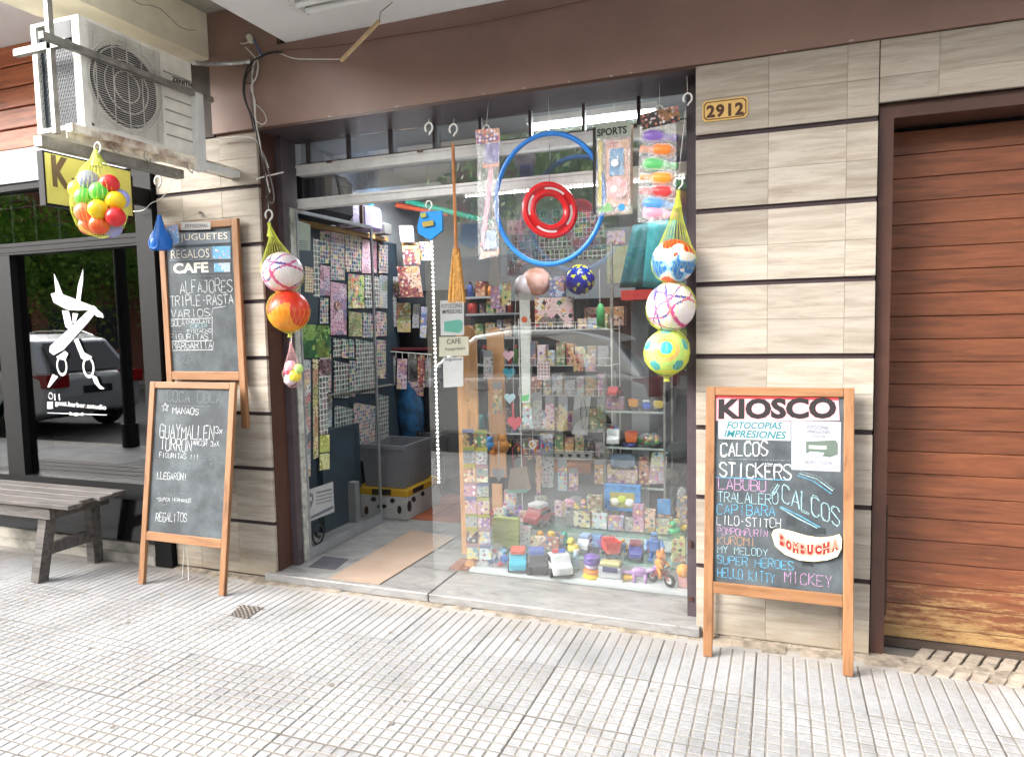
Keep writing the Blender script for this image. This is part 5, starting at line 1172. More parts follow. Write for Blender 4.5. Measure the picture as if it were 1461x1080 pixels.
# SPORTS pack
T, pl = pack('sports_toy_pack', 'carded toy set headed SPORTS with yellow club and pink disc', 'toy pack', [(850, 180), (902, 176), (901, 304), (851, 310)], YH, prints('sports_card', '#d9c9ae', ['#e6b49a', '#cfdcc8', '#d8d2b4'], .05, .35), .05, hk=(876, 178), wire=(876, 150), header=([(850, 180), (902, 176), (902, 196), (851, 200)], paper('#cdd8c8')))
ftext(pl, 'SPORTS', (854, 197), (896, 192), 10, inks('kblack', ''), T, .03, k=.0285)
quadp(pl, [(848, 184), (852, 184), (851, 308), (848, 306)], inks('kblack', ''), T, k=.01, name='side_card', d=.02)
for q_, h_, kk in (([(854, 202), (860, 202), (859, 298), (854, 300)], '#e6d02a', 0), ([(854, 295), (870, 290), (876, 298), (872, 302), (854, 304)], '#5cbf4a', 0), ([(864, 202), (898, 198), (897, 292), (866, 296)], '#e7a78a', -.012), ([(871, 214), (890, 212), (890, 250), (870, 252)], '#2b8cc4', 0)):
    quadp(pl, q_, plastic(h_), T, k=kk, name='toy_piece', d=.014)
for x, y, r_, h_, dd in ((880, 268, 15, '#eda0a0', .016), (876, 270, 5, '#e9d8d0', .02), (877, 233, 5, '#e6eef2', .02), (887, 296, 5, '#3a92c8', .02), (872, 206, 7, '#e08c7c', .0), (892, 204, 6, '#e9b07c', .0)):
    c = atY(x, y, YH-dd); MB().lathe([(0, -.006), (r_*ppm(c), -.006), (r_*ppm(c), .006), (0, .006)], 24, c, 'Y').build('disc', plastic(h_), T)
# coloured skittles bag
T, pl = pack('skittle_bag', 'clear bag of violet, orange, green, red and blue skittles at the right of the window', 'toy bag', [(914, 182), (966, 176), (966, 300), (950, 322), (911, 318)], YH, None, .05, hk=(941, 164), wire=(941, 118), header=([(915, 166), (970, 152), (971, 176), (917, 188)], prints('black_head', '#242326', ['#d8402f', '#e8e8e8', '#3d3a40', '#c07a2a'], .02, .4)))
for y, h_, xs_ in ((196, '#8a6cc0', -1), (215, '#f0883a', 1), (236, '#68c878', -1), (255, '#f4a03a', 1), (274, '#e0484a', 1), (292, '#5a9ad8', -1), (305, '#e8a0b8', -1)):
    c = atY(940, y, YH); s_ = ppm(c)*1.12; b = MB(); L_ = 24
    b.lathe([(0, -L_*s_), (4*s_, -L_*s_), (5.5*s_, (-L_+4)*s_), (4*s_, (-L_+10)*s_), (9*s_, -2*s_), (9.5*s_, 12*s_), (6*s_, 20*s_), (0, 22*s_)], 14, (0, 0, 0), 'X')
    rt = Matrix.Rotation(.17, 4, 'Y'); sg = 1 if xs_ > 0 else -1
    b.v = [tuple(c+(rt @ Vector((v[0]*sg, v[1], v[2])))) for v in b.v]; b.build('skittle', plastic(h_, .3), T, smooth=True)

# notices taped on the inside of the pane
PG = planeY(.3165)
def notice(lab, quad, lines, bgc='#dfe3e2', k=0):
    T = thing('paper_notice', lab, 'notice', atY(quad[3][0], quad[3][1], .3165)); quadp(PG, quad, paper(bgc), T, k=k); 
    for s, p0_, p1_, h_ in lines: ftext(PG, s, p0_, p1_, h_, inks('kblack', ''), T, .01, k=k+.0016)
    return T
T = notice('white notice reading FOTOCOPIAS IMPRESIONES with a green printer, under the broom', [(628, 429), (662, 428), (662, 478), (629, 479)], [('FOTOCOPIAS', (630, 440), (660, 439), 6), ('IMPRESIONES', (631, 448), (660, 447), 6)])
quadp(PG, [(634, 459), (656, 456), (660, 459), (660, 470), (656, 475), (634, 473)], inks('pgreen', '#4a8a7c'), T, k=.002, name='printer_print')
notice('cream notice reading CAFE Nespresso taped on the window', [(627, 481), (669, 480), (669, 507), (627, 509)], [('CAFE', (638, 491), (658, 490), 7), ('Nespresso', (636, 502), (664, 500), 6)], '#dcdcc6', .003)
T = notice('white notice reading Seguinos with faint picture, lowest of three on the window', [(632, 510), (661, 509), (661, 551), (633, 553)], [('Seguinos', (635, 516), (659, 515), 5)])

# ================================================================= ON THE GLASS DOOR LEAF
def sheetL(lab, quad, m, name='sticker_strip', cat='sticker strip', k=.005, **kw):
    mb = MB(); addpoly(mb, LF, quad, k, .0012); return mb.build(name, m, label=lab, cat=cat, **kw)
ST1 = prints('stickers_multi', '#ccd8d4', ['#3d5f86', '#b3403d', '#3f7d55', '#cfa63a', '#6b4a78', '#2c2f3c'], .022, .30)
ST2 = prints('stickers_blue', '#cdd8da', ['#3f5f85', '#c86a7a', '#3b4d66', '#e0c060', '#2c3850', '#6a9a5a'], .030, .44, True)
ST3 = prints('stickers_mono', '#cdd3cd', ['#3a3d40', '#6d7478', '#8f6a6a', '#4d5f58', '#7c8f80'], .034, .42, True)
ST4 = prints('stickers_pink', '#d9c9d2', ['#b04a70', '#6a4a8f', '#d88aa8', '#4a5a8a', '#8f3a4a'], .022, .36)
ST5 = prints('stickers_gold', '#c9c8a0', ['#5b7a3a', '#b8a032', '#7a8a4a', '#4a5a3a', '#a04038'], .024, .40)
ST6 = prints('stickers_teal', '#c6d4d0', ['#4a7a80', '#d8a0b0', '#3a5560', '#d8b860', '#b8605a', '#7a6aa8'], .026, .44, True)
T = thing('paper_notice', 'pale green paper notice at the top of the open glass door', 'notice', LF.P(*LF.px(430, 357), .005)); quadp(LF, [(417, 312), (442, 321), (442, 358), (417, 357)], paper('#bccabb'), T, k=.004)
mb = MB()
for i in range(5): addpoly(mb, LF, [(421, 343+i*3), (438, 344+i*3), (438, 344.8+i*3), (421, 343.8+i*3)], .0056, .0005)
mb.build('print_lines', GI, T)
FOREST = prints('forest_print', '#2f6a34', ['#5f9a3a', '#1f4a2c', '#88b04a', '#2a5a3a', '#6f7a2a'], .05, .45)
sheetL('green forest picture on the open glass door beside the red and orange ball', [(424, 462), (470, 465), (470, 510), (424, 511)], FOREST, 'picture_card', 'picture card')
sheetL('long multicoloured sticker strip nearest the jamb on the open glass door', [(427, 512), (442, 514), (442, 679), (428, 682)], ST1)
sheetL('narrow yellow green sticker strip in the middle of the open glass door', [(445, 512), (453, 513), (453, 652), (446, 655)], ST5)
sheetL('grey spotted sticker strip under the dark bear card on the open glass door', [(454, 536), (467, 536), (467, 619), (455, 620)], ST3)
sheetL('upper yellow bow shaped sticker card on the open glass door', [(455, 621), (469, 620), (469, 644), (455, 646)], prints('yellow_bow', '#c8cf4a', ['#8f9a2a', '#e8e890'], .03, .35), 'sticker_card', 'sticker card')
sheetL('lower olive bow shaped sticker card on the open glass door', [(455, 648), (469, 646), (469, 669), (455, 671)], prints('olive_bow', '#a8ae5a', ['#7a8030', '#d8dc98'], .03, .35), 'sticker_card', 'sticker card')
sheetL('dark maroon bear sticker card on the open glass door right of the strips', [(454, 513), (471, 512), (471, 535), (454, 535)], prints('bear_print', '#8a7478', ['#3a1f26', '#5a2f38', '#c9b0b0'], .03, .4), 'sticker_card', 'sticker card')
sheetL('grey dotted sticker sheet beside the pale notice on the open glass door', [(446, 340), (455, 343), (455, 425), (446, 423)], ST3)
sheetL('colour swatch card with rows of dots right of the striped ball', [(434, 380), (446, 383), (446, 418), (434, 417)], prints('dots_card', '#cfc9a0', ['#6a2f3a', '#b05a7a', '#c9b04a', '#3a3a55'], .018, .34, True))
T = thing('paper_notice', 'white location pin notice low on the open glass door', 'notice', LF.P(*LF.px(436, 745), .005)); quadp(LF, [(434, 700), (474, 687), (476, 730), (435, 746)], paper('#d8dcdc'), T, k=.005)
quadp(LF, [(436, 708), (440, 703), (445, 704), (446, 712), (441, 728), (437, 716)], GI, T, k=.007, name='pin_print'); quadp(LF, [(439, 710), (443, 708), (443, 714), (439, 715)], paper('#e9eceb'), T, k=.0085, name='pin_print')
for i, (x0, x1, y, dy, hh) in enumerate(((450, 472, 702, -6, 2), (450, 472, 708, -6, 1.2), (450, 472, 713, -6, 1.2), (450, 472, 718, -6, 1.2), (437, 474, 739, -12, 4))): quadp(LF, [(x0, y), (x1, y+dy*(x1-x0)/22*.9), (x1, y+dy*(x1-x0)/22*.9+hh), (x0, y+hh)], GI, T, k=.007, name='print_lines')
T = thing('round_sticker', 'black ring telephone sticker at the foot of the open glass door', 'sticker', LF.P(*LF.px(453, 775), .005))
a, b = LF.px(453, 762); cc = LF.P(a, b, .006); s_ = ppm(cc); 
MB().lathe([(0, 0), (13*s_, 0)], 4, (0, 0, 0)); MB().torus(cc, 13*s_, 1.5*s_, LF.n, 32, 5).build('ring', inks('kblack', ''), T)
MB().tube([LF.P(a-.018, b+.02, .006), LF.P(a-.016, b-.008, .006), LF.P(a+.004, b-.022, .006), LF.P(a+.02, b-.014, .006)], 2*s_, 6).build('handset', inks('kblack', ''), T)

# ================================================================= INTERIOR LEFT WALL
NAVY = mat('navy_panel', '#33404a', .6, var=.15, scale=3)
XW = -2.97
pg = thing('peg_panel', 'dark navy panel on the left shop wall covered with sticker sheets', 'panel', (XW-.03, 1.2, .2))
MB().box(XW-.06, XW-.01, .55, 1.95, .05, 2.14).build('board', NAVY, pg)
pa, pb_ = atX(437, 312, XW), atX(540, 347, XW)
o = MB().box(XW-.04, XW+.05, .62, 1.72, 2.135, 2.165).build('wall_shelf', wood('shelf_wood', '#b9945e', '#957245', None, (5, .7, 5)), label='brown wooden shelf above the sticker sheets on the left wall', cat='shelf')
PWL = planeX(XW); PWL.n = Vector((1, 0, 0))
def sheetW(lab, r, m, k=.0, name='sticker_sheet', grp='sticker sheets on the left wall'):
    x0, y0, x1, y1 = r; mb = MB()
    dt = (x1-x0)*.22
    q = [(x0, y0), (x1, y0+dt*.8), (x1, y1-dt*.05), (x0, y1)]; addpoly(mb, PWL, q, k, .0015)
    return mb.build(name, m, label=lab, cat='sticker sheet', group=grp)
FOREST2 = prints('parrot', '#c9c860', ['#3f8a3a', '#d8402f', '#2f62a8', '#e8e0b0'], .035, .5)
SH = [((456, 325, 470, 376), ST2, 'pale blue sticker sheet, leftmost of the top row under the brown shelf'), ((471, 329, 491, 400), ST6, 'teal sticker sheet, second of the top row under the brown shelf'),
      ((492, 334, 515, 388), ST2, 'blue grey sticker sheet, third of the top row under the brown shelf'), ((516, 341, 537, 390), ST4, 'pink and violet sticker sheet at the right of the top row under the brown shelf'),
      ((456, 378, 470, 422), ST4, 'mauve sticker sheet directly under the leftmost top sheet'), ((471, 402, 494, 478), ST4, 'long teal sheet with a reddish oval face under the second top sheet'),
      ((496, 390, 519, 440), FOREST2, 'yellow green picture card shaped like a parrot on the left wall'), ((520, 392, 541, 440), ST3, 'grey card of small black figures beside the parrot card'),
      ((497, 444, 516, 480), ST5, 'olive green sticker sheet below the parrot card'), ((517, 446, 537, 482), ST2, 'blue sticker sheet below the card of black figures'),
      ((475, 482, 486, 510), ST3, 'small white sticker card, left of the six card block at mid wall'), ((487, 483, 496, 511), ST2, 'small blue sticker card, middle of the block at mid wall'), ((497, 484, 505, 512), ST2, 'small bright blue sticker card, right of the block at mid wall'),
      ((476, 515, 497, 568), ST3, 'white sheet of black framed stickers, lower left at mid wall'), ((507, 484, 536, 562), ST3, 'large grey green sheet of square stickers with a red patch at mid wall'), ((498, 514, 507, 566), ST2, 'narrow blue sticker sheet between two white sheets at mid wall'),
      ((477, 578, 503, 656), ST3, 'large sheet of round black and white stickers at the bottom of the left wall'), ((504, 574, 535, 658), ST6, 'pale green sheet of oblong stickers at the bottom of the left wall'), ((536, 562, 554, 640), ST3, 'narrow white sheet of square stickers, rightmost at the bottom of the left wall'),
      ((540, 348, 553, 390), ST6, 'small blue sticker sheet curling at the end of the brown shelf')]
for r, m_, lab in SH: sheetW(lab, r, m_, .002)
SH2 = [((457, 424, 469, 462), ST2, 'small blue sheet low at the left edge behind the forest picture'), ((457, 464, 472, 500), ST3, 'grey sheet behind the right edge of the forest picture'), ((457, 502, 473, 560), ST6, 'teal sheet between the bear card and the mid wall block'),
       ((456, 562, 474, 610), ST1, 'multicoloured sheet left of the round black and white stickers'), ((457, 612, 475, 660), ST2, 'blue sheet at the lower left corner of the left wall'), ((538, 444, 552, 480), ST6, 'pale sheet right of the blue sheet below the black figures'),
       ((538, 484, 551, 540), ST2, 'blue grey sheet right of the red patched square stickers'), ((516, 392, 522, 440), ST4, 'narrow pink sheet between the parrot card and the black figures'), ((542, 392, 553, 440), ST1, 'multicoloured sheet at the far end under the curling sheet')]
for r, m_, lab in SH2: sheetW(lab, r, m_, -.004)
c = atX(482, 436, XW+.012); MB().lathe([(0, -.003), (.035, -.003), (.035, .003), (0, .003)], 20, c, 'X').build('oval_sticker', prints('face_print', '#c08a80', ['#7a2f30', '#e8d8c8', '#a04a40'], .02, .4), label='reddish oval face sticker on the left wall', cat='sticker')
bx('wall_rail', 'thin grey rail dividing the middle and lower sticker sheets', 'rail', XW, XW+.03, .75, 1.75, .985, .995, GREYST)
# things on the shelf
def blob(name, lab, cat, x, y, Y, rx, ry, m, sz=1, sy=None, sm=True):
    c = atY(x, y, Y); s_ = ppm(c); b = MB(); b.ball((c.x, c.y, c.z), 1, 14, (rx*s_, (sy or rx)*s_, ry*s_)); return b.build(name, m, label=lab, cat=cat, smooth=sm)
o = MB().bevbox(-2.98, -2.74, .55, 1.0, 2.168, 2.48, .05).build('travel_bag', mat('dark_fabric', '#2b2c33', .85, var=.2), label='dark suitcase lying on the brown wall shelf', cat='suitcase')
o = MB().bevbox(-2.96, -2.80, 1.02, 1.14, 2.168, 2.42, .02).build('patterned_bag', prints('violet_pat', '#8a7aa8', ['#c9b8e0', '#5a4a80', '#e0d8e8'], .02, .4), label='violet patterned bag on the brown shelf beside the suitcase', cat='bag')
T = thing('toy_box_bag', 'brown and lilac animal shaped box with cyan cap on the brown shelf', 'toy', (-2.88, 1.28, 2.168)); MB().bevbox(-2.96, -2.80, 1.18, 1.44, 2.168, 2.34, .02).build('body', mat('lilac', '#8f86b0', .5), T); MB().bevbox(-2.95, -2.80, 1.16, 1.179, 2.168, 2.33, .003).build('ear', mat('brown_card', '#5a4636', .7), T)
MB().ball((-2.87, 1.30, 2.365), 1, 16, (.06, .09, .03)).build('cap', plastic('#2fb8e0'), T, smooth=True)
o = MB().bevbox(-2.95, -2.83, 1.52, 1.62, 2.168, 2.25, .004).build('small_box', mat('grey_card', '#5a5a58', .7), label='small grey box at the end of the brown shelf', cat='box')
# dark cupboard under the panel
bx('tall_cupboard', 'dark blue cupboard door below the sticker sheets', 'cupboard', RX0, -2.93, .75, 1.22, .047, .75, NAVY)
bx('paper_roll', 'white paper roll standing on the floor by the cupboard', 'paper roll', -2.93, -2.87, 1.04, 1.1, .047, .34, paper('#a8acae'))
# box and bin
T = thing('cardboard_box', 'white and yellow printed box with a cartoon dog face on the shop floor', 'box', (-2.76, 1.47, .047))
MB().bevbox(-3.0, -2.53, 1.2, 1.72, .047, .215, .003).build('body', paper('#dcdcd8'), T); MB().bevbox(-3.0, -2.53, 1.199, 1.721, .216, .265, .003).build('lid', paper('#e6b528'), T)
PBX = planeY(1.197)
for cx, cy, rx, ry in ((533, 712, 4, 3.5), (560, 714, 3.5, 3.5), (545, 722, 7, 3), (523, 728, 3, 6), (570, 727, 3, 6)):
    quadp(PBX, [(cx+rx*math.cos(i*.52), cy+ry*math.sin(i*.52)) for i in range(12)], inks('kblack', ''), T, k=.001, name='print_spot')
quadp(PBX, [(531, 697), (558, 698), (558, 706), (531, 705)], inks('kblack', ''), T, k=.0026, name='label_print')
PBX2 = planeX(-2.528); PBX2.n = Vector((1, 0, 0))
quadp(PBX2, [(589, 697), (604, 690), (604, 697), (589, 704)], inks('kblack', ''), T, k=.001, name='label_print')
for cx, cy, rx, ry in ((590, 712, 3, 4), (603, 704, 2.5, 3.5), (584, 722, 3, 8)): quadp(PBX2, [(cx+rx*math.cos(i*.52), cy+ry*math.sin(i*.52)) for i in range(12)], inks('kblack', ''), T, k=.001, name='print_spot')
T = thing('storage_bin', 'grey plastic storage bin standing on the printed box', 'bin', (-2.74, 1.45, .267))
b = MB(); x0, x1, y0, y1 = -2.93, -2.56, 1.23, 1.66
b.add([(x0+.02, y0+.02, .268), (x1-.02, y0+.02, .268), (x1-.02, y1-.02, .268), (x0+.02, y1-.02, .268), (x0, y0, .585), (x1, y0, .585), (x1, y1, .585), (x0, y1, .585), (x0+.02, y0+.02, .585), (x1-.02, y0+.02, .585), (x1-.02, y1-.02, .585), (x0+.02, y1-.02, .585), (x0+.03, y0+.03, .3), (x1-.03, y0+.03, .3), (x1-.03, y1-.03, .3), (x0+.03, y1-.03, .3)],
      [(0,1,2,3), (0,1,5,4), (1,2,6,5), (2,3,7,6), (3,0,4,7), (4,5,9,8), (5,6,10,9), (6,7,11,10), (7,4,8,11), (8,9,13,12), (9,10,14,13), (10,11,15,14), (11,8,12,15), (12,13,14,15)])
b.build('tub', plastic('#6d6f73', .5), T); MB().bevbox(x0-.008, x1+.008, y0-.008, y0-.001, .555, .59, .002).build('rim', plastic('#6d6f73', .5), T)
# cardboard sheet and mat
CARD = mat('corrugated_card', '#9a8676', .85, var=.06, scale=5, bump=.15)
mb = MB(); q = [atZ(x, y, .052) for x, y in ((470, 824), (541, 833), (648, 767), (588, 755))]
mb.add([p for p in q]+[p-Vector((0, 0, .005)) for p in q], [(0,1,2,3), (4,5,6,7), (0,1,5,4), (1,2,6,5), (2,3,7,6), (3,0,4,7)]); mb.build('cardboard_sheet', CARD, label='flat brown cardboard sheet laid over the marble doorway', cat='cardboard')
mb = MB(); q = [atZ(x, y, .049) for x, y in ((440, 808), (478, 812), (497, 797), (462, 793))]
mb.add([p for p in q]+[p-Vector((0, 0, .003)) for p in q], [(0,1,2,3), (4,5,6,7), (0,1,5,4), (1,2,6,5), (2,3,7,6), (3,0,4,7)]); mb.build('rubber_mat', mat('rubber_grey', '#4d4c52', .8, var=.2), label='small dark grey rubber mat inside the left corner of the doorway', cat='mat')
# ---- back wall area
YB = 2.0
bx('shelf_unit', 'dark shelving block at the back left of the shop', 'shelf unit', -3.05, -2.2, 2.02, 2.7, .047, 1.75, mat('dark_shelf', '#23262c', .7, var=.2))
def shelf(lab, r, Y, d, m, th=.018, name='shelf'):
    p0, p1 = atY(r[0], r[1], Y), atY(r[2], r[1], Y); return bx(name, lab, 'shelf', p0.x, p1.x, Y, Y+d, p0.z-th, p0.z, m)
GLSH = clearglass('shelf_glass', (.8, .9, .86), 1.5)
DKS = MC['dark_shelf']
def hangpack(lab, r, Y, m, name='hanging_pack', cat='hanging pack', grp=None, blobc=None, skew=0, head=None):
    x0, y0, x1, y1 = r; T = thing(name, lab, cat, atY((x0+x1)/2, y1, Y), group=grp); pl = planeY(Y)
    q = [(x0+skew, y0), (x1+skew, y0), (x1, y1), (x0, y1)]; quadp(pl, q, m, T, k=0, name='card', d=.002)
    if head: quadp(pl, [(x0+skew, y0), (x1+skew, y0), (x1+skew*.8, y0+(y1-y0)*.22), (x0+skew*.8, y0+(y1-y0)*.22)], head, T, k=.0025, name='header', d=.002)
    if blobc:
        for i, h_ in enumerate(blobc):
            c = atY((x0+x1)/2+random.uniform(-.15, .15)*(x1-x0), y0+(y1-y0)*(.35+.5*(i+.5)/len(blobc)), Y-.012); s_ = ppm(c)
            MB().ball(c, 1, 8, ((x1-x0)*.32*s_, .01, (y1-y0)*.22/len(blobc)*s_+.004)).build('toy_piece', plastic(h_), T, smooth=True)
    return T
BM_ = {'b': prints('pk_blue', '#9fb4cf', ['#2f4f9a', '#d8dce8', '#c04040', '#e8c840'], .03, .42), 'r': prints('pk_red', '#b8484a', ['#e8d8c0', '#7a1f28', '#e8b040', '#3a3a50'], .03, .42), 'w': prints('pk_white', '#cdd0cf', ['#7a8a9a', '#b06a7a', '#4a4f58', '#9aa88a'], .024, .36),
       'p': prints('pk_pink', '#d8a0b4', ['#b04a7a', '#f0e0e8', '#7a4aa0', '#e8d060'], .03, .42), 'y': prints('pk_yellow', '#d9c862', ['#c04a2a', '#3a6ab0', '#f0ecd0', '#4a8a4a'], .03, .42), 'g': prints('pk_green', '#7fae7a', ['#e8e8c0', '#2a6a3a', '#c04a4a', '#e8c84a'], .03, .42),
       't': prints('pk_teal', '#7ab8c4', ['#e8f0f0', '#2a6a8a', '#d8607a', '#f0d860'], .03, .42), 'k': prints('pk_dark', '#4a4c58', ['#c8ccd8', '#8a3a4a', '#d8b04a', '#2a2c38'], .03, .42), 'o': prints('pk_orange', '#d98a4a', ['#f0e0c0', '#a03a2a', '#3a6a9a', '#5a8a3a'], .03, .42)}
G1 = 'carded goods hanging at the back left of the shop'
for r, k_, lab, sk in (((537, 425, 552, 462), 'w', 'white carded goods, leftmost in the upper row behind the doorway', 0), ((553, 424, 566, 466), 'w', 'cream carded goods, second in the upper row behind the doorway', 0), ((567, 432, 586, 474), 'y', 'yellow and red carded toy in the upper row behind the doorway', 0), ((588, 434, 598, 468), 'w', 'grey carded goods right of the yellow and red toy', 2), ((599, 438, 608, 482), 'b', 'pale blue carded goods nearest the LED strip in the upper row', 2),
                       ((534, 508, 544, 548), 'b', 'blue wallet pack, leftmost in the lower row above the grey bin', 0), ((545, 508, 564, 550), 'w', 'clear pencil pack, second in the lower row above the grey bin', 1), ((566, 512, 580, 555), 'p', 'mauve pack, third in the lower row above the grey bin', 1), ((582, 505, 595, 556), 'w', 'cream sticker pack, fourth in the lower row above the grey bin', 0), ((596, 507, 606, 553), 'r', 'reddish pack, fifth in the lower row above the grey bin', 0), ((607, 510, 615, 552), 'w', 'narrow white pack beside the LED strip in the lower row', 0),
                       ((585, 545, 604, 565), 'p', 'pink tag hanging below the cream sticker pack', 0), ((572, 322, 592, 346), 'w', 'clear hanging bag on the grey back wall', -3), ((576, 346, 600, 378), 'r', 'maroon red pack on the grey back wall left of the blue pack', -3), ((598, 345, 616, 372), 'b', 'dark blue pack behind the bright blue inflatable pack', 0), ((545, 395, 588, 425), 'k', 'grey tilted card with drawings between the wall and maroon bag', -4), ((572, 380, 604, 424), 'r', 'dark red crinkled bag above the yellow carded toy', -6)):
    hangpack(lab, r, 1.85+random.uniform(-.05, .05), BM_[k_], grp=G1, skew=sk)
shelf('dark shelf with red edge above the row of wallet packs', (535, 497, 616, 0), 1.82, .25, mat('dark_red', '#5a2026', .6))
T = thing('hanging_rail', 'white wire rail of hanging packs above the grey bin', 'rail', atY(575, 505, 1.8)); MB().tube([atY(533, 500, 1.8), atY(616, 506, 1.8)], .004, 6).build('rod', HOOKW, T)
for i in range(9): MB().tube([atY(538+i*9, 501+i*.6, 1.8), atY(538+i*9, 509+i*.6, 1.8)], .0025, 4).build('hook', HOOKW, T)
# foam rolls
for lab, h_, a, b__ in (('orange foam roll on top of the back shelf', '#d8603e', (566, 293), (640, 305)), ('green foam roll lying across the orange one at the back', '#2f9a80', (580, 287), (706, 318))):
    T = thing('foam_roll', lab, 'foam roll', atY(*a, 2.0)); p, q = atY(*a, 1.95 if 'green' in lab else 2.02), atY(*b__, 2.05); MB().tube([p, q], .022, 12).build('roll', plastic(h_, .7), T); d = (p-q).normalized(); MB().tube([p+d*.001, p+d*.004], .009, 8).build('core', CBK, T)
blob('blue_tent_bag', 'dark blue bag with a light blue blotch hanging low beside the bin', 'bag', 586, 590, 1.9, 22, 48, mat('blue_bag', '#1f3346', .5, var=.4, var2='#2f6a9a'), sy=8)
T = thing('woven_basket', 'dark woven basket with white dots on the floor behind the bin', 'basket', atY(616, 660, 1.95)); MB().lathe([(.10, .047), (.13, .6), (.12, .6), (.09, .06)], 16, (atY(616, 660, 1.95).x, 1.95, 0)).build('body', prints('basket_p', '#26282c', ['#c8c8c8', '#8a8c90'], .018, .24, True), T)

# ================================================================= DISPLAY WINDOW: platform, glass shelves
WPL = mat('white_laminate', '#d4d8da', .4, var=.05, scale=4)
dp = thing('display_platform', 'white stepped display platform behind the big window pane', 'platform', (-1.05, .7, .046))
MB().box(-1.66, -.42, .345, .98, .046, .062).build('base_board', WPL, dp)
MB().box(-1.62, -.42, .495, .98, .0625, .135).build('riser', WPL, dp); MB().box(-1.62, -.42, .70, .98, .1505, .225).build('riser', WPL, dp)
MB().box(-1.64, -.42, .47, .98, .1355, .1495).build('glass_step', GLSH, dp); MB().box(-1.64, -.42, .67, .98, .226, .24).build('glass_step', GLSH, dp)
bx('wood_floor_piece', 'triangular brown board at the lower left corner of the display', 'board', -1.79, -1.68, .345, .52, .046, .06, wood('brown_board', '#a8623c', '#8a4a2a', None, (2, 2, 2)))
SZ = {0: (.063, .445), 1: (.151, .56), 2: (.242, .76)}
def toyT(name, lab, cat, x, y, wpx, sh=None, Y=None, z=None, rz=0, **k):
    """empty at the toy's base, scaled so one local unit spans wpx photo pixels; rests on shelf sh"""
    if sh is not None:
        p = atZ(x, y, SZ[sh][0]); Yc = min(max(p.y, SZ[sh][1]-.02), SZ[sh][1]+.12); p = atY(x, y, Yc); p.z = SZ[sh][0]
    else: p = atY(x, y, Y); 
    if z is not None: p.z = z
    s_ = wpx*ppm(p)*(1.18 if sh is not None else 1); return thing(name, lab, cat, p, rz, s_, **k)
def B(T, name, m, fn, smooth=False, b=0):
    mb = MB(); fn(mb); o = mb.build(name, m, T, local=True, smooth=smooth)
    if b: bev(o, b, 2)
    return o
EYE = plastic('#1c1c20', .2)
def toy_car(lab, x, y, w, body, rz=-1.2, top=None, name='toy_car', lightbar=False, tall=1.0, **k):
    T = toyT(name, lab, 'toy car', x, y, w*1.12, rz=rz, **k)      # local: length along x
    def f(b):
        pr = [(-.5, .1), (-.5, .3), (-.28, .34*tall), (-.16, .54*tall), (.22, .56*tall), (.34, .36*tall), (.5, .32), (.52, .12)]
        b.prism(pr, (0, .27, 0), (1, 0, 0), (0, 0, 1), .54)
    B(T, 'body', body, f, b=.035)
    B(T, 'windscreen', EYE, lambda b: b.prism([(-.262, .37*tall), (-.172, .51*tall), (.20, .53*tall), (.30, .38*tall)], (0, .276, 0), (1, 0, 0), (0, 0, 1), .552))
    B(T, 'windscreen', EYE, lambda b: b.add([(-.30, -.2, .35*tall), (-.30, .2, .35*tall), (-.19, .18, .52*tall), (-.19, -.18, .52*tall)], [(0,1,2,3)]))
    for sx in (-.3, .3):
        for sy in (-.27, .27): B(T, 'wheel', TYRE, lambda b: b.lathe([(0, -.05), (.12, -.05), (.13, 0), (.12, .05), (0, .05)], 14, (sx, sy, .13), 'Y'))
    for sy in (-.18, .18): B(T, 'headlight', plastic('#e8e6d0', .2), lambda b: b.ball((-.50, sy, .26), .045, 8))
    if lightbar: B(T, 'light_bar', plastic('#2f6ad8'), lambda b: b.cbox((.02, .09, .6*tall), (.1, .16, .07))); B(T, 'light_bar', plastic('#d83a3a'), lambda b: b.cbox((.02, -.09, .6*tall), (.1, .16, .07)))
    if top: B(T, 'roof_load', top, lambda b: b.cbox((.05, 0, .63*tall), (.5, .46, .14)), b=.03)
    return T
def toy_truck(lab, x, y, w, cab, bed, rz=-1.0, **k):
    T = toyT('toy_truck', lab, 'toy truck', x, y, w*1.12, rz=rz, **k)
    B(T, 'chassis', plastic('#3a3c40'), lambda b: b.box(-.5, .5, -.2, .2, .13, .2)); B(T, 'cab', cab, lambda b: b.prism([(-.5, .18), (-.5, .45), (-.42, .66), (-.18, .66), (-.18, .18)], (0, .25, 0), (1, 0, 0), (0, 0, 1), .5), b=.02)
    B(T, 'windscreen', EYE, lambda b: b.add([(-.50, -.2, .46), (-.50, .2, .46), (-.44, .19, .62), (-.44, -.19, .62)], [(0,1,2,3)]))
    B(T, 'bed', bed, lambda b: b.add([(-.14, -.24, .24), (.5, -.24, .24), (.5, .24, .24), (-.14, .24, .24), (-.2, -.3, .62), (.58, -.3, .7), (.58, .3, .7), (-.2, .3, .62)], [(0,1,2,3), (0,1,5,4), (1,2,6,5), (2,3,7,6), (3,0,4,7)]))
    for sx in (-.33, .14, .38):
        for sy in (-.24, .24): B(T, 'wheel', TYRE, lambda b: b.lathe([(0, -.05), (.13, -.05), (.13, .05), (0, .05)], 14, (sx, sy, .14), 'Y'))
    return T
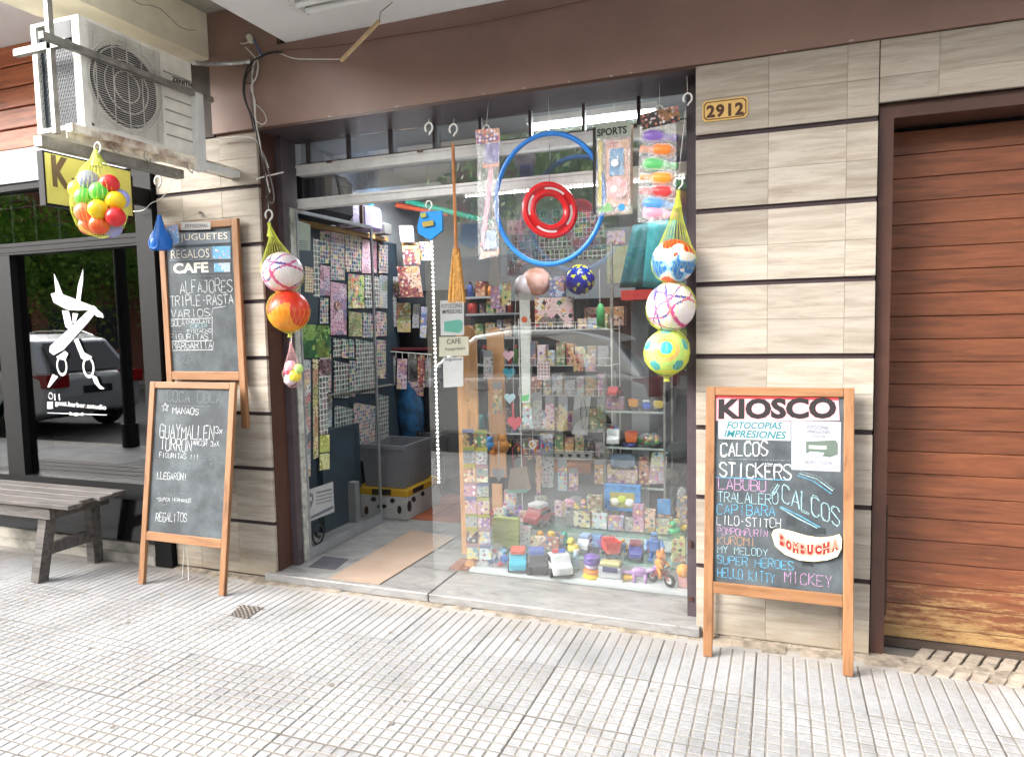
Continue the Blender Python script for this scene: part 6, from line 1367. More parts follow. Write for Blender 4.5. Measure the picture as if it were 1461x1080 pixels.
def duck(lab, x, y, w, m, **k):
    T = toyT('toy_duck', lab, 'toy', x, y, w, **k); B(T, 'body', m, lambda b: b.ball((0, 0, .32), .42, 14, (1, .9, .78)), True); B(T, 'head', m, lambda b: b.ball((-.12, -.1, .78), .27, 12), True)
    B(T, 'beak', ORG, lambda b: b.ball((-.25, -.36, .74), .1, 8, (1, 1.3, .5)), True)
    for sx in (-.22, 0): B(T, 'eye', EYE, lambda b: b.ball((sx-.0, -.33, .86), .035, 6), True)
    return T
def robot(lab, x, y, w, m1, m2, name='toy_robot', **k):
    T = toyT(name, lab, 'toy figure', x, y, w, **k)
    B(T, 'body', m1, lambda b: b.bevbox(-.26, .26, -.16, .16, .45, 1.05, .05)); B(T, 'head', m2, lambda b: b.bevbox(-.16, .16, -.13, .13, 1.08, 1.38, .04)); B(T, 'eye', EYE, lambda b: b.box(-.12, .12, -.14, -.13, 1.2, 1.28))
    for sx in (-1, 1):
        B(T, 'arm', m2, lambda b: b.tube([(sx*.32, 0, .98), (sx*.42, -.08, .72), (sx*.36, -.22, .55)], .09, 8)); B(T, 'leg', m1, lambda b: b.tube([(sx*.14, 0, .46), (sx*.17, 0, .1)], .11, 8)); B(T, 'foot', m2, lambda b: b.bevbox(sx*.17-.12, sx*.17+.12, -.22, .12, 0, .12, .03))
    return T
def boxpack(lab, r, m, sh=None, Y=None, z=None, d=.04, name='toy_box', cat='toy box', win=None, rz=0):
    x0, y0, x1, y1 = r; T = toyT(name, lab, cat, (x0+x1)/2, y1, 1, sh=sh, Y=Y, z=z); p = T.location.copy(); s_ = ppm(p); T.scale = (1, 1, 1); WM[T.name] = Matrix.Translation(p); T.rotation_euler = (0, 0, rz)
    w, h = (x1-x0)*s_, (y1-y0)*s_; MB().bevbox(-w/2, w/2, 0, d, 0, h, .002).build('box', m, T, local=True)
    if win:
        MB().box(-w*.34, w*.34, -.0025, -.0005, h*.15, h*.72).build('picture', paper(win[0]), T, local=True)
        for i, h_ in enumerate(win[1:]): MB().ball(((-.2+.2*i)*w, -.004, h*(.35+.1*(i % 2))), 1, 10, (w*.14, .008, h*.16)).build('toy_piece', plastic(h_), T, local=True, smooth=True)
    return T
def bagof(lab, r, cols, sh=None, Y=None, z=None, n=14, name='bagged_toys', cat='toy bag', filmy=True):
    x0, y0, x1, y1 = r; T = toyT(name, lab, cat, (x0+x1)/2, y1, 1, sh=sh, Y=Y, z=z); p = T.location.copy(); s_ = ppm(p); T.scale = (1, 1, 1); WM[T.name] = Matrix.Translation(p); w, h = (x1-x0)*s_, (y1-y0)*s_
    for i in range(n):
        rr = random.uniform(.10, .17)*min(w, h)*1.1; px_, pz = random.uniform(-.42, .42)*w, rr+random.uniform(0, .72)*max(0, h-2*rr)
        MB().ball((px_, random.uniform(-.01, .01), pz), rr, 8, (random.uniform(.7, 1.4), .6, random.uniform(.6, 1.1))).build('toy_piece', plastic(random.choice(cols)), T, local=True, smooth=True)
    if filmy: b = MB(); b.ball((0, 0, h*.48), 1, 14, (w*.52, .024, h*.52)); b.build('clear_film', film(), T, local=True, smooth=True)
    return T
P_ = plastic
# ---- front row, on the white base
bagof('blue bag of small figures at the left of the front row', (690, 786, 727, 822), ['#1f9ad8', '#2f6ab8', '#c84a5a', '#3ab8e0', '#e8e8f0'], sh=0, n=26)
toy_car('cyan toy car with red roof load in the front row', 740, 822, 34, P_('#2fb3cf'), -1.25, P_('#d8533a'), sh=0)
toy_car('dark grey toy police car in the front row between cyan and white cars', 766, 824, 36, P_('#33363c'), -1.2, P_('#3a5aa8'), sh=0)
toy_car('white toy police car with light bar in the front row', 797, 825, 40, P_('#d8dadb'), -1.0, sh=0, lightbar=True, tall=1.05)
T = bagof('small green and black soldiers lying in the front row', (806, 813, 828, 827), ['#3f6a3a', '#4a4c50', '#6a8a4a', '#2c2e32'], sh=0, n=12, filmy=False, name='toy_soldiers', cat='toy figures')
T = toyT('toy_bottle', 'clear and pale blue toy bottle in the front row', 'toy', 822, 812, 14, sh=0); B(T, 'body', P_('#a8c8e0'), lambda b: b.lathe([(.0, 0), (.5, 0), (.5, .9), (.25, 1.2), (.2, 1.5), (0, 1.5)], 12), True); B(T, 'cap', P_('#e6e8ea'), lambda b: b.lathe([(.25, 1.5), (.25, 1.75), (0, 1.75)], 12))
T = toyT('stacking_toy', 'purple orange and yellow stacked ring toy in the front row', 'toy', 845, 832, 24, sh=0)
for z0, r_, c_ in ((0, .5, '#f0d02a'), (.24, .46, '#f08a2a'), (.48, .40, '#b9a8c8'), (.70, .44, '#5a3a9a'), (.92, .42, '#6a44a8')): B(T, 'ring', P_(c_), lambda b: b.lathe([(0, z0), (r_*.85, z0), (r_, z0+.1), (r_*.85, z0+.2), (0, z0+.22)], 18), True)
T = toyT('toy_vehicle', 'grey block shaped toy vehicle with sunglasses print in the front row', 'toy car', 872, 832, 28, sh=0); B(T, 'body', P_('#b9bcc0'), lambda b: b.bevbox(-.5, .5, -.3, .3, .1, .6, .05)); B(T, 'top', P_('#c9c08a'), lambda b: b.bevbox(-.45, .45, -.25, .25, .61, .8, .05)); B(T, 'visor', P_('#3a3f6a', .2), lambda b: b.bevbox(-.3, .35, -.34, -.301, .4, .62, .01)); B(T, 'base', P_('#e6e8ea'), lambda b: b.box(-.55, .55, -.35, .35, 0, .09))
T = toyT('toy_crab', 'tiny yellow orange toy in front of the grey block vehicle', 'toy', 894, 835, 13, sh=0); B(T, 'body', P_('#e8b83a'), lambda b: b.ball((0, 0, .35), .4, 10, (1.1, .8, .8)), True); B(T, 'claw', P_('#e8b83a'), lambda b: b.ball((.5, -.1, .4), .2, 8).ball((-.5, -.1, .4), .2, 8), True)
# purple dinosaur
T = toyT('toy_dinosaur', 'lilac toy dinosaur in the front row', 'toy animal', 912, 830, 36, sh=0, rz=.1)
B(T, 'body', P_('#b58ac4'), lambda b: b.tube([(-.62, 0, .34), (-.42, 0, .3), (-.2, 0, .32), (0, 0, .36), (.2, 0, .34), (.4, 0, .42), (.55, 0, .5)], .06, 10).ball((0, 0, .34), .16, 12, (1.7, .8, 1)).ball((.58, 0, .54), .1, 10, (1.3, .8, .8)), True)
for sx in (-.18, .2):
    for sy in (-.08, .08): B(T, 'leg', P_('#b58ac4'), lambda b: b.tube([(sx, sy, .3), (sx+.03, sy, .14), (sx, sy, 0)], .05, 8), True)
# teddy on a motorbike
T = toyT('toy_motorbike', 'orange bear riding a red toy motorbike in the front row', 'toy', 943, 838, 36, sh=0, rz=-.5)
for sx in (-.36, .36): B(T, 'wheel', TYRE, lambda b: b.torus((sx, 0, .22), .17, .055, (0, 1, 0), 20, 8)); B(T, 'hub', P_('#c9c9cc'), lambda b: b.lathe([(0, -.04), (.1, -.04), (.1, .04), (0, .04)], 10, (sx, 0, .22), 'Y'))
B(T, 'frame', P_('#8a2a30'), lambda b: b.tube([(-.36, 0, .22), (-.1, 0, .36), (.2, 0, .36), (.36, 0, .22)], .06, 8).tube([(.36, 0, .22), (.24, 0, .6)], .03, 6).bevbox(-.22, .18, -.09, .09, .36, .5, .03)); B(T, 'handlebar', P_('#2c2c30'), lambda b: b.tube([(.22, -.2, .62), (.22, .2, .62)], .025, 6))
B(T, 'bear', P_('#e8922a'), lambda b: b.ball((-.04, 0, .72), .19, 12, (.9, .85, 1.15)).ball((.0, 0, 1.02), .16, 12).ball((-.02, -.12, 1.16), .055, 8).ball((-.02, .12, 1.16), .055, 8).tube([(0, -.15, .8), (.14, -.18, .7), (.22, -.15, .63)], .05, 8).tube([(0, .15, .8), (.14, .18, .7), (.22, .15, .63)], .05, 8).tube([(-.04, -.12, .58), (.1, -.16, .45), (.08, -.16, .28)], .06, 8).ball((.14, 0, .98), .06, 8), True)
T = toyT('toy_pig', 'orange toy head on a pink body at the right end of the front row', 'toy', 975, 838, 20, sh=0); B(T, 'body', P_('#d8a0a0'), lambda b: b.bevbox(-.3, .3, -.2, .2, 0, .7, .06)); B(T, 'head', P_('#f09a3a'), lambda b: b.ball((0, 0, 1.0), .42, 12), True)
# ---- second step
boxpack('yellow green striped box on the second step at the left', (702, 748, 741, 790), mat('lime_pack', '#c2cf6a', .5, var=.2, scale=60, stretch=(.1, 1, 4)), Y=.52, z=.151, d=.04)
boxpack('small white boxed toy with red print left of the yellow chicks', (741, 752, 758, 782), BM_['w'], sh=1)
boxpack('long orange and white boxed toy below the yellow chicks', (756, 774, 798, 792), BM_['o'], sh=1, d=.03)
duck('orange yellow toy chick, left of the pair on the second step', 774, 778, 18, P_('#f0b02a'), sh=1); duck('yellow toy chick, right of the pair on the second step', 790, 778, 18, P_('#f2c83a'), sh=1)
duck('teal green toy chick on the second step', 808, 778, 17, P_('#2fa88a'), sh=1); duck('pale yellow toy chick lying in front of the teal one', 818, 788, 18, P_('#e9d84a'), sh=1)
toy_car('white toy car in a clear pack on the second step', 836, 783, 24, P_('#c8ced6'), -1.7, sh=1, top=P_('#8fa8d0'))
toy_car('blue and white toy boat shaped car on the second step', 850, 772, 26, P_('#7aa0cf'), -1.3, sh=1)
toy_truck('red toy crane truck with yellow base on the second step', 871, 793, 28, P_('#d8302a'), P_('#e03a2a'), -1.1, sh=1)
robot('small blue toy robot beside the red crane truck', 889, 790, 13, P_('#2a86c0'), P_('#e0a82a'), sh=1)
toy_car('indigo blue toy car on the second step', 907, 795, 26, P_('#3a3f9a'), -1.4, sh=1, top=P_('#8a3a4a'))
robot('large blue toy robot at the right of the second step', 934, 800, 25, P_('#2f66b0'), P_('#5a8ac8'), sh=1)
boxpack('clear and green toy pack at the right end of the second step', (958, 764, 978, 803), BM_['g'], sh=1)
boxpack('pale blue printed box on the upper step left', (704, 736, 724, 752), BM_['t'], sh=2); boxpack('lilac printed box on the upper step left', (740, 740, 757, 756), BM_['p'], sh=2)
# ---- third step
bagof('bag of pink and yellow toys on the third step', (807, 700, 838, 723), ['#f0a0b8', '#f2cf4a', '#f4c0d0', '#f0a83a'], Y=.80, z=.32, n=12)
boxpack('white card with green figures on the third step', (839, 693, 860, 740), BM_['g'], Y=.76, z=.242, d=.01)
boxpack('low white box under the bag of pink and yellow toys', (806, 723, 838, 742), BM_['w'], Y=.76, z=.242)
T = boxpack('round blue toy pack with yellow label in the window centre', (862, 684, 914, 722), mat('blue_round', '#2f86c8', .35, var=.3, scale=40), Y=.84, z=.33, win=('#e8df6a', '#f0f0e0', '#c8d84a', '#e8e8e8'))
for args in (('pink doll in a clear blister on the third step', (903, 722, 919, 762), 'p'), ('beige doll in a clear blister beside the pink one', (920, 730, 935, 764), 'o'), ('small blue blister of figures on the third step', (868, 745, 890, 765), 'b'), ('small teal blister on the third step', (845, 742, 866, 764), 't'), ('white blister of yellow cars on the third step', (818, 740, 842, 762), 'y'), ('pale pack of coloured beads on the third step', (892, 745, 903, 764), 'w'), ('yellow hat pack at the right of the third step', (936, 745, 955, 766), 'y')):
    boxpack(args[0], args[1], BM_[args[2]], sh=2, d=.03)
boxpack('blue booklet pack at the right of the third step', (938, 722, 957, 744), mat('booklet_blue', '#3a8ac8', .5, var=.1), Y=.84, z=.33, d=.01); duck('small orange red toy above the blue booklet', 948, 724, 13, P_('#e0603a'), Y=.86)
duck('green toy dinosaur head at the right of the third step', 963, 765, 17, P_('#2fae6a'), sh=2)
bagof('golden brown figures in a tall clear pack at the right window post', (965, 692, 981, 742), ['#c8944a', '#d8aa5a', '#a8743a'], Y=.80, n=10)
boxpack('red base box under the golden figures', (963, 742, 982, 756), BM_['r'], sh=2)
toy_car('red white toy racing car on the upper step', 770, 758, 34, P_('#b8303a'), -1.9, sh=2, top=P_('#e6e8ea'))
blob('blue_toy_ball', 'small dark blue ball under the tote bag', 'ball', 723, 740, .78, 8, 8, P_('#2a3fae')); 
# extra filling rows of carded goods on the steps
k_ = 'bwptgyork'; lab_ = {'b': 'blue', 'w': 'white', 'p': 'pink', 't': 'teal', 'g': 'green', 'y': 'yellow', 'o': 'orange', 'r': 'red', 'k': 'dark'}
random.seed(21)
nb = [('between the lime box and the white box', 728, 0), ('behind the red racing car', 772, 0), ('left of the round blue pack', 800, 0), ('behind the card with green figures', 846, 0), ('under the round blue pack', 882, 0), ('behind the dolls', 912, 0), ('left of the golden figures', 948, 0), ('behind the red base box', 974, 0)]
for i, (lab, x, _) in enumerate(nb):
    k1 = k_[i]; boxpack('%s printed box at the back, %s' % (lab_[k1], lab), (x-9, 712+(i % 3)*5, x+9, 745), BM_[k1], Y=.92, z=.242, d=.03)
# small loose toys that crowd the steps
random.seed(77)
TC = {'red': '#c8322a', 'blue': '#2f62b8', 'yellow': '#e6c22f', 'green': '#3f9a4a', 'orange': '#e07a2a', 'pink': '#e08aae', 'violet': '#7a55a8', 'teal': '#2f9aa0', 'white': '#cfd2d0', 'sky blue': '#7ab4dc'}
tk = list(TC)
BND = {0: ['the blue bag', 'the cyan car', 'the dark grey police car', 'the white police car', 'the soldiers', 'the stacked rings', 'the grey block vehicle', 'the lilac dinosaur', 'the bear rider', 'the pink pig body'],
       1: ['the striped box', 'the small white box', 'the orange chick', 'the yellow chick', 'the teal chick', 'the white car', 'the crane truck', 'the small robot', 'the indigo car', 'the large robot'],
       2: ['the pale blue box', 'the lilac box', 'the racing car', 'the low white box', 'the green figure card', 'the blue blister', 'the pink doll', 'the beige doll', 'the yellow hat pack', 'the red base box']}
XB_ = {0: (700, 740, 766, 797, 817, 845, 872, 910, 942, 970), 1: (720, 750, 774, 792, 808, 836, 866, 889, 907, 934), 2: (714, 748, 770, 822, 850, 880, 911, 928, 946, 970)}
YB_ = {0: 806, 1: 772, 2: 748}
ci = 0
for sh in (0, 1, 2):
    for bi, (nm, xb) in enumerate(zip(BND[sh], XB_[sh])):
        for rep in range(2):
            c_ = tk[(ci*3+rep*5) % 10]; ty = (ci+rep) % 5; x = xb+(-6, 7)[rep]+random.uniform(-2, 2); Yk = SZ[sh][1]+.06+.03*rep; z = SZ[sh][0]; m_ = P_(TC[c_]); lab = 'small %s %%s just behind %s on the %s step' % (c_, nm, ('front', 'second', 'third')[sh])
            if ty == 0: toy_car(lab % 'car', x, YB_[sh], random.uniform(11, 16), m_, random.uniform(-2.4, -.6), Y=Yk, z=z)
            elif ty == 1: duck(lab % 'plush animal', x, YB_[sh], random.uniform(9, 12), m_, Y=Yk, z=z)
            elif ty == 2: robot(lab % 'standing figure', x, YB_[sh], random.uniform(12, 16), m_, P_(TC[tk[(ci+4) % 10]]), Y=Yk, z=z)
            elif ty == 3: boxpack(lab % 'blister card', (x-5, YB_[sh]-18, x+5, YB_[sh]), BM_[random.choice('bwptgyork')], Y=Yk, z=z, d=.01, win=('#d8dcdc', TC[c_]))
            else: bagof(lab % 'bag of bits', (x-6, YB_[sh]-11, x+6, YB_[sh]), [TC[c_], TC[tk[(ci+7) % 10]], TC[tk[(ci+2) % 10]]], Y=Yk, z=z, n=8)
            ci += 1
# ---- ruler board and hanging card columns
T = thing('height_board', 'tall plywood height board with rounded ends standing in the window', 'board', atY(671, 815, .42)); PLY = wood('plywood', '#d8a878', '#c8925c', '#a8703c', (5, 5, .6), .5, .1)
pl = planeY(.42); a0, b0 = pl.px(659, 790); a1, b1 = pl.px(679, 480); w2 = (a1-a0)/2; ca = (a0+a1)/2
poly = [(ca-w2, b0), (ca+w2, b0)]+[(ca+w2*math.cos(t*math.pi/10), b1+w2*math.sin(t*math.pi/10)) for t in range(11)]
MB().prism(poly, (0, .42, 0), (1, 0, 0), (0, 0, 1), -.012).build('plank', PLY, T); c = atY(671, 806, .40); MB().lathe([(0, -.008), (.033, -.008), (.033, .008), (0, .008)], 24, c, 'Y').build('foot_disc', PLY, T)
for yy in (545, 572): p = atY(667, yy, .41); MB().cbox((p.x, .417, p.z), (.008, .003, .008)).build('hole', BK, T)
MB().tube([atY(669, 585, .41), atY(669, 615, .41)], .002, 4).build('slot', BK, T)
T = thing('height_board', 'second plywood board with rounded top standing farther back in the shop', 'board', atY(710, 680, 1.1)); pl = planeY(1.1); a0, b0 = pl.px(699, 680); a1, b1 = pl.px(718, 480); w2 = (a1-a0)/2; ca = (a0+a1)/2
poly = [(ca-w2, b0), (ca+w2, b0)]+[(ca+w2*math.cos(t*math.pi/10), b1+w2*math.sin(t*math.pi/10)) for t in range(11)]; MB().prism(poly, (0, 1.1, 0), (1, 0, 0), (0, 0, 1), -.012).build('plank', PLY, T)
cols_ = ['violet', 'green', 'olive', 'pale', 'yellow', 'lilac', 'pink', 'blue']
rowk = [('k', 'g'), ('w', 'w'), ('o', 'y'), ('p', 'w'), ('p', 'p'), ('w', 'p'), ('k', 'b'), ('t', 't')]
word = {'k': 'dark', 'g': 'green', 'w': 'white', 'o': 'orange', 'y': 'yellow', 'p': 'pink', 'b': 'blue', 't': 'teal'}
ys_ = [612, 637, 662, 688, 708, 733, 752, 776, 798]
ordn = ['top', 'second', 'third', 'fourth', 'fifth', 'sixth', 'seventh', 'lowest']
for i in range(8):
    for j in range(2):
        x0 = 660+i*.9+(j*18); hangpack('%s trading card packet, %s in the %s hanging column at the window' % (word[rowk[i][j]], ordn[i], ('left', 'right')[j]), (x0, ys_[i]+j*1, x0+16.5, ys_[i+1]-1+j*1), .37, BM_[rowk[i][j]], 'card_packet', 'card packet', 'card packets hanging in two columns', head=paper(('#8a8fc0', '#c0c86a', '#d8cf5a', '#d0a8b8')[(i+j) % 4]))
bx('sheet_of_card', 'plain orange board hanging behind the heart tags', 'board', atY(702, 700, 1.0).x, atY(716, 700, 1.0).x, 1.0, 1.01, atY(702, 745, 1.0).z, atY(702, 690, 1.0).z, PLY)
# ---- strips of hearts and tags
T = thing('heart_garland', 'string of pink, teal, pale blue and red felt hearts hanging in the window', 'garland', atY(735, 600, .5)); s0 = atY(736, 420, .5); MB().tube([s0, atY(732, 520, .5), atY(733, 590, .5)], .0015, 4).build('string', HOOKW, T)
def heart(x, y, r, m, Y, T, name='heart'):
    pl = planeY(Y); c = pl.px(x, y); s_ = ppm(pl.P(*c)); q = []
    for i in range(24):
        t = i*2*math.pi/24; q.append((c[0]+r*s_*(16*math.sin(t)**3)/17, c[1]+r*s_*(13*math.cos(t)-5*math.cos(2*t)-2*math.cos(3*t)-math.cos(4*t))/17))
    return MB().prism(q, (0, Y, 0), (1, 0, 0), (0, 0, 1), -.008).build(name, m, T)
for x, y, r, h_ in ((725, 507, 9, '#e8b8c8'), (726, 532, 10, '#2f9ab0'), (727, 568, 9, '#b8dcE8'.lower()), (734, 603, 12, '#c83a50')): heart(x, y, r, P_(h_, .7), .5, T)
MB().tube([atY(731, 575, .5), atY(733, 597, .5)], .006, 6).build('ribbon', P_('#c83a50', .7), T)
T = thing('paper_strip', 'white paper strip with an orange disc and small prints hanging in the window', 'paper strip', atY(751, 610, .48)); pl = planeY(.48)
quadp(pl, [(741, 420), (756, 420), (757, 575), (745, 575)], mat('strip_white', '#dfe3df', .5, var=.08, scale=30), T, name='strip'); quadp(pl, [(738, 418), (758, 418), (758, 428), (738, 428)], paper('#eceeec'), T, k=.002, name='top_fold')
c = atY(748, 456, .475); MB().lathe([(0, -.002), (.017, -.002), (.017, .002), (0, .002)], 20, c, 'Y').build('disc', P_('#e0602a'), T); quadp(pl, [(744, 565), (756, 562), (753, 572), (744, 572)], P_('#5cc87a'), T, k=.003, name='green_print'); quadp(pl, [(746, 576), (758, 576), (760, 612), (744, 610)], BM_['t'], T, k=.001, name='printed_tag')
T = thing('bracelet_card', 'long white card with a bracelet hanging before the wire rack', 'card', atY(828, 625, .95)); pl = planeY(.95); quadp(pl, [(820, 563), (843, 566), (838, 621), (815, 619)], paper('#d9dcd8'), T, name='card'); MB().tube([atY(833, 568, .945), atY(837, 592, .945), atY(832, 612, .945), atY(828, 590, .945), atY(830, 570, .945)], .002, 5).build('bracelet', mat('dk', '#5a4a44', .5), T)
T = thing('silver_heart_tag', 'silver grey heart tag hanging on a string left of the tote bag', 'tag', atY(711, 690, .55)); heart(711, 676, 11, mat('silver_tag', '#a9b4be', .4, .3), .55, T); MB().tube([atY(711, 668, .55), atY(712, 628, .55)], .003, 5).build('cord', HOOKW, T)
T = thing('tote_bag', 'small beige tote bag with pale green bottom hanging in the window', 'tote bag', atY(742, 712, .6)); pl = planeY(.6)
quadp(pl, [(729, 668), (752, 665), (758, 697), (725, 700)], mat('canvas', '#a89684', .9, var=.1), T, name='body', d=.012); quadp(pl, [(720, 698), (758, 697), (752, 702), (728, 703)], P_('#8fc0b0', .6), T, k=.013, name='bottom_band', d=.004); MB().tube([atY(733, 668, .6), atY(731, 640, .6), atY(738, 632, .6), atY(745, 640, .6), atY(750, 667, .6)], .003, 5).build('strap', P_('#c84a5a', .7), T)
# keyring rail
T = thing('keyring_rail', 'wire rail of dangling coloured keyrings below the hearts', 'keyring rail', atY(725, 615, .6)); MB().tube([atY(688, 618, .6), atY(790, 621, .6)], .0025, 5).build('rod', ALU, T)
random.seed(5)
for i in range(17):
    x = 690+i*5.6; y = 624+random.uniform(-2, 6); c = atY(x, y, .6); MB().torus(c, .011, .0012, (random.uniform(-.5, .5), 1, 0), 14, 4).build('ring', ALU, T)
    c2 = atY(x+random.uniform(-2, 2), y+10+random.uniform(0, 5), .6); MB().ball(c2, 1, 8, (.008, .006, random.uniform(.01, .02))).tube([c, c2], .001, 3).build('charm', P_(random.choice(['#d8942a', '#3a6ab0', '#c83a40', '#5a8a3a', '#e8c03a', '#2c2c34', '#d8dce0', '#b87a3a'])), T, smooth=True)
for lab, (x, y), h_ in (('white ring toy hanging on the keyring rail', (780, 632), '#d8d0c8'),): c = atY(760, 634, .58); MB().torus(c, .02, .005, (0, 1, 0), 24, 6).build('ring_toy', P_(h_), label=lab, cat='ring toy', smooth=True)
for lab, (x, y), w_, h_ in (('blue plush key fob hanging left of the keyrings', (698, 636), 8, '#4a8ac8'), ('brown plush dog key fob on the keyring rail', (717, 636), 10, '#c8863a'), ('black and orange plush fob near the brown dog', (704, 645), 6, '#c87a20')):
    T = thing('plush_fob', lab, 'key fob', atY(x, y+8, .59)); c = atY(x, y, .59); s_ = ppm(c); MB().ball(c, w_*s_, 12).ball((c.x, c.y, c.z+w_*s_), w_*s_*.7, 10).ball((c.x-w_*s_*.5, c.y, c.z+w_*s_*1.6), w_*s_*.25, 8).ball((c.x+w_*s_*.5, c.y, c.z+w_*s_*1.6), w_*s_*.25, 8).build('body', P_(h_, .8), T, smooth=True); MB().tube([c, atY(x, 619, .6)], .0012, 4).build('cord', CBK, T)
# ---- pegged stick boards hanging (dark stick and bags)
for lab, q, k1 in (('pink stick toy in a long pack hanging right of the tote bag', [(765, 642), (772, 642), (771, 705), (766, 705)], 'p'), ('grey glitter pack hanging beside the pink stick toy', [(773, 645), (790, 645), (790, 695), (774, 695)], 'w')):
    T = thing('hanging_pack', lab, 'hanging pack', atY(770, 705, .75)); quadp(planeY(.75), q, BM_[k1], T, name='card', d=.004)
# ================================================================= MIDDLE AND BACK OF SHOP
bx('counter', 'grey display counter in the middle of the shop', 'counter', -1.75, -.95, 1.35, 1.75, .047, .50, mat('counter_grey', '#6f7478', .6))
T = thing('wire_rack', 'white wire shelf rack full of small goods in the middle of the shop', 'wire rack', (-1.35, 1.2, .05))
def wire_shelf(y_, x0=740, x1=872, Y=1.15):
    p0, p1 = atY(x0, y_, Y), atY(x1, y_-1, Y); mb = MB(); z = p0.z
    for yy in (Y, Y+.06, Y+.12, Y+.18, Y+.24): mb.tube([(p0.x, yy, z), (p1.x, yy, z)], .002, 4)
    mb.tube([(p0.x, Y, z+.05), (p1.x, Y, z+.05)], .0025, 4)
    n = 16
    for i in range(n+1): x = p0.x+(p1.x-p0.x)*i/n; mb.tube([(x, Y, z+.05), (x, Y, z), (x, Y+.24, z)], .0015, 4)
    mb.build('wire_shelf', HOOKW, T); return z
zz = [wire_shelf(y) for y in (472, 522, 564, 612, 650)]
for xx in (740, 872):
    p = atY(xx, 455, 1.15); MB().tube([(p.x, 1.15, .05), (p.x, 1.15, p.z)], .004, 6).build('upright', HOOKW, T)
    MB().tube([(p.x, 1.39, .05), (p.x, 1.39, p.z)], .004, 6).build('upright', HOOKW, T)
PH = planeY(1.148); T = thing('heart_cut_shelf', 'white shelf edge cut with black hearts in the middle of the shop', 'shelf', atY(808, 660, 1.13)); quadp(PH, [(770, 643), (845, 645), (845, 656), (770, 654)], paper('#dfe1de'), T, name='edge', k=.01, d=.004)
for i in range(6): heart(777+i*12, 650, 3.2, BK, 1.128, T, 'cut_heart')
bx('orange_ledge', 'orange brown ledge below the heart cut shelf', 'shelf', atY(770, 660, 1.2).x, atY(845, 660, 1.2).x, 1.16, 1.4, atY(770, 672, 1.16).z, atY(770, 658, 1.16).z, wood('ledge', '#b8794a', '#9a5f36', None, (1, 5, 5)))
T = boxpack('colourful cartoon print box on the upper wire shelf', (762, 425, 818, 467), prints('cartoon', '#d8c9b8', ['#c83a30', '#f0c030', '#26262c', '#e8a0b0', '#f0f0ea', '#4a8a5a'], .045, .46), Y=1.2)
k2 = ['k', 'r', 'b', 'o', 'w', 'y', 'g', 'p', 't']; adj = {'k': 'dark', 'r': 'red', 'b': 'blue', 'o': 'orange', 'w': 'white', 'y': 'yellow', 'g': 'green', 'p': 'pink', 't': 'teal'}
rk = [('top', 472, 0), ('second', 522, 1), ('third', 564, 2), ('fourth', 612, 3), ('lowest', 650, 4)]
random.seed(11)
for ri, (nm, yb, iz) in enumerate(rk):
    x = 745; c_ = 0
    prev = 'the rack upright'
    while x < 862:
        w_ = random.choice((11, 13, 16, 20)); h_ = random.uniform(20, 34) if iz != 0 else random.uniform(14, 26)
        kk = k2[(c_*4+ri*3) % 9]
        if not (iz == 0 and x < 822): boxpack('%s packet on the %s wire shelf beside %s' % (adj[kk], nm, prev), (x, yb-h_, x+w_, yb), BM_[kk], Y=1.19, z=zz[iz]+.003, d=.06, name='packet', cat='packet')
        prev = 'the %s packet' % adj[kk]; x += w_+1.5; c_ += 1
T = boxpack('small white tear off calendar with red dots in the wire rack', (766, 516, 785, 542), prints('cal', '#dcdcdc', ['#c85a5a', '#b04a50'], .022, .3, True), Y=1.12, z=atY(775, 542, 1.12).z, d=.01)
boxpack('yellow picture card with a red devil figure in the wire rack', (818, 505, 832, 530), prints('devil', '#d9cf9a', ['#b8302a', '#7a2a20', '#d88a3a'], .03, .4), Y=1.12, z=atY(825, 530, 1.12).z, d=.008); boxpack('dark blue picture card beside the devil card', (835, 505, 850, 530), BM_['b'], Y=1.12, z=atY(842, 530, 1.12).z, d=.008)
blob('wrapped_ball', 'pink and cream ball wrapped in clear film behind the window', 'ball', 765, 402, 1.25, 22, 20, mat('pinkcream', '#e2b8b0', .4, var=.3, scale=12, var2='#c98a6a')); blob('wrapped_ball', 'white plastic wrapped bundle left of the pink cream ball', 'ball', 747, 410, 1.2, 14, 18, mat('wrapwhite', '#cfc4c8', .3, var=.2))
c = atY(827, 399, 1.2); ico(c, 21.5*ppm(c), 4, [P_('#1c2c9a', .25), P_('#d8d83a')], lambda d: 1 if (math.sin(9*d.x+3)*math.sin(8*d.z+1)+.5*math.sin(14*d.y+9*d.z)) > .62 or (d.z > .72 and math.sin(18*d.x)+math.sin(15*d.y) > -.3) else 0, 'printed_ball', None, label='dark blue ball with yellow prints on the upper wire shelf', cat='ball')
boxpack('crumpled lilac and blue bag left of the dark blue ball', (783, 395, 806, 424), BM_['b'], Y=1.2, z=atY(795, 424, 1.2).z)
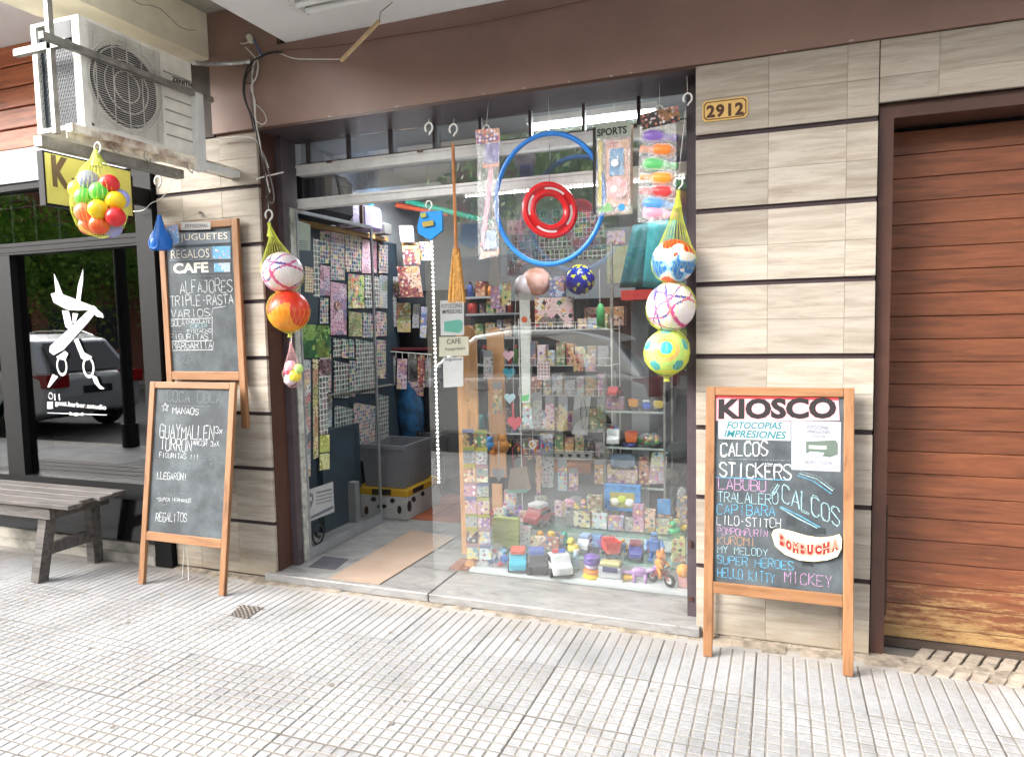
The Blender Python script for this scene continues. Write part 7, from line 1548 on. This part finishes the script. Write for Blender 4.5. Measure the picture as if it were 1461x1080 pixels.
# glass rod and red shelf
bx('grey_post', 'thin grey post rising right of the dark blue ball', 'post', atY(870, 400, 1.3).x, atY(874, 400, 1.3).x, 1.3, 1.32, .05, atY(872, 345, 1.3).z, GREYST)
bx('red_shelf_edge', 'red shelf edge under the teal leggings', 'shelf', atY(886, 418, 1.25).x, atY(930, 418, 1.25).x, 1.25, 1.5, atY(900, 428, 1.25).z, atY(900, 414, 1.25).z, P_('#b8302a', .5))
bx('red_toy_frame', 'dark red tray with printed packs below the red shelf edge', 'tray', atY(833, 445, 1.4).x, atY(890, 445, 1.4).x, 1.4, 1.5, atY(860, 465, 1.4).z, atY(860, 438, 1.4).z, BM_['r'])
bx('grey_cabinet', 'pale grey cabinet side behind the ball net at the right', 'cabinet', atY(900, 450, 1.5).x, atY(925, 450, 1.5).x, 1.5, 1.9, .047, atY(900, 430, 1.5).z, mat('cab_grey', '#8a8f92', .6))
T = thing('green_bottle_toy', 'green bottle shaped toy on a long string behind the window', 'toy', atY(857, 470, .9)); c = atY(857, 450, .9); s_ = ppm(c); MB().lathe([(0, -18*s_), (6*s_, -18*s_), (6*s_, 8*s_), (3*s_, 16*s_), (0, 17*s_)], 12, c).build('body', P_('#3aa05a'), T, smooth=True); MB().tube([atY(856, 434, .9), atY(855, 385, .9)], .002, 4).build('string', HOOKW, T)
# teal trousers and sticker boards
def cloth(name, lab, quad, Y, m, amp=.003, n=14):
    a, b, c_, d = [atY(x, y, Y) for x, y in quad]; vs = []; fs = []
    for j in range(9):
        for i in range(n+1):
            p = a.lerp(b, i/n).lerp(d.lerp(c_, i/n), j/8); p = p+Vector((0, amp*math.sin(i*.8+j*.5), 0)); vs.append(p)
    for j in range(8):
        for i in range(n): k = j*(n+1)+i; fs.append((k, k+1, k+n+2, k+n+1))
    o = MB().add(vs, fs).build(name, m, label=lab, cat=name.replace('_', ' '), smooth=True); s_ = o.modifiers.new('s', 'SOLIDIFY'); s_.thickness = .006; return o
TEALC = mat('teal_cloth', '#2a8a90', .6, var=.15, scale=5); cloth('teal_leggings', 'dark teal leg of the folded leggings hanging right of the sticker boards', [(903, 322), (926, 318), (918, 410), (884, 411)], .95, mat('teal_dark', '#1f6068', .6, var=.15, scale=5)); cloth('teal_leggings', 'bright teal leg of the folded leggings hanging behind the skittle bag', [(925, 316), (966, 314), (958, 412), (917, 410)], .92, TEALC)
WHS = prints('st_white', '#cdd0d2', ['#6d7c8a', '#8a6a70', '#5d8a9a', '#45484e'], .05, .50, True); WHP = prints('st_pinkhead', '#d2b8bf', ['#8a4a5a', '#c07a8a', '#5a4a55'], .03, .35)
sb = [((724, 315, 766, 334), WHP, 'pink headed sticker banner with a face at the top left of the back boards'), ((724, 336, 768, 356), WHS, 'white sticker sheet left under the pink banner'), ((724, 357, 768, 376), WHS, 'white sticker sheet, lower left of the back boards'), ((724, 377, 745, 392), WHS, 'small white sticker sheet at the bottom left of the back boards'),
      ((770, 340, 815, 356), ST3, 'grey sticker sheet behind the bottom of the red ring'), ((770, 357, 815, 376), ST3, 'grey sticker sheet in the lower middle of the back boards'), ((818, 302, 850, 320), ST2, 'blue lettered sticker sheet at the top right of the back boards'), ((818, 321, 863, 340), ST2, 'blue figure sticker sheet under the lettered one'), ((818, 341, 865, 356), WHS, 'white sticker sheet at the right, middle row of the back boards'), ((818, 357, 864, 370), ST3, 'grey sticker sheet at the lower right of the back boards'), ((800, 300, 816, 338), WHS, 'white sticker sheet hidden half behind the red ring'),
      ((866, 330, 892, 350), BM_['p'], 'pink packet above the grey post'), ((866, 352, 900, 405), mat('pale_lime', '#b8b89a', .7, var=.08), 'plain pale olive card right of the sticker boards'), ((768, 300, 799, 338), WHS, 'white sticker sheet seen through the hole of the red ring')]
for i, (r, m_, lab) in enumerate(sb):
    x0, y0, x1, y1 = r; pl = planeY(1.70); mb = MB(); addpoly(mb, pl, [(x0, y0), (x1, y0-1.5), (x1, y1-1.5), (x0, y1)], .002, .002); mb.build('sticker_sheet', m_, label=lab, cat='sticker sheet', group='sticker sheets on the back boards')
bd0, bd1 = atY(715, 390, 1.70), atY(905, 300, 1.70); MB().box(bd0.x, bd1.x, 1.702, 1.72, atY(715, 430, 1.7).z, 2.12).build('back_board', mat('board_grey', '#8f9498', .7, var=.05), label='grey board carrying sticker sheets behind the hoop', cat='board')
# back shelves between the notices and the rack
random.seed(3)
YS = 1.9
bx('cupboard_panel', 'dark back panel behind the bottle shelves in the middle of the shop', 'panel', -2.15, -.32, 2.2, 2.24, .047, 1.72, DKS)
for si, (yy, x0, x1, hh, nm) in enumerate(((424, 664, 742, 26, 'upper'), (448, 664, 742, 22, 'middle'), (482, 664, 742, 26, 'third'), (520, 664, 742, 28, 'fourth'), (615, 664, 742, 40, 'lowest'))):
    p0, p1 = atY(x0, yy, YS), atY(x1, yy, YS); bx('shelf', '%s pale shelf of the bottle shelving behind the notices' % nm, 'shelf', p0.x, p1.x, YS, YS+.25, p0.z-.015, p0.z, mat('pale_shelf', '#a8acae', .6, var=.05))
    x = x0+3; prev = 'the shelf end'
    while x < x1-8:
        w_ = random.choice((7, 9, 12, 15)); h_ = random.uniform(.55, 1)*hh; kk = random.choice(k2)
        if random.random() < .5:
            T = toyT('bottle', '%s jar on the %s shelf behind the notices beside %s' % (adj[kk], nm, prev), 'jar', x+w_/2, yy, w_, Y=YS+.05, z=p0.z+.001)
            hc = {'k': '#3a3a40', 'r': '#b83a34', 'b': '#3a5aa0', 'o': '#d07a30', 'w': '#c8ccc8', 'y': '#d8c040', 'g': '#5a8a4a', 'p': '#c87a9a', 't': '#4a9aa0'}[kk]; ht = h_/w_
            B(T, 'body', P_(hc), lambda b: b.lathe([(0, 0), (.45, 0), (.45, ht*.7), (.25, ht*.82), (0, ht*.82)], 12), True); B(T, 'cap', P_(random.choice(['#d8d8d8', '#c83a30', '#2c2c30'])), lambda b: b.lathe([(0, ht*.82), (.24, ht*.82), (.24, ht), (0, ht)], 10)); prev = 'the %s jar' % adj[kk]
        else: boxpack('%s box on the %s shelf behind the notices beside %s' % (adj[kk], nm, prev), (x, yy-h_, x+w_, yy), BM_[kk], Y=YS+.03, z=p0.z+.001, d=.08, name='packet', cat='packet'); prev = 'the %s box' % adj[kk]
        x += w_+2
# goods crowding the counter and the side of the rack
random.seed(9)
x = 752; prev = 'the tote bag'
for i in range(13):
    w_ = random.choice((9, 12, 15)); kk = k2[(i*2+1) % 9]; hh_ = random.uniform(16, 34)
    if i % 3 == 1: bagof('%s and %s bagged toys on the counter beside %s' % (tk[i % 10], tk[(i+3) % 10], prev), (x, 690-hh_*.7, x+w_+3, 690), [TC[tk[i % 10]], TC[tk[(i+3) % 10]]], Y=1.38, z=.502, n=10); prev = 'the %s bagged toys' % tk[i % 10]
    else: boxpack(('%s pack on the counter beside %s' if i < 8 else '%s pack at the right end of the counter beside %s') % (adj[kk], prev), (x, 690-hh_, x+w_, 690), BM_[kk], Y=1.38+.03*(i % 2), z=.502, d=.05, win=(('#d8dcdc', TC[tk[(i*3) % 10]]) if i % 2 else None)); prev = 'the %s pack' % adj[kk]
    x += w_*.78
for i, (x, y0, y1, kk) in enumerate(((690, 500, 540, 'w'), (703, 545, 590, 'y'), (764, 640, 690, 'k'), (796, 655, 700, 't'), (812, 668, 700, 'p'), (848, 655, 690, 'y'), (760, 560, 610, 'w'), (778, 566, 612, 'p'), (797, 566, 615, 'b'), (852, 568, 612, 'g'), (700, 400, 440, 'p'), (716, 395, 436, 'g'))):
    hangpack('%s hanging packet %s' % (adj[kk], ('between the two plywood boards', 'over the brown plush dog', 'left of the glitter pack', 'below the orange ledge', 'under the heart cut shelf', 'left of the glass cabinet', 'right of the lowest heart', 'on the fourth wire shelf front', 'left of the bracelet card', 'right of the bracelet card', 'above the middle bottle shelf', 'left of the wrapped bundle')[i]), (x, y0, x+13, y1), 1.05, BM_[kk], head=paper('#b8bcc0'))
# right glass cabinet
cab = thing('glass_cabinet', 'glass shelf cabinet with toy cars at the right of the window', 'cabinet', (-.8, 1.0, .25)); ZC = [.925, .706, .468]
cx0, cx1 = -.99, -.63
for z in ZC: MB().box(cx0, cx1, .90, 1.2, z-.008, z).build('shelf', GLSH, cab); MB().box(cx0, cx1, .895, .8995, z-.010, z+.002).build('shelf_edge', mat('shelf_edge_pale', '#a8b4ae', .4), cab)
for x in (cx0, cx1): 
    for y in (.89, 1.2): MB().box(x-.006, x+.006, y-.006, y+.006, .243, 1.15).build('upright', GREYST, cab)
def onc(x, y, zi): return dict(Y=.97, z=ZC[zi]+.001)
boxpack('pink and white car box on the top shelf of the glass cabinet', (865, 568, 890, 586), BM_['p'], **onc(0, 0, 0)); toy_car('red toy car in a pack on top of the pink car box', 877, 566, 24, P_('#b8323a'), -1.7, Y=.97, z=ZC[0]+.078)
toy_truck('orange toy digger on the top cabinet shelf', 903, 586, 20, P_('#e8642a'), P_('#f0a83a'), -1.3, **onc(0, 0, 0)); toy_car('blue toy tractor on the top cabinet shelf', 922, 586, 18, P_('#2a4fa8'), -1.3, top=P_('#c8ccd0'), **onc(0, 0, 0)); toy_truck('yellow toy tractor at the right of the top cabinet shelf', 939, 586, 18, P_('#e0b82a'), P_('#e6c83a'), -1.3, **onc(0, 0, 0))
toy_car('white toy police van on the middle cabinet shelf', 876, 636, 30, P_('#d8dada'), -1.45, lightbar=True, tall=1.25, **onc(0, 0, 1)); toy_truck('red toy tipper truck with orange bed on the middle cabinet shelf', 901, 636, 27, P_('#c8302a'), P_('#e8702a'), -1.4, **onc(0, 0, 1))
bagof('green and yellow toy turtles in a bag on the middle cabinet shelf', (908, 616, 944, 637), ['#5ac83a', '#e8d02a', '#3aa84a', '#e8843a'], Y=.97, z=ZC[1]+.001, n=14)
blob('indigo_toy', 'small indigo toy lying before the red tipper truck', 'toy', 900, 634, .94, 11, 4, P_('#2a2f8a'))
boxpack('grey blue toy case on the lower cabinet shelf', (871, 638, 906, 660), mat('case_blue', '#8aa0b8', .4, var=.25, scale=40), Y=.97, z=ZC[2]+.085, win=('#a8c0d0',)); boxpack('pink and cream toy box below the grey blue case', (866, 661, 910, 687), BM_['p'], **onc(0, 0, 2)); hangpack('teal doll card leaning at the right of the lower cabinet shelf', (925, 645, 948, 690), .95, BM_['t'], 'doll_card', 'toy card', skew=5); boxpack('dark red pack leaning behind the teal doll card', (912, 648, 926, 688), BM_['r'], **onc(0, 0, 2))
# dark corner at the right: stool-like shapes and bottles
bx('dark_cabinet', 'dark cabinet in the right rear corner behind the ball net', 'cabinet', -.64, -.32, 1.6, 2.0, .047, 1.15, DKS)
blob('tan_bag', 'tan rolled bag in the dark right corner of the shop', 'bag', 955, 680, 1.3, 14, 12, mat('tan', '#8f7f6c', .8, var=.2)); blob('grey_sack', 'grey sack above the tan rolled bag', 'sack', 962, 642, 1.35, 22, 12, mat('sack', '#6d6f72', .8, var=.2))
bx('corner_stand', 'dark stand carrying the tan bag and the grey sack', 'stand', -.66, -.36, 1.25, 1.5, .047, .40, DKS)
